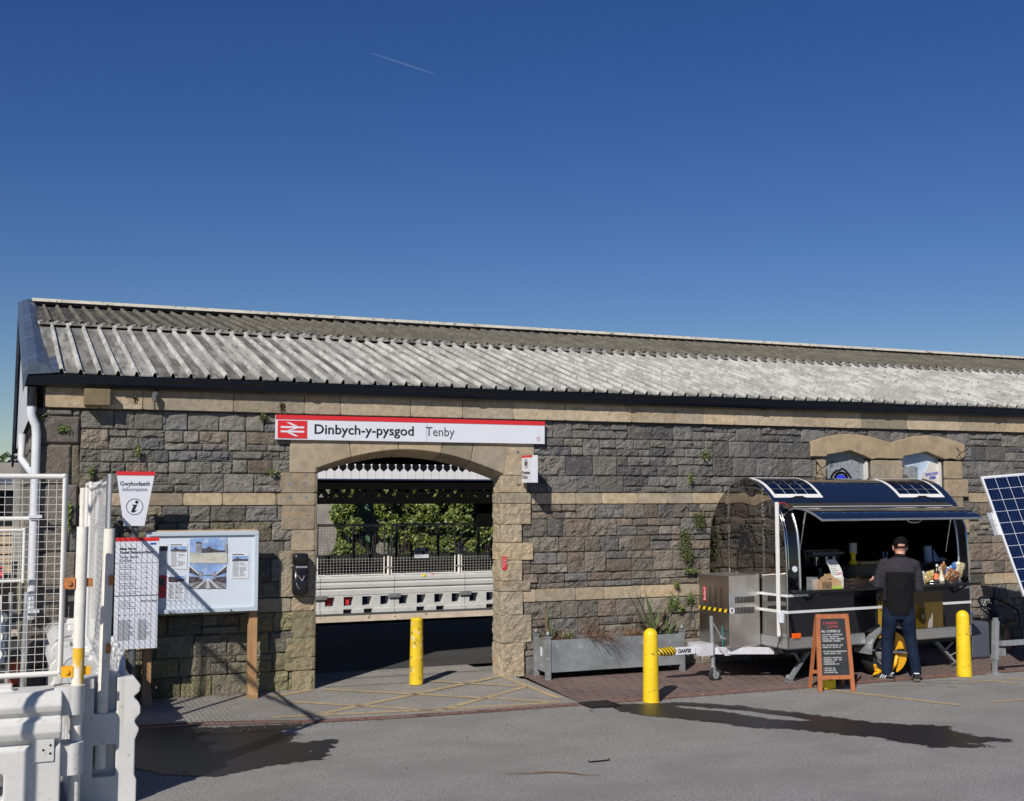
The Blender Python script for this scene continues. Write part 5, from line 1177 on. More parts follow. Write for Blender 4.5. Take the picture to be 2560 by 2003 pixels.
for k in range(10):
    x=-.11+.0244*k
    for y in (-.06,.06): b.rod((x,y,0),(x,y,.10),.002,n=4)
b.build('wires',mat('wire_brown',(.10,.06,.05),.4,metal=.5),t,fix=False); b=MB(); b.bx(-.09,.02,-.04,.04,.01,.055); b.bx(.03,.09,-.04,.04,.01,.05); b.build('sachets',BLACKG,t)
uu,zz=cz(832,722,.25); t=on('dispenser','yellow and clear dispenser jar on the inner counter','dispenser',uu,.30,1.361)
b=MB(); b.loft([[(r*math.cos(a*math.pi/8),r*math.sin(a*math.pi/8),z) for a in range(16)] for z,r in ((0,.05),(.02,.055),(.035,.048),(.05,.030),(.12,.030),(.14,.05),(.145,.052))]); b.build('yellow_base',YELP,t)
b=MB(); b.rod((0,0,.146),(0,0,.265),.048,n=20); b.build('jar',mat('frosted_jar',(.42,.42,.40),.3,var=.1),t)
u1,u2=cz(870,700,.25)[0],cz(1135,700,.25)[0]; t=on('chopping_board','pale wooden board lying on the inner counter beside the yellow dispenser','board',(u1+u2)/2,.30,1.361)
b=MB(); b.bx(-(u2-u1)/2,(u2-u1)/2,-.09,.09,0,.035); b.build('board',mat('beech_board',(.62,.38,.16),.55,var=.1),t,bevel=.008)
t=on('paper_roll','pale blue paper towel roll with a loose end at the right of the hatch','paper roll',cz(1645,640,.3)[0],.34,1.361)
BLP=mat('blue_paper',(.33,.43,.58),.85,var=.05)
b=MB(); b.rod((0,0,0),(-.01,0,.20),.052,n=20); b.build('roll',BLP,t); b=MB(); b.loft([[(.05,-.04,.16),(.05,-.035,.16)],[(.10,-.03,.09),(.10,-.025,.09)],[(.17,-.04,.01),(.17,-.035,.01)]],cap=False); b.add([(.045,-.04,.17),(.12,-.02,.10),(.175,-.03,.03),(.15,-.05,0),(.05,-.045,0)],[(0,1,2,3,4)]); b.build('loose_sheet',BLP,t,fix=False)
t=on('paper_cup','small white paper cup lying by the blue paper roll','cup',cz(1785,662,.3)[0],.30,1.361)
b=MB(); b.rod((-.035,0,.024),(.035,0,.024),.024,.018,n=16); b.build('cup',SIGNW,t)
ue,ze=cz(450,480,1.0); t=on('espresso_machine','dark espresso machine with steel drip rail deep inside the trailer','coffee machine',ue,1.1,1.031)
b=MB(); b.bx(-.30,.30,-.12,.25,.0,.50); b.build('body',BLACKG,t,bevel=.02); b=MB(); b.bx(-.24,.30,-.20,-.12,.42,.45); b.bx(-.28,.28,-.22,-.12,.03,.045); b.build('steel_rail',GALVD,t)
for x in (-.15,.02,.14):
    b=MB(); b.rod((x,-.17,.28),(x,-.17,.39),.03); b.rod((x,-.17,.29),(x,-.30,.27),.012); b.build('group_head',CHROME,t)
for x in (-.14,.06):
    b=MB(); b.bx(x-.025,x+.025,-.235,-.23,.12,.25); b.build('hanging_tag',SIGNW,t)
ug,zg=cz(1155,590,.6); t=on('glass_stack','small stack of shiny tumblers on the counter behind the customer','tumblers',ug,.62,1.31)
b=MB(); 
for k in range(4):
    for x in (-.03,.03): b.rod((x,0,.0+k*.045),(x,0,.04+k*.045),.02,.026,n=12)
b.build('tumblers',CHROME,t)
b=MB(); b.bx(-.1,.1,-.1,.1,-.28,-.003); b.build('stand',DEEP,t)
# snacks basket at the right end
def packet(u,v,z,w,h,col,lab,tilt,lean=.25,txt=None,cat='crisp packet',name='crisp_packet'):
    t=on(name,lab,cat,u,v,z,group=None)
    b=MB(); n=9; m_=9; F=[];Bk=[]
    for i in range(n+1):
        for j in range(m_+1):
            x=(i/n-.5); y=(j/m_-.5); pf=max(0,(1-(2*x)**4))*max(0,(1-(2*y)**4)); th=.030*pf**.6+R.uniform(-.004,.004)*pf
            wv=.006*math.sin(i*2.1+j)
            F.append((x*w*(1-.06*pf),-th+wv,y*h)); Bk.append((x*w*(1-.06*pf),th+wv,y*h))
    k=m_+1; N=len(F); fs=[(i*k+j,(i+1)*k+j,(i+1)*k+j+1,i*k+j+1) for i in range(n) for j in range(m_)]
    M=Matrix.Translation((0,0,h*.5))@Matrix.Rotation(lean,4,'X')@Matrix.Rotation(tilt,4,'Y')
    b.add([M@Vector(q) for q in F]+[M@Vector(q) for q in Bk],fs+[tuple(q+N for q in f[::-1]) for f in fs],sm=False)
    o=b.build('foil',mat(name+'_foil',col,.22,metal=.35,var=.35,vs=30,spots=[(22,.56,.05,(.75,.72,.62),.8)]),t); return t
BR=(.38,.17,.06)
packet(cz(1850,840,-.1)[0],-.10,CTOP,.17,.19,BR,'brown crisp packet lying in front of the other packets',.5,.5)
packet(cz(1790,760,0)[0],.02,CTOP+.04,.17,.20,BR,'brown crisp packet at the back of the snack pile',-.7,.2)
packet(cz(1830,800,-.04)[0],-.05,CTOP+.02,.13,.18,(.04,.13,.42),'blue crisp packet leaning left in the snack pile',.25,.35)
packet(cz(1880,740,0)[0],.0,CTOP+.08,.12,.17,(.05,.16,.45),'blue crisp packet standing behind the brown packets',.9,.25)
packet(cz(1955,760,-.02)[0],-.02,CTOP+.05,.15,.20,(.62,.52,.30),'cream crisp packet at the right end of the counter',.2,.2)
packet(cz(1625,830,-.06)[0],-.06,CTOP,.14,.17,(.75,.55,.22),'yellow and white snack packet at the left of the snack pile',-.2,.4)
packet(cz(1900,860,-.12)[0],-.12,CTOP,.2,.13,(.30,.12,.05),'dark brown crisp packet lying flat at the front of the pile',1.3,.6)
def bottle(u,v,col,cap,lab,tilt=0,h=.19):
    t=on('bottle',lab,'bottle',u,v,CTOP)
    M=Matrix.Rotation(tilt,4,'Y')
    b=MB(); b.loft([[M@Vector((r*math.cos(a*math.pi/8),r*math.sin(a*math.pi/8),z)) for a in range(16)] for z,r in ((0,.026),(.01,.03),(h*.55,.03),(h*.72,.018),(h*.88,.013))]); b.build('body',mat('bottle_body',col,.2,var=.2,vs=30),t)
    b=MB(); b.rod(M@Vector((0,0,h*.88)),M@Vector((0,0,h)),.015,n=12); b.build('cap',cap,t)
    b=MB(); b.rod(M@Vector((0,0,h*.2)),M@Vector((0,0,h*.5)),.0315,n=16,cap=False); b.build('wrapper',mat('bottle_wrapper',(.75,.2,.1) if h>.2 else (.75,.72,.6),.4,var=.4,vs=40),t)
bottle(cz(1700,800,-.08)[0],-.07,(.03,.015,.01),SIGNW,'dark drink bottle with a red wrapper among the snacks',.15,.24)
bottle(cz(1755,840,-.1)[0],-.12,(.6,.55,.4),ALUP,'pale drink bottle with a cream wrapper beside the dark bottle',-.1,.17)
bottle(cz(1600,770,0)[0],.0,(.5,.5,.5),SIGNW,'small clear bottle at the back left of the snack pile',-.4,.16)
bottle(cz(1740,730,.03)[0],.03,(.45,.4,.3),WPAINT,'small bottle with white cap between the snack packets',.3,.20)
b=MB(); 
t=on('snack_basket','shallow wire tray holding crisps and bottles at the right end of the counter','tray',cz(1780,890,-.1)[0],-.06)
for z in (.004,.035): b.tube([(-.28,-.10,z),(.26,-.10,z),(.26,.12,z),(-.28,.12,z)],.004,4,close=True)
for k in range(14): b.rod((-.28+k*.0415,-.10,0),(-.28+k*.0415,-.10,.035),.002,n=4)
b.build('wires',CHROME,t,fix=False)
# ================= STREET OBJECTS =================
def bollard(x,y,z0,r0,r1,h,m,lab,dome=True):
    t=thing('bollard',lab,'bollard',(x,y,z0),0,'yellow bollards')
    rings=[]; n=28
    prof=[(0,r0*1.02),(.03,r0*1.02),(.05,r0),(h-r1,r1)]
    if dome: prof+=[(h-r1+r1*math.sin(a),max(.001,r1*math.cos(a))) for a in [math.radians(q) for q in (15,30,45,60,75,88)]]
    else: prof=[(0,r0),(h-.02,r1),(h-.01,r1*1.04),(h-.01,r1*.8),(h,r1*.7)]
    b=MB(); b.loft([[(r*math.cos(2*math.pi*k/n),r*math.sin(2*math.pi*k/n),z) for k in range(n)] for z,r in prof]); b.build('post',m,t)
    if dome:
        b=MB()
        for k in range(14):
            a=R.uniform(0,6.28); d=r0*R.uniform(1.0,1.06); b.ball((d*math.cos(a),d*math.sin(a),.004),R.uniform(.006,.013),6,4,sc=(1,1,.4))
        b.build('chipped_base',YEL,t)
bx,by=G(1045,1713,.04).x,G(1045,1713,.04).y; k_=3000/13.6
bollard(bx,by+.06,.045,.082,.071,.76,YELCH,'flaking yellow bollard standing in the archway opening',False)
bollard(6.534,-2.04,.004,.088,.078,.785,YEL,'yellow domed bollard at the edge of the wet patch left of the trailer')
bollard(10.99,-1.95,.004,.090,.078,.80,YEL,'yellow domed bollard at the right end of the coffee trailer')
# planter
g0=G(1370,1700,.036); g1=G(1700,1676,.036); rr_=G(1333,1693,.042)
x0,x1,y0,y1=g0.x,g1.x+.0,g0.y,g0.y+.34
PL=thing('planter','long galvanised steel trough planter with ball topped corner posts against the wall','planter',((x0+x1)/2,y0+.1,.04))
for (x,y) in ((x0,y0),(x1,y0),(x0,y1),(x1,y1)):
    b=WB(); b.bx(x-.028,x+.028,y-.028,y+.028,.03,.53); b.bx(x-.036,x+.036,y-.036,y+.036,.53,.542); b.ball((x,y,.575),.026,12,8); b.rod((x,y,.59),(x,y,.62),.004); b.build('corner_post',GALVD,PL)
for (a,c,d,e_) in ((x0+.03,x1-.03,y0-.012,y0+.0),(x0+.03,x1-.03,y1,y1+.01),(x0-.01,x0,y0+.03,y1-.03),(x1,x1+.01,y0+.03,y1-.03)):
    b=WB(); b.bx(a,c,d,e_,.12,.50); b.build('side_panel',GALVD,PL)
b=WB(); b.bx(x0,x1,y0,y1,.40,.455); b.build('soil',mat('soil',(.03,.022,.015),.95,var=.4,vs=30,bump=.02,bs=40),PL)
b=WB(); b.bx(x0-.0125,x0-.0105,y0+.14,y0+.19,.30,.40); b.build('sticker',SIGNW,PL)
def blade(b,p,d,L,w,droop,n=6,mi=0):
    if w>.01: w*=1.7; L*=1.22
    p=Vector(p); d=Vector(d).normalized(); s=d.cross(Vector((0,0,1))); s=(s if s.length>.1 else Vector((1,0,0))).normalized(); vs=[]
    q=p.copy(); v=d.copy()
    for k in range(n+1):
        t=k/n; ww=w*(1-t)**.7*(.6+.8*min(1,t*4) if t<.25 else 1.2); ww=max(ww,.001)
        vs+= [q-s*ww/2+Vector((0,0,.15*ww)),q,q+s*ww/2+Vector((0,0,.15*ww))]; q=q+v*(L/n); v=(v+Vector((0,0,-droop))).normalized()
    b.add(vs,[(3*k+i,3*k+i+1,3*k+i+4,3*k+i+3) for k in range(n) for i in (0,1)],mi)
SPK=mat('sword_leaf',(.10,.13,.055),.5,var=.2,vs=12,streak=[((60,60,3),.5,.7,(.26,.25,.13),.7)]); BRG=mat('brown_grass',(.22,.11,.045),.8,var=.35,vs=30); DRY=mat('dry_leaf',(.16,.10,.06),.8,var=.3)
def spiky(x,y,lab,specs,mats=(SPK,DRY)):
    b=WB()
    for (dx,dz,L,w,dr,mi) in specs+[(q[0]+R.uniform(-.25,.25),q[1],q[2]*R.uniform(.6,1.0),q[3]*.9,q[4]+R.uniform(0,.04),q[5]) for q in specs]: blade(b,(x+R.uniform(-.03,.03),y+R.uniform(-.03,.03),.45),(dx,R.uniform(-.25,.25),dz),L,w,dr,mi=mi)
    b.v=[tuple(v) for v in b.v]; o=b.build('spiky_plant',list(mats),fix=False,base=(x,y,.45)); tag(o,lab,'plant')
xa=WP(1280+335/3.521,1600,-.3).x; xb_=WP(1280+1245/3.521,1600,-.3).x; xc=WP(1280+1330/3.521,1600,-.3).x
spiky(xa,-.30,'spiky sword leaved plant at the left end of the planter',[(-.05,1,.36,.045,.0,0),(-.35,1,.30,.04,.01,0),(-.6,.9,.24,.04,.02,0),(-.75,1,.38,.035,.03,1),(.1,1,.26,.04,.0,0),(.25,.8,.2,.03,.04,0),(-.2,1,.42,.025,.0,1)])
spiky(xb_,-.30,'large spiky sword leaved plant near the right end of the planter',[(-.55,1,.56,.05,.0,0),(-.28,1,.52,.05,.01,0),(.05,1,.34,.05,.0,0),(-.9,.9,.36,.045,.10,1),(.45,.9,.40,.05,.04,1),(.25,1,.32,.04,.0,0),(-.7,.6,.28,.04,.06,0),(.6,.5,.22,.03,.08,0),(-.4,.8,.3,.04,.03,0),(.35,1,.42,.05,.05,1)])
spiky(xc+.05,-.32,'smaller spiky plant at the right end of the planter',[(.5,.8,.3,.03,.05,0),(-.2,1,.3,.03,.02,0),(.15,1,.32,.03,.0,0),(.8,.6,.26,.025,.08,0),(-.6,.8,.2,.03,.05,0),(.3,.9,.22,.03,.03,0)])
def grass(x,y,lab,n,spread,hang=False,m=BRG):
    b=WB()
    for k in range(n):
        a=R.uniform(0,6.28); blade(b,(x+R.uniform(-.06,.06)*2,y+R.uniform(-.05,.05),.44),(math.cos(a)*.8+(.5 if hang else 0),math.sin(a)*.5-(.6 if hang else 0),R.uniform(.6,1.3)),R.uniform(.16,.32)*(1.7 if hang else 1),.006,R.uniform(.12,.3),n=7)
    o=b.build('grass_tuft',m,fix=False,base=(x,y,.44)); tag(o,lab,'grass')
gx=lambda zx:WP(1280+zx/3.521,1590,-.3).x
grass(gx(420),-.28,'brown grass tuft beside the left spiky plant in the planter',120,.1)
grass(gx(700),-.36,'brown grass tuft hanging over the front of the planter',150,.1,True)
grass(gx(1080),-.28,'brown grass tuft left of the large spiky plant',150,.1)
grass(gx(620),-.28,'thin grey grass tuft in the middle of the planter',50,.1,m=DRY)
pts=[(gx(500)+R.gauss(0,.03),-.30+R.gauss(0,.03),.46+abs(R.gauss(0,.07))) for _ in range(160)]
WG=leafmat('weed_leaf',(.05,.075,.015),(.10,.15,.03),(.20,.24,.06))
tag(leaves('green_weed',pts,.025,WG,base=(gx(500),-.3,.45)),'bright green weed growing between the brown grasses in the planter','plant')
# weeds and ivy on the wall
WG2=leafmat('wall_ivy',(.035,.05,.012),(.085,.10,.03),(.19,.19,.07))
def zz7(x,y): return WP(1280+x/3.416,1050+y/3.416,-.04)
def zz1(x,y): return WP(x/3.1186,700+y/3.1186,-.04)
def zz2(x,y): return WP(x/3.796,1150+y/3.796,-.04)
ws=[(zz7(1520,500),.03,.06,60,'small leafy weed on the wall just above the pale band left of the trailer',WG),(zz7(1640,300),.05,.05,60,'leafy weed high on the wall above and left of the trailer',WG),(zz7(1590,850),.07,.09,220,'ivy clump beside the rounded edge of the trailer',WG2),
(zz7(1470,1040),.06,.14,330,'tall strip of ivy on the wall left of the trailer',WG2),(zz7(1500,1160),.07,.07,220,'wide lower end of the ivy strip left of the trailer',WG2),(zz7(1530,1290),.10,.02,110,'low green weed in a joint beneath the ivy strip',WG),(zz7(1400,1410),.03,.03,50,'small green weed on the lower pale band',WG),(zz7(1370,1560),.06,.08,130,'weed hanging on the wall above the right of the planter',WG),(zz7(1520,1520),.05,.06,90,'green weed left of the steel locker',WG),(zz7(1440,1610),.04,.03,60,'low weed between the planter and the locker',WG),
(zz1(290,1060),.06,.03,80,'dark weed at the top left corner of the wall',WG2),(zz1(500,1165),.045,.03,80,'green weed in a joint near the left end of the wall',WG),(zz1(300,1165),.03,.02,40,'small weed on the corner pilaster',WG),(zz1(1070,1340),.025,.05,50,'small fern in an upper joint left of the name board',WG),(zz1(260,1435),.03,.02,40,'weed on the corner behind the white downpipe',WG),(zz1(710,1500),.02,.06,50,'thin weed above the information sign',WG),(zz1(2050,1070),.04,.03,60,'fern just left of the name board under the cornice',WG2),(zz1(2130,1500),.045,.02,60,'low weed left of the arch shoulder',WG),(zz1(1050,930),.02,.05,50,'dark moss hanging from the cornice near the small lamp',WG2),
(zz2(650,470),.03,.06,70,'leafy weed behind the mesh fence post',WG),(zz2(650,590),.018,.07,60,'trailing weed behind the near mesh fence',WG),(WP(680+80/3.032,1000+50/3.032,-.08),.03,.06,90,'brown dried moss on the cornice at the left end of the name board',leafmat('dry_moss',(.05,.025,.01),(.09,.045,.015),(.14,.08,.03))),(WP(2415,1725-400,-.02),.001,.001,1,None,WG)]
for i,(p,sx_,sz_,n,lab,m_) in enumerate(ws):
    if not lab: continue
    pts=[(p.x+R.gauss(0,sx_*.6),-.045-abs(R.gauss(0,.02)),p.z+R.gauss(0,sz_*.6)) for _ in range(int(n*2.2))]
    o=leaves('wall_plant' if m_ is not WG2 else 'wall_ivy',pts,.025,m_,base=(p.x,-.04,p.z),bias=(0,-.7,.35)); tag(o,lab,'plant')
# cigarette bin on the left jamb
def z4(x,y,Y=-.12): return WP(250+x/3.969,1150+y/3.969,Y)
p=z4(1988,1140); hx=(z4(2066,1100).x-z4(1910,1100).x)/2; zt,zb=z4(0,925).z,z4(0,1345).z; zt=z4(1988,925).z; zb=z4(1988,1345).z
CB=thing('cigarette_bin','black wall mounted cigarette bin with a cigarette picture on the left jamb','bin',(p.x,-.10,zb))
H_=zt-zb
b=MB(); n=24
def bring(w,d,z): return [(w*math.copysign(abs(math.cos(a))**.6,math.cos(a)),d*math.copysign(abs(math.sin(a))**.6,math.sin(a)),z) for a in [2*math.pi*k/n for k in range(n)]]
b.loft([bring(hx*.6,.04,0),bring(hx*.93,.062,.02),bring(hx,.07,H_*.15),bring(hx,.07,H_*.68),bring(hx*.85,.055,H_*.69),bring(hx*.85,.055,H_*.73),bring(hx*1.0,.075,H_*.74),bring(hx*1.0,.075,H_*.93),bring(hx*.9,.065,H_*.98),bring(hx*.5,.03,H_)]); b.build('bin_body',mat('bin_plastic',(.012,.012,.014),.22,var=.1),CB)
b=MB(); b.bx(-hx*.72,hx*.72,-.078,-.066,H_*.655,H_*.70); b.build('stub_plate',ALU,CB)
b=MB(); b.beam((-.040,-.073,.225),(.008,-.073,.165),.004,.022,up=(0,-1,0)) ; b.build('cigarette_white',SIGNW,CB)
b=MB(); b.beam((-.042,-.076,.228),(-.020,-.076,.2005),.004,.023,up=(0,-1,0)); b.build('cigarette_filter',mat('filter_orange',(.65,.32,.10),.5),CB)
b=MB(); b.tube([(.012,-.073,.17),(.022,-.073,.185),(.020,-.073,.20),(.032,-.073,.205),(.028,-.073,.225)],.002,5); b.tube([(-.055,-.06,.16),(-.05,-.072,.12),(-.035,-.074,.09),(-.015,-.074,.075)],.0015,5); b.build('smoke_line',SIGNW,CB)
# notice board on timber posts
a_=WP(646,1327,-.35); d_=WP(645,1526,-.35); xl=1.44; xr=a_.x; zt=a_.z; zb=d_.z
NBD=thing('notice_board','large pale blue framed notice board with pinned photographs on timber posts','notice board',(2.03,-.35,.03))
b=WB(); b.bx(xl,xr,-.36,-.30,zb,zt); b.build('panel',mat('board_panel',(.60,.66,.74),.35,var=.02),NBD)
FRB=mat('board_frame',(.46,.53,.60),.35,var=.03)
b=WB()
for q in ((xl,xr,zt-.045,zt),(xl,xr,zb,zb+.045)): b.bx(q[0],q[1],-.385,-.361,q[2],q[3])
b.bx(xr-.042,xr,-.3845,-.361,zb+.046,zt-.046); b.bx(xl,xl+.042,-.3845,-.361,zb+.046,zt-.046); b.build('frame',FRB,NBD,bevel=.004)
b=WB(); b.bx(xl+.05,xr-.02,-.34,-.29,zt,zt+.015); b.build('top_batten',WOODL,NBD)
for xx in (WP(630,1700,-.28).x,WP(366,1700,-.28).x):
    b=WB(); b.bx(xx-.045,xx+.045,-.299,-.20,.02,zb+.3); b.build('post',WOOD,NBD,bevel=.003)
    b=WB(); b.prism([(-.30,.02),(-.36,.02),(-.36,.075),(-.30,.20)],lambda a,z,d:(d,a,z),xx-.05,xx+.05); b.build('post_foot',WOOD,NBD)
for xx in (WP(425,1530,-.38).x,WP(577,1526,-.38).x):
    b=WB(); b.rod((xx,-.395,zb+.018),(xx,-.38,zb+.018),.010,n=10); b.build('lock',INKG,NBD)
def zb4(x,y): q=z4(x,y,-.365); return q.x,q.z
def paper(quad,m,name,y=-.3635,lab=None):
    P=[zb4(*q) for q in quad]; b=WB(); b.prism(P,lambda a,z,d:(a,d,z),y-.002,y); o=b.build(name,m,NBD)
    if lab:o['label']=lab
    return P
def inq(P,s,t): # P tl,tr,br,bl
    a=Vector(P[0]).lerp(Vector(P[1]),s); c=Vector(P[3]).lerp(Vector(P[2]),s); return a.lerp(c,t)
PAP=mat('poster_paper',(.66,.68,.72),.6,var=.02)
def poster_mat(name,c,var): return mat(name,c,.45,var=var,vs=14)
def lines(P,rows,name='poster_text',y=-.3665,t0=.35,t1=.95,m=INKG):
    b=WB()
    for k in range(rows):
        t=t0+(t1-t0)*k/rows; a=inq(P,.08,t); c=inq(P,.35+R.random()*.1,t); b.beam((a.x,y,a.y),(c.x,y,c.y),.001,.0035)
        if R.random()<.75: a=inq(P,.48,t); c=inq(P,R.uniform(.7,.92),t); b.beam((a.x,y,a.y),(c.x,y,c.y),.001,.0035)
    b.build(name,m,NBD)
def patch(P,pts,m,name,y): b=WB(); b.prism([tuple(inq(P,*q)) for q in pts],lambda a,z,d:(a,d,z),y-.0012,y); b.build(name,m,NBD)
P1=paper([(690,825),(870,825),(862,1085),(690,1080)],PAP,'poster'); lines(P1,14); 
P2_=paper([(1305,920),(1478,922),(1475,1172),(1300,1178)],PAP,'poster'); lines(P2_,14)
P3=paper([(672,1145),(848,1140),(838,1400),(660,1395)],PAP,'poster'); lines(P3,13)
P4=paper([(592,830),(672,828),(668,1085),(590,1090)],PAP,'poster'); lines(P4,12)
P5=paper([(585,1145),(662,1145),(652,1400),(580,1400)],PAP,'poster')
PSKY=mat('photo_sky',(.22,.34,.60),.4,var=.25,vs=9,spots=[(7,.5,.2,(.6,.66,.75),.8)]); PGR=mat('photo_forecourt',(.50,.49,.42),.5,var=.12,vs=12,streak=[((6,1,14),.5,.6,(.36,.35,.30),.5)]); PDK=mat('photo_building',(.07,.06,.07),.5,var=.5,vs=30); PMD=mat('photo_concrete',(.28,.28,.29),.5,var=.3,vs=20)
for P_ in (P1,P2_):
    patch(P_,[(.05,.12),(.95,.12),(.95,.27),(.05,.27)],PSKY,'poster_picture',-.366); patch(P_,[(.05,.27),(.25,.23),(.3,.17),(.38,.17),(.4,.22),(.6,.24),(.95,.25),(.95,.32),(.05,.32)],PDK,'poster_picture',-.3675); patch(P_,[(.05,.05),(.7,.05),(.7,.085),(.05,.085)],INKG,'poster_heading',-.366)
patch(P3,[(.05,.05),(.95,.03),(.95,.25),(.05,.25)],PSKY,'poster_picture',-.366); patch(P3,[(.05,.06),(.4,.08),(.6,.16),(.95,.14),(.95,.22),(.5,.28),(.05,.26)],PDK,'poster_picture',-.3675)
patch(P4,[(.05,.10),(.95,.12),(.95,.3),(.05,.3)],PDK,'poster_picture',-.366)
patch(P5,[(.0,.0),(1,.0),(1,.88),(.0,.88)],INKR,'poster_picture',-.366); patch(P5,[(.0,.1),(.8,.12),(.8,.4),(.0,.4)],PDK,'poster_picture',-.3675)
PA_=paper([(892,780),(1262,770),(1265,1025),(890,1025)],PSKY,'photograph'); 
patch(PA_,[(0,.56),(.3,.60),(.7,.58),(1,.60),(1,1),(0,1)],PGR,'ground_picture',-.3665)
patch(PA_,[(.15,.16),(.23,.13),(.31,.16),(.31,.55),(.18,.56)],PMD,'tower_picture',-.3680); patch(PA_,[(.15,.18),(.23,.13),(.32,.18),(.31,.21),(.16,.21)],PDK,'tower_picture',-.3695)
patch(PA_,[(.31,.42),(.45,.40),(.52,.33),(.6,.44),(.85,.50),(1,.5),(1,.56),(.31,.58)],PDK,'building_picture',-.3675); patch(PA_,[(.92,.25),(1,.22),(1,.6),(.95,.6)],PMD,'building_picture',-.369)
PB_=paper([(888,1028),(1252,1028),(1248,1275),(878,1275)],PSKY,'photograph')
patch(PB_,[(0,.72),(1,.72),(1,1),(0,1)],PMD,'ground_picture',-.3665)
for sg in (0,1):
    f=(lambda s:s) if not sg else (lambda s:1-s)
    patch(PB_,[(f(0),.08),(f(.26),.42),(f(.26),.50),(f(0),.36)],PDK,'canopy_picture',-.3675); patch(PB_,[(f(0),.05),(f(.27),.41),(f(.26),.44),(f(0),.12)],PAP,'canopy_picture',-.369)
    patch(PB_,[(f(.0),.52),(f(.3),.55),(f(.36),.70),(f(.0),.80)],PDK,'stair_picture',-.368); patch(PB_,[(f(.28),.32),(f(.35),.32),(f(.35),.62),(f(.28),.62)],PMD,'lift_picture',-.3695)
    patch(PB_,[(f(.47),.62),(f(.44),.62),(f(.20),1),(f(.24),1)],PAP,'rail_picture',-.370); patch(PB_,[(f(.40),.66),(f(.38),.66),(f(.02),.98),(f(.05),1)],PDK,'rail_picture',-.370)
patch(PB_,[(.33,.44),(.67,.44),(.67,.48),(.33,.48)],PMD,'bridge_picture',-.3705); patch(PB_,[(.48,.62),(.52,.62),(.58,1),(.46,1)],PAP,'rail_picture',-.3705)
for k in range(7):
    t=.70+.045*k; patch(PB_,[(.47-.06*k*.6,t),(.53+.06*k*.6,t),(.53+.065*k*.6,t+.012),(.47-.065*k*.6,t+.012)],PDK,'sleeper_picture',-.3715)
# car park sign on grey pole with info trapezoid above
y_=-.46; A=WP(288,1345,y_);B=WP(400,1346,y_);C_=WP(393,1620,y_); xs0,xs1,zt,zb=WP(287,1450,y_).x,WP(396,1450,y_).x,A.z,C_.z
CPS=thing('car_park_sign','tall white car park tariff sign with a red top edge on a grey pole','sign',((xs0+xs1)/2,y_,0))
b=WB(); b.bx(xs0,xs1,y_-.006,y_,zb,zt); b.build('panel',SIGNW,CPS,bevel=.002)
b=WB(); b.bx(xs0,xs1,y_-.010,y_-.0065,zt-.035,zt+.002); b.build('red_edge',RED,CPS)
px_=WP(336,1400,-.415).x
b=WB(); b.rod((px_,-.418,0),(px_,-.418,2.3),.036,n=20); b.build('pole',mat('grey_pole',(.11,.115,.125),.4,var=.08),CPS)
b=WB(); b.bx(xs0,xs1,y_-.0075,y_-.0062,zt-.262,zt-.258); b.bx(xs0,xs1,y_-.009,y_-.0062,zt-.60,zt-.592); b.build('panel_joint',INKG,CPS)
for k,(s_,m_,bo) in enumerate((("Maes Parcio",INK,.0008),("Gorsaf Dinbych-y-Pisgod",INK,.0008),("Tenby Station",INKG,0),("Car Park",INKG,0))): text('sign_text',s_,.037,m_,CPS,(xs0+.045,y_-.008,zt-.125-.037*k-(.01 if k>1 else 0)),bold=bo,sx=.88,world=True)
text('sign_text','0345 519 3842',.030,INKG,CPS,(xs0+.26,y_-.008,zt-.665),world=True,sx=.9)
b=WB()
def sl(x,z,w,h=.004): b.bx(x,x+w,y_-.0078,y_-.0063,z,z+h)
for k in range(17):
    z=zt-.29-.018*k
    if k in(3,9,14): continue
    sl(xs0+.045,z,R.uniform(.08,.2) if k<9 else R.uniform(.15,.3)); 
    if k%3==1: sl(xs0+.28,z,R.uniform(.03,.06))
for k in range(5): sl(xs0+.045,zt-.65-.02*k,R.uniform(.1,.19))
for k in range(6): sl(xs0+.05+.058*k,zt-.80,.014,.014)
for k in range(20): 
    sl(xs0+.04,zt-.85-.0105*k,R.uniform(.10,.17)); sl(xs0+.235,zt-.85-.0105*k,R.uniform(.06,.14))
b.build('sign_print',INKG,CPS)
b=WB(); b.bx(xs1-.09,xs1-.03,y_-.008,y_-.0063,zt-.075,zt-.055); b.build('blue_mark',BLUE,CPS)
y2=-.47; T=[WP(291,1179,y2),WP(388,1180,y2),WP(361,1315,y2),WP(309,1315,y2)]
IS=thing('information_sign','white tapered information sign with a red top edge above the car park sign','sign',((T[2].x+T[3].x)/2,y2,T[2].z))
b=WB(); b.prism([(p.x,p.z) for p in T],lambda a,z,d:(a,d,z),y2-.008,y2); b.build('panel',SIGNW,IS,bevel=.002)
w0=T[0];w1=T[1]; dz=.038; ix=(T[3].x-T[0].x)*dz/(T[0].z-T[3].z)
b=WB(); b.prism([(w0.x,w0.z+.002),(w1.x,w1.z+.002),(w1.x-ix,w1.z-dz),(w0.x+ix,w0.z-dz)],lambda a,z,d:(a,d,z),y2-.012,y2-.0085); b.build('red_edge',RED,IS)
xc_=(T[2].x+T[3].x)/2
text('sign_text','Gwybodaeth',.062,INK,IS,(xc_,y2-.0095,T[0].z-.145),align='CENTER',bold=.0008,world=True,sx=.94); text('sign_text','Information',.058,INKG,IS,(xc_,y2-.0095,T[0].z-.203),align='CENTER',world=True,sx=.92)
zc_=WP(336,1267,y2).z
b=WB(); b.tube([(xc_+math.cos(t*math.pi/16)*.082,y2-.010,zc_+math.sin(t*math.pi/16)*.082) for t in range(32)],.003,5,close=True); b.build('ring',INK,IS)
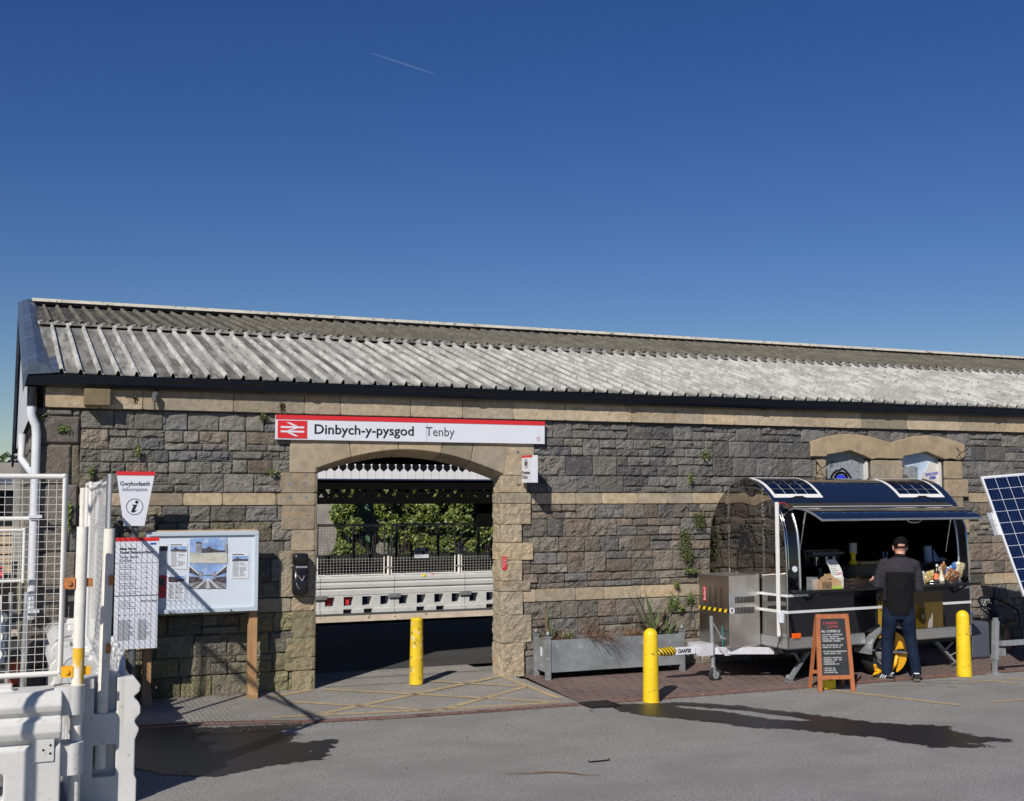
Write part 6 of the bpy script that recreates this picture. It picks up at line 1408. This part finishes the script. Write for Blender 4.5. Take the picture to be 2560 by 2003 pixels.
b=WB(); b.rod((xc_+.020,y2-.011,zc_+.048),(xc_+.020,y2-.009,zc_+.048),.0165,n=20)
b.prism([(xc_-.028,zc_+.022),(xc_+.026,zc_+.022),(xc_-.002,zc_-.040),(xc_+.012,zc_-.038),(xc_+.020,zc_-.028),(xc_+.014,zc_-.046),(xc_-.004,zc_-.058),(xc_-.028,zc_-.058),(xc_-.034,zc_-.046),(xc_-.010,zc_+.010),(xc_-.024,zc_+.014)],lambda a,z,d:(a,d,z),y2-.011,y2-.009); b.build('i_symbol',INK,IS)
# chalkboard
A=G(2048.6,1731);B=G(2135,1729); ax=(B-A); wb=ax.length*1.07; an=math.atan2(ax.y,ax.x)
AB=thing('chalkboard','wooden A-frame chalkboard menu standing on the tarmac before the trailer','chalkboard',((A.x+B.x)/2,(A.y+B.y)/2,.004),an)
ht=.86; ln=.10
def lean(x,z,d=0): return (x,ln*z/ht+.0-d,z)
hw2=wb/2
def fbar(b,xa,xb,za,zb,d0=-.014,d1=.014): b.add([lean(xa,za,-d0),lean(xb,za,-d0),lean(xb,zb,-d0),lean(xa,zb,-d0),lean(xa,za,-d1),lean(xb,za,-d1),lean(xb,zb,-d1),lean(xa,zb,-d1)],[(0,1,2,3),(7,6,5,4),(0,4,5,1),(1,5,6,2),(2,6,7,3),(3,7,4,0)])
b=MB(); fw=.048
wt=hw2-.025   # frame narrows upward
for s in (-1,1):
    b.add([lean(s*hw2,0,.014),lean(s*(hw2-fw),0,.014),lean(s*(wt-fw),ht,.014),lean(s*wt,ht,.014),lean(s*hw2,0,-.014),lean(s*(hw2-fw),0,-.014),lean(s*(wt-fw),ht,-.014),lean(s*wt,ht,-.014)],[(0,1,2,3),(7,6,5,4),(0,4,5,1),(1,5,6,2),(2,6,7,3),(3,7,4,0)])
fbar(b,-(wt-fw),wt-fw,ht-.052,ht-.002,-.012,.012); fbar(b,-(hw2-fw-.003),hw2-fw-.003,.135,.18,-.012,.012)
b.build('front_frame',WOODR,AB)
b=MB()
for s in (-1,1): b.beam((s*(hw2-.02),.30,0),(s*(wt-.02),ln+.02,ht-.03),.04,.02)
b.bx(-hw2+.03,hw2-.03,.235,.255,.17,.21); b.build('rear_frame',WOODR,AB)
b=MB(); fbar(b,-(hw2-fw-.003),hw2-fw-.003,.18,ht-.052,-.004,.004); b.build('slate_panel',CHALK,AB)
la=math.atan2(ln,ht)
def chalk(s,x,z,size,m=CHW,sp=1.,sx=1.,sh=.15): text('chalk_writing',s,size,m,AB,(x,ln*z/ht-.0065,z),rot=(math.pi/2-la,0,0),sx=sx,shear=sh,spacing=sp,ext=.0006)
X0=-.142
chalk("LISHEEN'S",-.115,.745,.042,CHR,1.15,.85); chalk("COFFEE",-.075,.705,.038,CHR,1.2,.9); chalk("ALL COFFEE £3",X0,.655,.038,sp=1.05,sx=.85)
for k,s_ in enumerate(("• FLAT WHITE  • CAPPUCCINO","• LATTE,  • MACCHIATO,","• CORTADO, • MOCHA, • AMERICANO","• AMERICANO, • ESPRESSO","","TEA, • HOT CHOCOLATE, • CHAI","• GREEN TEA - ICE TEA  £2","","• HOT CHOCOLATE, MARSHMALLOWS","   CREAM + BAILEYS   £3.50","","• ICED LATTE £3   ICE CREAM £2.00","• COLD BREW £3    CAKES     £3.00","• LEMONADE £2","• ORANGE JUICE £1.50","","• CHIA OAT .50p","• OAT MILK £2.50","• EXTRA SHOT .50p")):
    if s_: chalk(s_,X0,.622-.0232*k,.021,sx=min(.9,.265/(.0118*len(s_))))
# yellow case and cable behind the chalkboard
t=thing('power_case','bright yellow case on the ground behind the chalkboard','case',(AB.location.x+.03,AB.location.y+.20,.005)); b=MB(); b.bx(-.07,.09,-.04,.10,0,.19); b.build('case',YELP,t,bevel=.012); b=MB(); b.bx(-.02,.05,-.05,-.041,.10,.16); b.build('socket',INK,t)
b=MB(); b.tube([(9.0,-1.98,.012),(9.06,-1.96,.05),(9.14,-1.96,.075),(9.25,-1.93,.02),(9.4,-1.88,.02),(9.7,-1.6,.03)],.007,6); tag(b.build('cable',BLACK,base=(9.0,-1.98,.01)),'black cable looping on the ground behind the chalkboard','cable')
# right side: grey water container, bin, chair, stand and solar panel
p0=WP(2431,1636,-.95);p1=WP(2468,1553,-.95)
JC=thing('water_container','dark grey plastic water container beside the right hand bollard','container',((p0.x+p1.x)/2,-.85,.02))
b=WB(); b.bx(p0.x-.06,p1.x,-1.0,-.72,.03,p1.z); b.build('tank',mat('grey_blue_plastic',(.075,.085,.11),.4,var=.06),JC,bevel=.035); b=WB(); b.tube([(p0.x+.02,-.86,p1.z),(p0.x+.02,-.86,p1.z+.04),(p1.x-.03,-.86,p1.z+.04),(p1.x-.03,-.86,p1.z)],.013,8); b.build('handle',BLACKG,JC)
BT=thing('blue_bag','blue and white bag lying on the grey water container','bag',(p0.x+.08,-.75,p1.z+.04))
b=MB(); b.ball((0,0,.05),.10,14,9,sc=(1.3,.7,.5)); b.build('bag',mat('blue_bag_cloth',(.02,.07,.45),.5,var=.3,vs=20),BT); b=MB(); b.ball((-.03,-.03,.10),.045,12,7,sc=(1.1,.8,.6)); b.build('white_part',SIGNW,BT)
q0=WP(2470,1632,-.7);q1=WP(2508,1548,-.7)
BN=thing('black_bin','black plastic box under the wicker chair','box',((q0.x+q1.x)/2,-.6,.03)); b=WB(); b.bx(q0.x,q1.x+.03,-.75,-.45,.03,q1.z); b.build('box',mat('black_box_plastic',(.010,.011,.016),.35,var=.1),BN,bevel=.03); b=WB(); b.bx(q0.x-.01,q1.x+.04,-.76,-.44,q1.z-.03,q1.z+.005); b.build('lid',BLACKG,BN)
r0=WP(2508,1562,-.5);r1=WP(2524,1605,-.5)
t=thing('red_jug','faded red plastic piece behind the black box by the wall','jug',((r0.x+r1.x)/2,-.45,r1.z-.2)); b=WB(); b.add([(r0.x,-.5,r0.z),(r0.x+.07,-.5,r0.z),(r1.x+.02,-.5,r1.z),(r1.x+.05,-.5,.04),(r0.x,-.5,.04),(r0.x,-.4,r0.z),(r0.x+.07,-.4,r0.z),(r1.x+.02,-.4,r1.z),(r1.x+.05,-.4,.04),(r0.x,-.4,.04)],[(0,1,2,3,4),(9,8,7,6,5),(0,5,6,1),(1,6,7,2),(2,7,8,3),(3,8,9,4),(4,9,5,0)]); b.build('body',mat('faded_red',(.42,.07,.07),.5,var=.15),t)
def z6b(x,y,Y): return WP(2250+x/4.88,1400+y/4.88,Y)
CH=thing('wicker_chair','black wicker armchair against the wall at the right edge','chair',(12.95,-.6,.04))
Y1,Y2=-.85,-.40
b=WB(); top=[z6b(955,480,-.42),z6b(985,460,-.40),z6b(1060,455,-.40),z6b(1140,465,-.45),z6b(1260,510,-.6),z6b(1380,570,-.75),z6b(1440,620,-.85),z6b(1465,700,-.88),z6b(1510,1000,-.9)]
b.tube(top,.016,8); b.tube([z6b(955,480,-.42),z6b(990,560,-.5),z6b(1100,600,-.62),z6b(1180,650,-.68),z6b(1195,760,-.7),z6b(1210,1000,-.75)],.016,8); b.build('arm_frame',BLACKG,CH)
b=WB()
for k in range(11):
    f=k/10; a=z6b(975+f*165,480-5*math.sin(3.14*f),-.41); c=z6b(1050+f*140,760,-.55); b.tube([a,a.lerp(c,.5)+Vector((0,.02,0)),c],.008,5)
for k in range(9):
    f=k/8; b.tube([z6b(985+70*f,500+250*f,-.42-.1*f),z6b(1140+45*f,500+240*f,-.45-.1*f)],.004,4)
b.build('wicker_back',BLACKG,CH)
s0_=z6b(1050,760,-.6); s1_=z6b(1480,760,-.6); b=WB(); b.bx(s0_.x,s1_.x,-.9,-.45,s0_.z-.04,s0_.z); b.build('seat',BLACKG,CH,bevel=.01)
for x,y in ((s0_.x+.03,-.47),(s1_.x-.03,-.47),(s0_.x+.06,-.88),(s1_.x-.03,-.88)):
    b=WB(); b.rod((x,y,s0_.z-.04),(x,y,.045),.014); b.build('leg',BLACKG,CH)
gs=G(2487,1686); yb=gs.y
SS=thing('solar_stand','galvanised telescopic steel stand with a cross tube for the tilted solar panel','stand',(gs.x,gs.y,.004))
zt_=z6b(1163,705,yb).z; zs=z6b(1163,745,yb).z; zs2=z6b(1163,1215,yb).z; zh=z6b(1185,1022,yb).z; xh=z6b(1175,0,yb).x; xt=z6b(1165,700,yb).x
b=WB(); b.beam((gs.x,yb,.0),(xt,yb,zt_),.045,.045,up=(0,1,0)); b.build('inner_tube',GALV,SS)
b=WB(); b.beam((gs.x+(xt-gs.x)*zs2/zt_,yb,zs2),(xt,yb,zs),.062,.062,up=(0,1,0)); b.build('outer_tube',GALV,SS); b=WB(); b.bx(gs.x-.1,gs.x+.09,yb-.06,yb+.06,.001,.012); b.build('foot_plate',GALV,SS)
b=WB(); b.bx(xh+.03,xh+1.2,yb-.03,yb+.03,zh-.03,zh+.03); b.build('cross_tube',GALV,SS)
b=WB(); b.bx(xh+.025,xh+.07,yb-.04,yb+.04,zh-.15,zh-.06); b.build('clamp',GALVD,SS)
b=WB(); b.beam((xh+1.15,yb,0),(xh+1.15,yb,1.2),.045,.045,up=(0,1,0)); b.build('rear_tube',GALV,SS)
# big tilted panel
TLp=WP(2452,1192,-1.55); best=None
for k in range(200):
    Y=-1.0-.01*k; q=WP(2559,1490,Y); e_=abs((q-TLp).length-1.66)
    if Y<-1.5 and (best is None or e_<best[0]): best=(e_,q)
BLp=best[1]; l=(BLp-TLp).normalized()
tt=RT*1+UP*.075; tt=tt+FW*(-(tt.dot(l))/FW.dot(l)) ; tt.normalize(); nrm_=tt.cross(l).normalized()
if nrm_.dot(CAM-TLp)<0: nrm_=-nrm_
SP=thing('photovoltaic_array','large blue tilted solar panel cut off by the right edge of the picture','solar panel',TLp)
Lp=(BLp-TLp).length; wp=.99
f=lambda a,c,d:TLp+tt*a+l*c+nrm_*d
def pbx(b,a0,a1,c0,c1,d0,d1): b.add([f(*q) for q in [(a0,c0,d0),(a1,c0,d0),(a1,c1,d0),(a0,c1,d0),(a0,c0,d1),(a1,c0,d1),(a1,c1,d1),(a0,c1,d1)]],[(0,3,2,1),(4,5,6,7),(0,1,5,4),(1,2,6,5),(2,3,7,6),(3,0,4,7)])
b=WB(); pbx(b,.015,wp-.015,.015,Lp-.015,-.008,-.002); b.build('backing',mat('cell_grid_white',(.5,.53,.6),.4),SP)
b=WB(); pbx(b,0,.02,0,Lp,-.03,.004); pbx(b,wp-.02,wp,0,Lp,-.03,.004); pbx(b,.021,wp-.021,0,.02,-.03,.0035); pbx(b,.021,wp-.021,Lp-.02,Lp,-.03,.0035); b.build('frame',ALUP,SP)
b=WB(); cw=(wp-.05)/6; ch_=(Lp-.06)/10
for i in range(6):
    for j in range(10): pbx(b,.025+i*cw+.0035,.025+(i+1)*cw-.0035,.03+j*ch_+.0035,.03+(j+1)*ch_-.0035,-.002,.0005)
b.build('cell',mat('poly_cell',(.003,.009,.036),.22,var=.3,vs=18,coat=.5,streak=None),SP)
b=WB()
for i in range(6):
    for k in (.28,.5,.72):
        pbx(b,.025+(i+k)*cw-.0008,.025+(i+k)*cw+.0008,.03,Lp-.03,.0005,.001)
b.build('busbar',mat('busbar',(.04,.055,.12),.4),SP)
b=WB(); c1=f(.0,.55,-.03); b.beam(f(.3,.75,-.03),(xh+1.0,yb+.1,1.0),.04,.04); 
pbx(b,-.075,-.0,.50,.82,-.05,-.035); b.rod(f(-.11,.72,-.06),f(-.03,.72,-.06),.014,n=8); b.build('rear_bracket',GALV,SP)
# litter and wall fittings
b=MB(); tw=[G(1200+x/3.1186,1700+y/3.1186,.012) for x,y in [(190,730),(320,727),(440,722),(560,716),(680,720),(800,735),(940,742)]]; b.tube(tw,[.002,.004,.005,.006,.005,.004,.002],5); b.tube([tw[2]+Vector((0,.05,0)),tw[4]+Vector((0,.03,0)),tw[5]],.003,5); tag(b.build('twig',DRY,base=tw[3]),'long dry brown twig lying on the tarmac at the bottom centre','twig')
q=G(1200+930/3.1186,1700+632/3.1186,.008); b=MB(); b.tube([q+Vector((-.10,0,.012)),q+Vector((-.09,0,0)),q,q+Vector((.08,0,0)),q+Vector((.10,0,.012))],.006,5); tag(b.build('strap_scrap',BLACK,base=q),'short black strap scrap on the tarmac near the bottom centre','litter')
q=G(1280+695/3.521,1450+1150/3.521,.006); b=MB(); b.ball(q,.014,8,5,sc=(1.6,1,.4)); tag(b.build('bottle_top',INKG,base=q),'tiny bottle top on the tarmac below the kerb drain','litter')  # flattened bottle top lying on the tarmac
# drain grating in the kerb
dg0,dg1=Z3(770,190),Z3(1050,190); DR=thing('drain_grating','black iron drain grating in the brick kerb left of the bollard','drain',((dg0[0]+dg1[0])/2,-1.98,.006))
b=MB(); wd=dg1[0]-dg0[0]; b.bx(-wd/2,wd/2,-.17,-.15,0,.012); b.bx(-wd/2,wd/2,.13,.15,0,.012); b.bx(-wd/2,-wd/2+.02,-.15,.13,0,.012); b.bx(wd/2-.02,wd/2,-.15,.13,0,.012)
for k in range(16): x=-wd/2+.04+k*(wd-.08)/15; b.beam((x-.03,-.15,.006),(x+.03,.13,.006),.018,.010)
b.build('grate',BLACK,DR); b=MB(); b.bx(-wd/2+.01,wd/2-.01,-.15,.13,.0,.002); b.build('sump',DEEP,DR)
def zc(x,y,Y): return WP(x/3.1186,700+y/3.1186,Y)
p=zc(1205,900,-.12); LM=thing('wall_lamp','small dark wall spotlight fixed on the cornice left of the name board','lamp',(p.x,-.07,p.z))
b=WB(); b.rod((p.x,-.07,p.z+.01),(p.x,-.16,p.z+.01),.03); b.rod((p.x,-.14,p.z-.0),(p.x,-.15,p.z-.07),.035,.022); b.build('housing',INKG,LM); b=WB(); b.tube([(p.x,-.15,p.z-.07),(p.x+.005,-.14,p.z-.15),(p.x+.02,-.10,p.z-.21)],.006,6); b.build('cable',BLACK,LM)
p=zc(680,905,-.12); LM=thing('sensor','small white and black movement sensor beside the stone bracket','sensor',(p.x,-.07,p.z))
b=WB(); b.rod((p.x,-.07,p.z+.02),(p.x,-.13,p.z+.02),.02); b.rod((p.x,-.13,p.z+.03),(p.x,-.135,p.z-.02),.022,.03); b.build('sensor_head',SIGNW,LM); b=WB(); b.rod((p.x,-.13,p.z-.021),(p.x,-.13,p.z-.08),.028,.02); b.build('base',BLACK,LM)
for (xx,yy),lab,sgn in (((400,440),'twisted iron basket hook left of the boarded windows',1),((1918,280),'twisted iron basket hook right of the boarded windows',1)):
    p=WP(1950+xx/4.366,1050+yy/4.366,-.05); HK=thing('iron_hook',lab,'hook',(p.x,-.04,p.z-.2))
    b=WB(); b.rod((p.x,-.045,p.z),(p.x,-.045,p.z-.20),.006); b.tube([(p.x,-.05,p.z-.02),(p.x+.005,-.16,p.z-.11),(p.x+.01,-.26,p.z-.06),(p.x+.01,-.29,p.z-.03),(p.x+.01,-.27,p.z-.01)],.006,6); b.tube([(p.x,-.05,p.z-.18),(p.x+.004,-.13,p.z-.12),(p.x+.01,-.22,p.z-.085)],.005,6)
    b.tube([(p.x,-.05+.0,p.z-.02+.02*math.sin(t)) if 0 else (p.x+.012*math.cos(t),-.052,p.z-.035+.018*math.sin(t)) for t in [k*.7 for k in range(9)]],.004,5,close=True); b.build('ironwork',INK,HK)
# faded blue fixing dots on the left jamb
b=WB()
for x,y in ((138,565),(257,565),(130,640),(257,628),(138,733),(257,736),(265,870),(262,945)):
    p=WP(680+x/3.032,1000+y/3.032,-.035); b.rod((p.x,-.030,p.z),(p.x,-.040,p.z),.012,n=8)
b.build('fixing_plugs',mat('faded_blue_plug',(.13,.2,.28),.8),ST)
# contrail and thin cloud high above
CT=bpy.data.materials.new('thin_ice_cloud'); CT.use_nodes=True; nt=CT.node_tree; P=nt.nodes['Principled BSDF']; P.inputs['Base Color'].default_value=(.9,.9,.92,1); P.inputs['Roughness'].default_value=1
tc=nn(nt,'ShaderNodeTexCoord'); sp_=nn(nt,'ShaderNodeSeparateXYZ'); nt.links.new(tc.outputs['Generated'],sp_.inputs[0])
def at(px,py,dist): return CAM+ray(px,py)*dist
a0=at(925,132,9000); a1=at(1085,185,9000)
b=WB(); b.tube([a0,a0.lerp(a1,.3),a0.lerp(a1,.6),a0.lerp(a1,.85),a1],[2,4,5,4,2],8); CT.node_tree.nodes['Principled BSDF'].inputs['Alpha'].default_value=.055
o=b.build('contrail',CT,base=a0); tag(o,'faint thin white contrail high in the blue sky','contrail')

# dry leaves and grit collected along the wall foot and kerb
LIT=leafmat('dry_litter',(.06,.04,.025),(.14,.10,.06),(.30,.25,.17))
pts=[(R.uniform(5.9,13.5),-abs(R.gauss(0,.10))-.02,.05) for _ in range(260)]+[(R.uniform(1.0,5.7),-1.93+R.gauss(0,.06),.014) for _ in range(180)]+[(R.uniform(5.8,9),-2.0+R.gauss(0,.05),.012) for _ in range(160)]+[(R.uniform(1.2,3.2),-abs(R.gauss(0,.08)),.05) for _ in range(160)]+[(R.uniform(0,13),R.uniform(-7,-2),.012) for _ in range(220)]
tag(leaves('leaf_litter',pts,.022,LIT,base=(6,-1,0),bias=(0,0,1.6)),'scattered dry leaf litter along the wall foot and kerb','litter',kind='stuff')
# ================= THE CUSTOMER =================
base=G(2248,1700,.01); RZM=math.radians(-30)
PSC=.975
PM=thing('person','man in dark fleece, navy trousers and black cap standing at the serving hatch','person',base,RZM)
def mloc(px,py,dy=0): return None
JK1=mat('charcoal_fleece',(.030,.029,.036),.9,var=.2,vs=25,bump=.030,bs=7,bdet=3,spec=.2); JK2=mat('black_fleece',(.007,.007,.008),.9,var=.2,vs=25,bump=.030,bs=6,bdet=3,spec=.15)
TRS=mat('navy_trousers',(.006,.013,.034),.85,var=.15,vs=12,bump=.035,bs=8,bdet=3,spec=.2); CAPM=mat('black_cap_cloth',(.005,.005,.006),.85,var=.1,spec=.15); SHOE=mat('black_shoe',(.010,.010,.010),.5,var=.2); SOLE=mat('gum_sole',(.13,.095,.07),.7,var=.1)
def er(c,rx,ry,n=20,tilt=None):
    return [(c[0]+rx*math.cos(2*math.pi*k/n),c[1]+ry*math.sin(2*math.pi*k/n),c[2]+(tilt*math.sin(2*math.pi*k/n) if tilt else 0)) for k in range(n)]
# joints (x right, y forward, z up)
hipL,hipR=(-.075,.0,.86),(.095,.0,.86)
kneL,kneR=(-.125,.05,.47),(.155,.03,.48)
ankL,ankR=(-.15,-.02,.09),(.205,.0,.09)
shL,shR=(-.135,.03,1.43),(.215,.03,1.42)
elL,elR=(-.225,.05,1.13),(.275,.06,1.13)
haL,haR=(-.235,.27,1.17),(.20,.30,1.17)
nk=(.055,.045,1.50); hd=(.065,.085,1.625)
def torso(b,g=0.):
    g=g+(.016 if g>0 else 0)
    b.loft([er((.01,0,.80),.155+g,.115+g),er((.01,0,.90),.165+g,.12+g),er((.012,.0,1.0),.160+g,.115+g),er((.02,.0,1.12),.165+g,.118+g),er((.03,.01,1.26),.185+g,.125+g),er((.04,.02,1.36),.195+g,.12+g),er((.042,.03,1.43),.175+g,.10+g),er((.05,.04,1.475),.115+g,.08+g),er((.055,.045,1.51),.06+g,.06+g)])
# skin body: one continuous surface
b=MB(); torso(b,-.02)
for h,k,a in ((hipL,kneL,ankL),(hipR,kneR,ankR)): b.tube([h,k,a],[.07,.05,.035],14)
def hand(b,p,d,side):
    p=Vector(p); d=Vector(d).normalized(); s=Vector((1,0,0))*side; up=Vector((0,0,1))
    b.tube([p-d*.03,p+d*.02,p+d*.06],[.026,.034,.034],12)
    for i,(o_,L) in enumerate(((-.027,.055),(-.009,.065),(.009,.06),(.026,.048))):
        q=p+d*.055+up*o_*.8; b.tube([q,q+d*L*.5-s*.008,q+d*L*.75-s*.03,q+d*L*.6-s*.045],[.011,.0105,.010,.008],8)
    q=p+d*.01+up*.03; b.tube([q,q+d*.03+up*.02-s*.012,q+d*.055+up*.018-s*.03],[.013,.012,.009],8)
for s_,e_,h_,sd in ((shL,elL,haL,-1),(shR,elR,haR,1)):
    b.tube([s_,e_,h_],[.05,.038,.026],12); d=(Vector(h_)-Vector(e_)).normalized(); hand(b,Vector(h_)+d*.03,d,sd)
b.tube([(.05,.04,1.45),(.058,.055,1.53),hd],[.062,.058,.06],16)
# head
hx,hy,hz=hd
b.loft([er((hx,hy+.035,hz-.115),.035,.035,18),er((hx,hy+.03,hz-.10),.052,.062,18),er((hx,hy+.012,hz-.06),.068,.085,18),er((hx,hy,hz-.01),.076,.098,18),er((hx,hy-.003,hz+.04),.075,.097,18),er((hx,hy-.002,hz+.08),.060,.080,18),er((hx,hy,hz+.105),.03,.04,18)])
b.ball((hx,hy+.105,hz-.035),.018,10,7,sc=(.8,1.1,1.2)); b.ball((hx,hy+.088,hz-.075),.022,10,6,sc=(1.2,.6,.4))
for s in (-1,1):
    b.ball((hx+s*.030,hy+.09,hz+.0),.012,8,6); b.ball((hx+s*.082,hy+.0,hz-.015),.030,12,8,sc=(.42,.7,1.15)); b.ball((hx+s*.085,hy-.012,hz-.005),.028,12,8,sc=(.35,.5,1.0))
o=b.build('body',SKIN,PM); bake(o,.006,2)
# jacket
b=MB(); torso(b,.004)
b.loft([er((.01,0,.855),.166,.128),er((.01,0,.90),.178,.135),er((.01,0,.97),.176,.130)])
for s_,e_,h_ in ((shL,elL,haL),(shR,elR,haR)):
    s_=Vector(s_);e_=Vector(e_);h_=Vector(h_); m1=s_.lerp(e_,.5)+Vector((-.012 if s_.x<0 else .012,-.005,0))
    b.tube([s_+Vector((.03 if s_.x<0 else -.03,0,.0)),s_,m1,e_+Vector((0,-.012,-.008)),e_.lerp(h_,.5),h_-(h_-e_)*.02],[.070,.074,.068,.064,.053,.043],16)
b.tube([(.05,.04,1.46),(.056,.05,1.535)],[.082,.070],18)
o=b.build('jacket',JK1,PM); bake(o,.009,4); o.data.materials.append(JK2)
for f_ in o.data.polygons:
    c=f_.center; f_.use_smooth=True
    inn=(-.15<c.x<.20) and c.z<1.315+.012*math.cos(c.x*9) 
    if (inn and abs(c.x-.025)<.172) or c.z<.98 or c.z>1.50: f_.material_index=1
# trousers
b=MB(); b.loft([er((.01,0,.74),.13,.11),er((.01,0,.80),.160,.125),er((.01,0,.88),.165,.13),er((.01,0,.97),.155,.12)])
for h,k,a in ((hipL,kneL,ankL),(hipR,kneR,ankR)):
    h=Vector(h);k=Vector(k);a=Vector(a); b.tube([h+Vector((0,0,.03)),h.lerp(k,.35)+Vector((0,-.01,0)),h.lerp(k,.75),k,k.lerp(a,.5)+Vector((0,-.012,0)),a+Vector((0,0,.05)),a+Vector((0,.0,-.02))],[.105,.098,.082,.074,.068,.064,.066],18)
o=b.build('trousers',TRS,PM); bake(o,.009,3)
for f_ in o.data.polygons: f_.use_smooth=True
# cap with strap opening at the back
b=MB(); rings=[]; n=24
for zz,sx_,sy_ in ((.012,.086,.110),(.048,.090,.113),(.090,.082,.104),(.120,.056,.072),(.136,.014,.018)): rings.append([(hx+sx_*math.cos(2*math.pi*k/n),hy+sy_*math.sin(2*math.pi*k/n),hz+zz-(.012 if zz<.02 else 0)) for k in range(n)])
vs=[p for r in rings for p in r]; fs=[]
for i in range(4):
    for k in range(n):
        if i<1 and k in (16,17,18,19): continue
        l_=(k+1)%n; fs.append((i*n+k,i*n+l_,(i+1)*n+l_,(i+1)*n+k))
fs.append(tuple(range(4*n,5*n))); b.add(vs,fs,sm=True)
b.tube([(hx+.088*math.cos(a),hy+.108*math.sin(a),hz+.003) for a in [math.radians(q) for q in range(205,341,9)]],.010,6)
b.loft([[(hx+.07*math.cos(a)*s,hy+.09*math.sin(a)*1.0+t,hz+.012-t*.25) for a in [math.radians(q) for q in range(20,161,14)]] for s,t in ((1,0),(1,.035),(.8,.07))],cap=False); 
o=b.build('cap',CAPM,PM,fix=False); q=o.modifiers.new('s','SOLIDIFY'); q.thickness=.004
b=MB(); b.tube([(hx+.085*s,hy-.01,hz+.0) for s in (1.02,1.03)]+[(hx+.078,hy+.09,hz-.0)],.0035,5); b.tube([(hx-.087,hy-.01,hz),(hx-.078,hy+.09,hz)],.0035,5); b.build('glasses',CHROME,PM)
# shoes
def shoe(ank,ang,lift=0):
    s=MB(); p=[]
    for y,w,h in ((-.075,.028,.055),(-.06,.036,.075),(-.01,.038,.085),(.05,.040,.070),(.11,.046,.048),(.16,.042,.036),(.19,.024,.022)):
        p.append([(w*math.cos(a),y,.022+max(0,h*math.sin(a)) if math.sin(a)>0 else .022) for a in [math.radians(q) for q in (0,25,50,75,105,130,155,180)]])
    s.loft(p); up=s.build('shoe',SHOE,PM)
    s=MB(); s.prism([(-.036,-.08),(.036,-.08),(.042,-.02),(.050,.10),(.044,.17),(.02,.20),(-.02,.20),(-.044,.17),(-.050,.10),(-.042,-.02)],lambda a,c,d:(a,c,d),0,.024); s.build('sole',SOLE,up,bevel=.005)
    s=MB()
    for k in range(3):
        y=.0+k*.028
        for sd in (-1,1): s.beam((sd*.046,y+.03,.028),(sd*.030,y-.0,.078),.010,.008)
    s.bx(-.03,.03,-.070,-.05,.085,.098); s.build('stripe',SIGNW,up)
    up.location=(ank[0],ank[1],lift); up.rotation_euler=(0,0,ang)
    return up
shoe((ankL[0]+.01,ankL[1]-.02),math.radians(62)); shoe((ankR[0],ankR[1]-.0),math.radians(-8))
b=MB(); b.rod((ankL[0],ankL[1]-.0,.06),(ankL[0],ankL[1],.12),.036); b.build('sock',SIGNW,PM); b=MB(); b.rod((ankR[0],ankR[1],.06),(ankR[0],ankR[1],.12),.036); b.build('sock',SIGNW,PM)

PM.scale=(PSC,PSC,PSC)
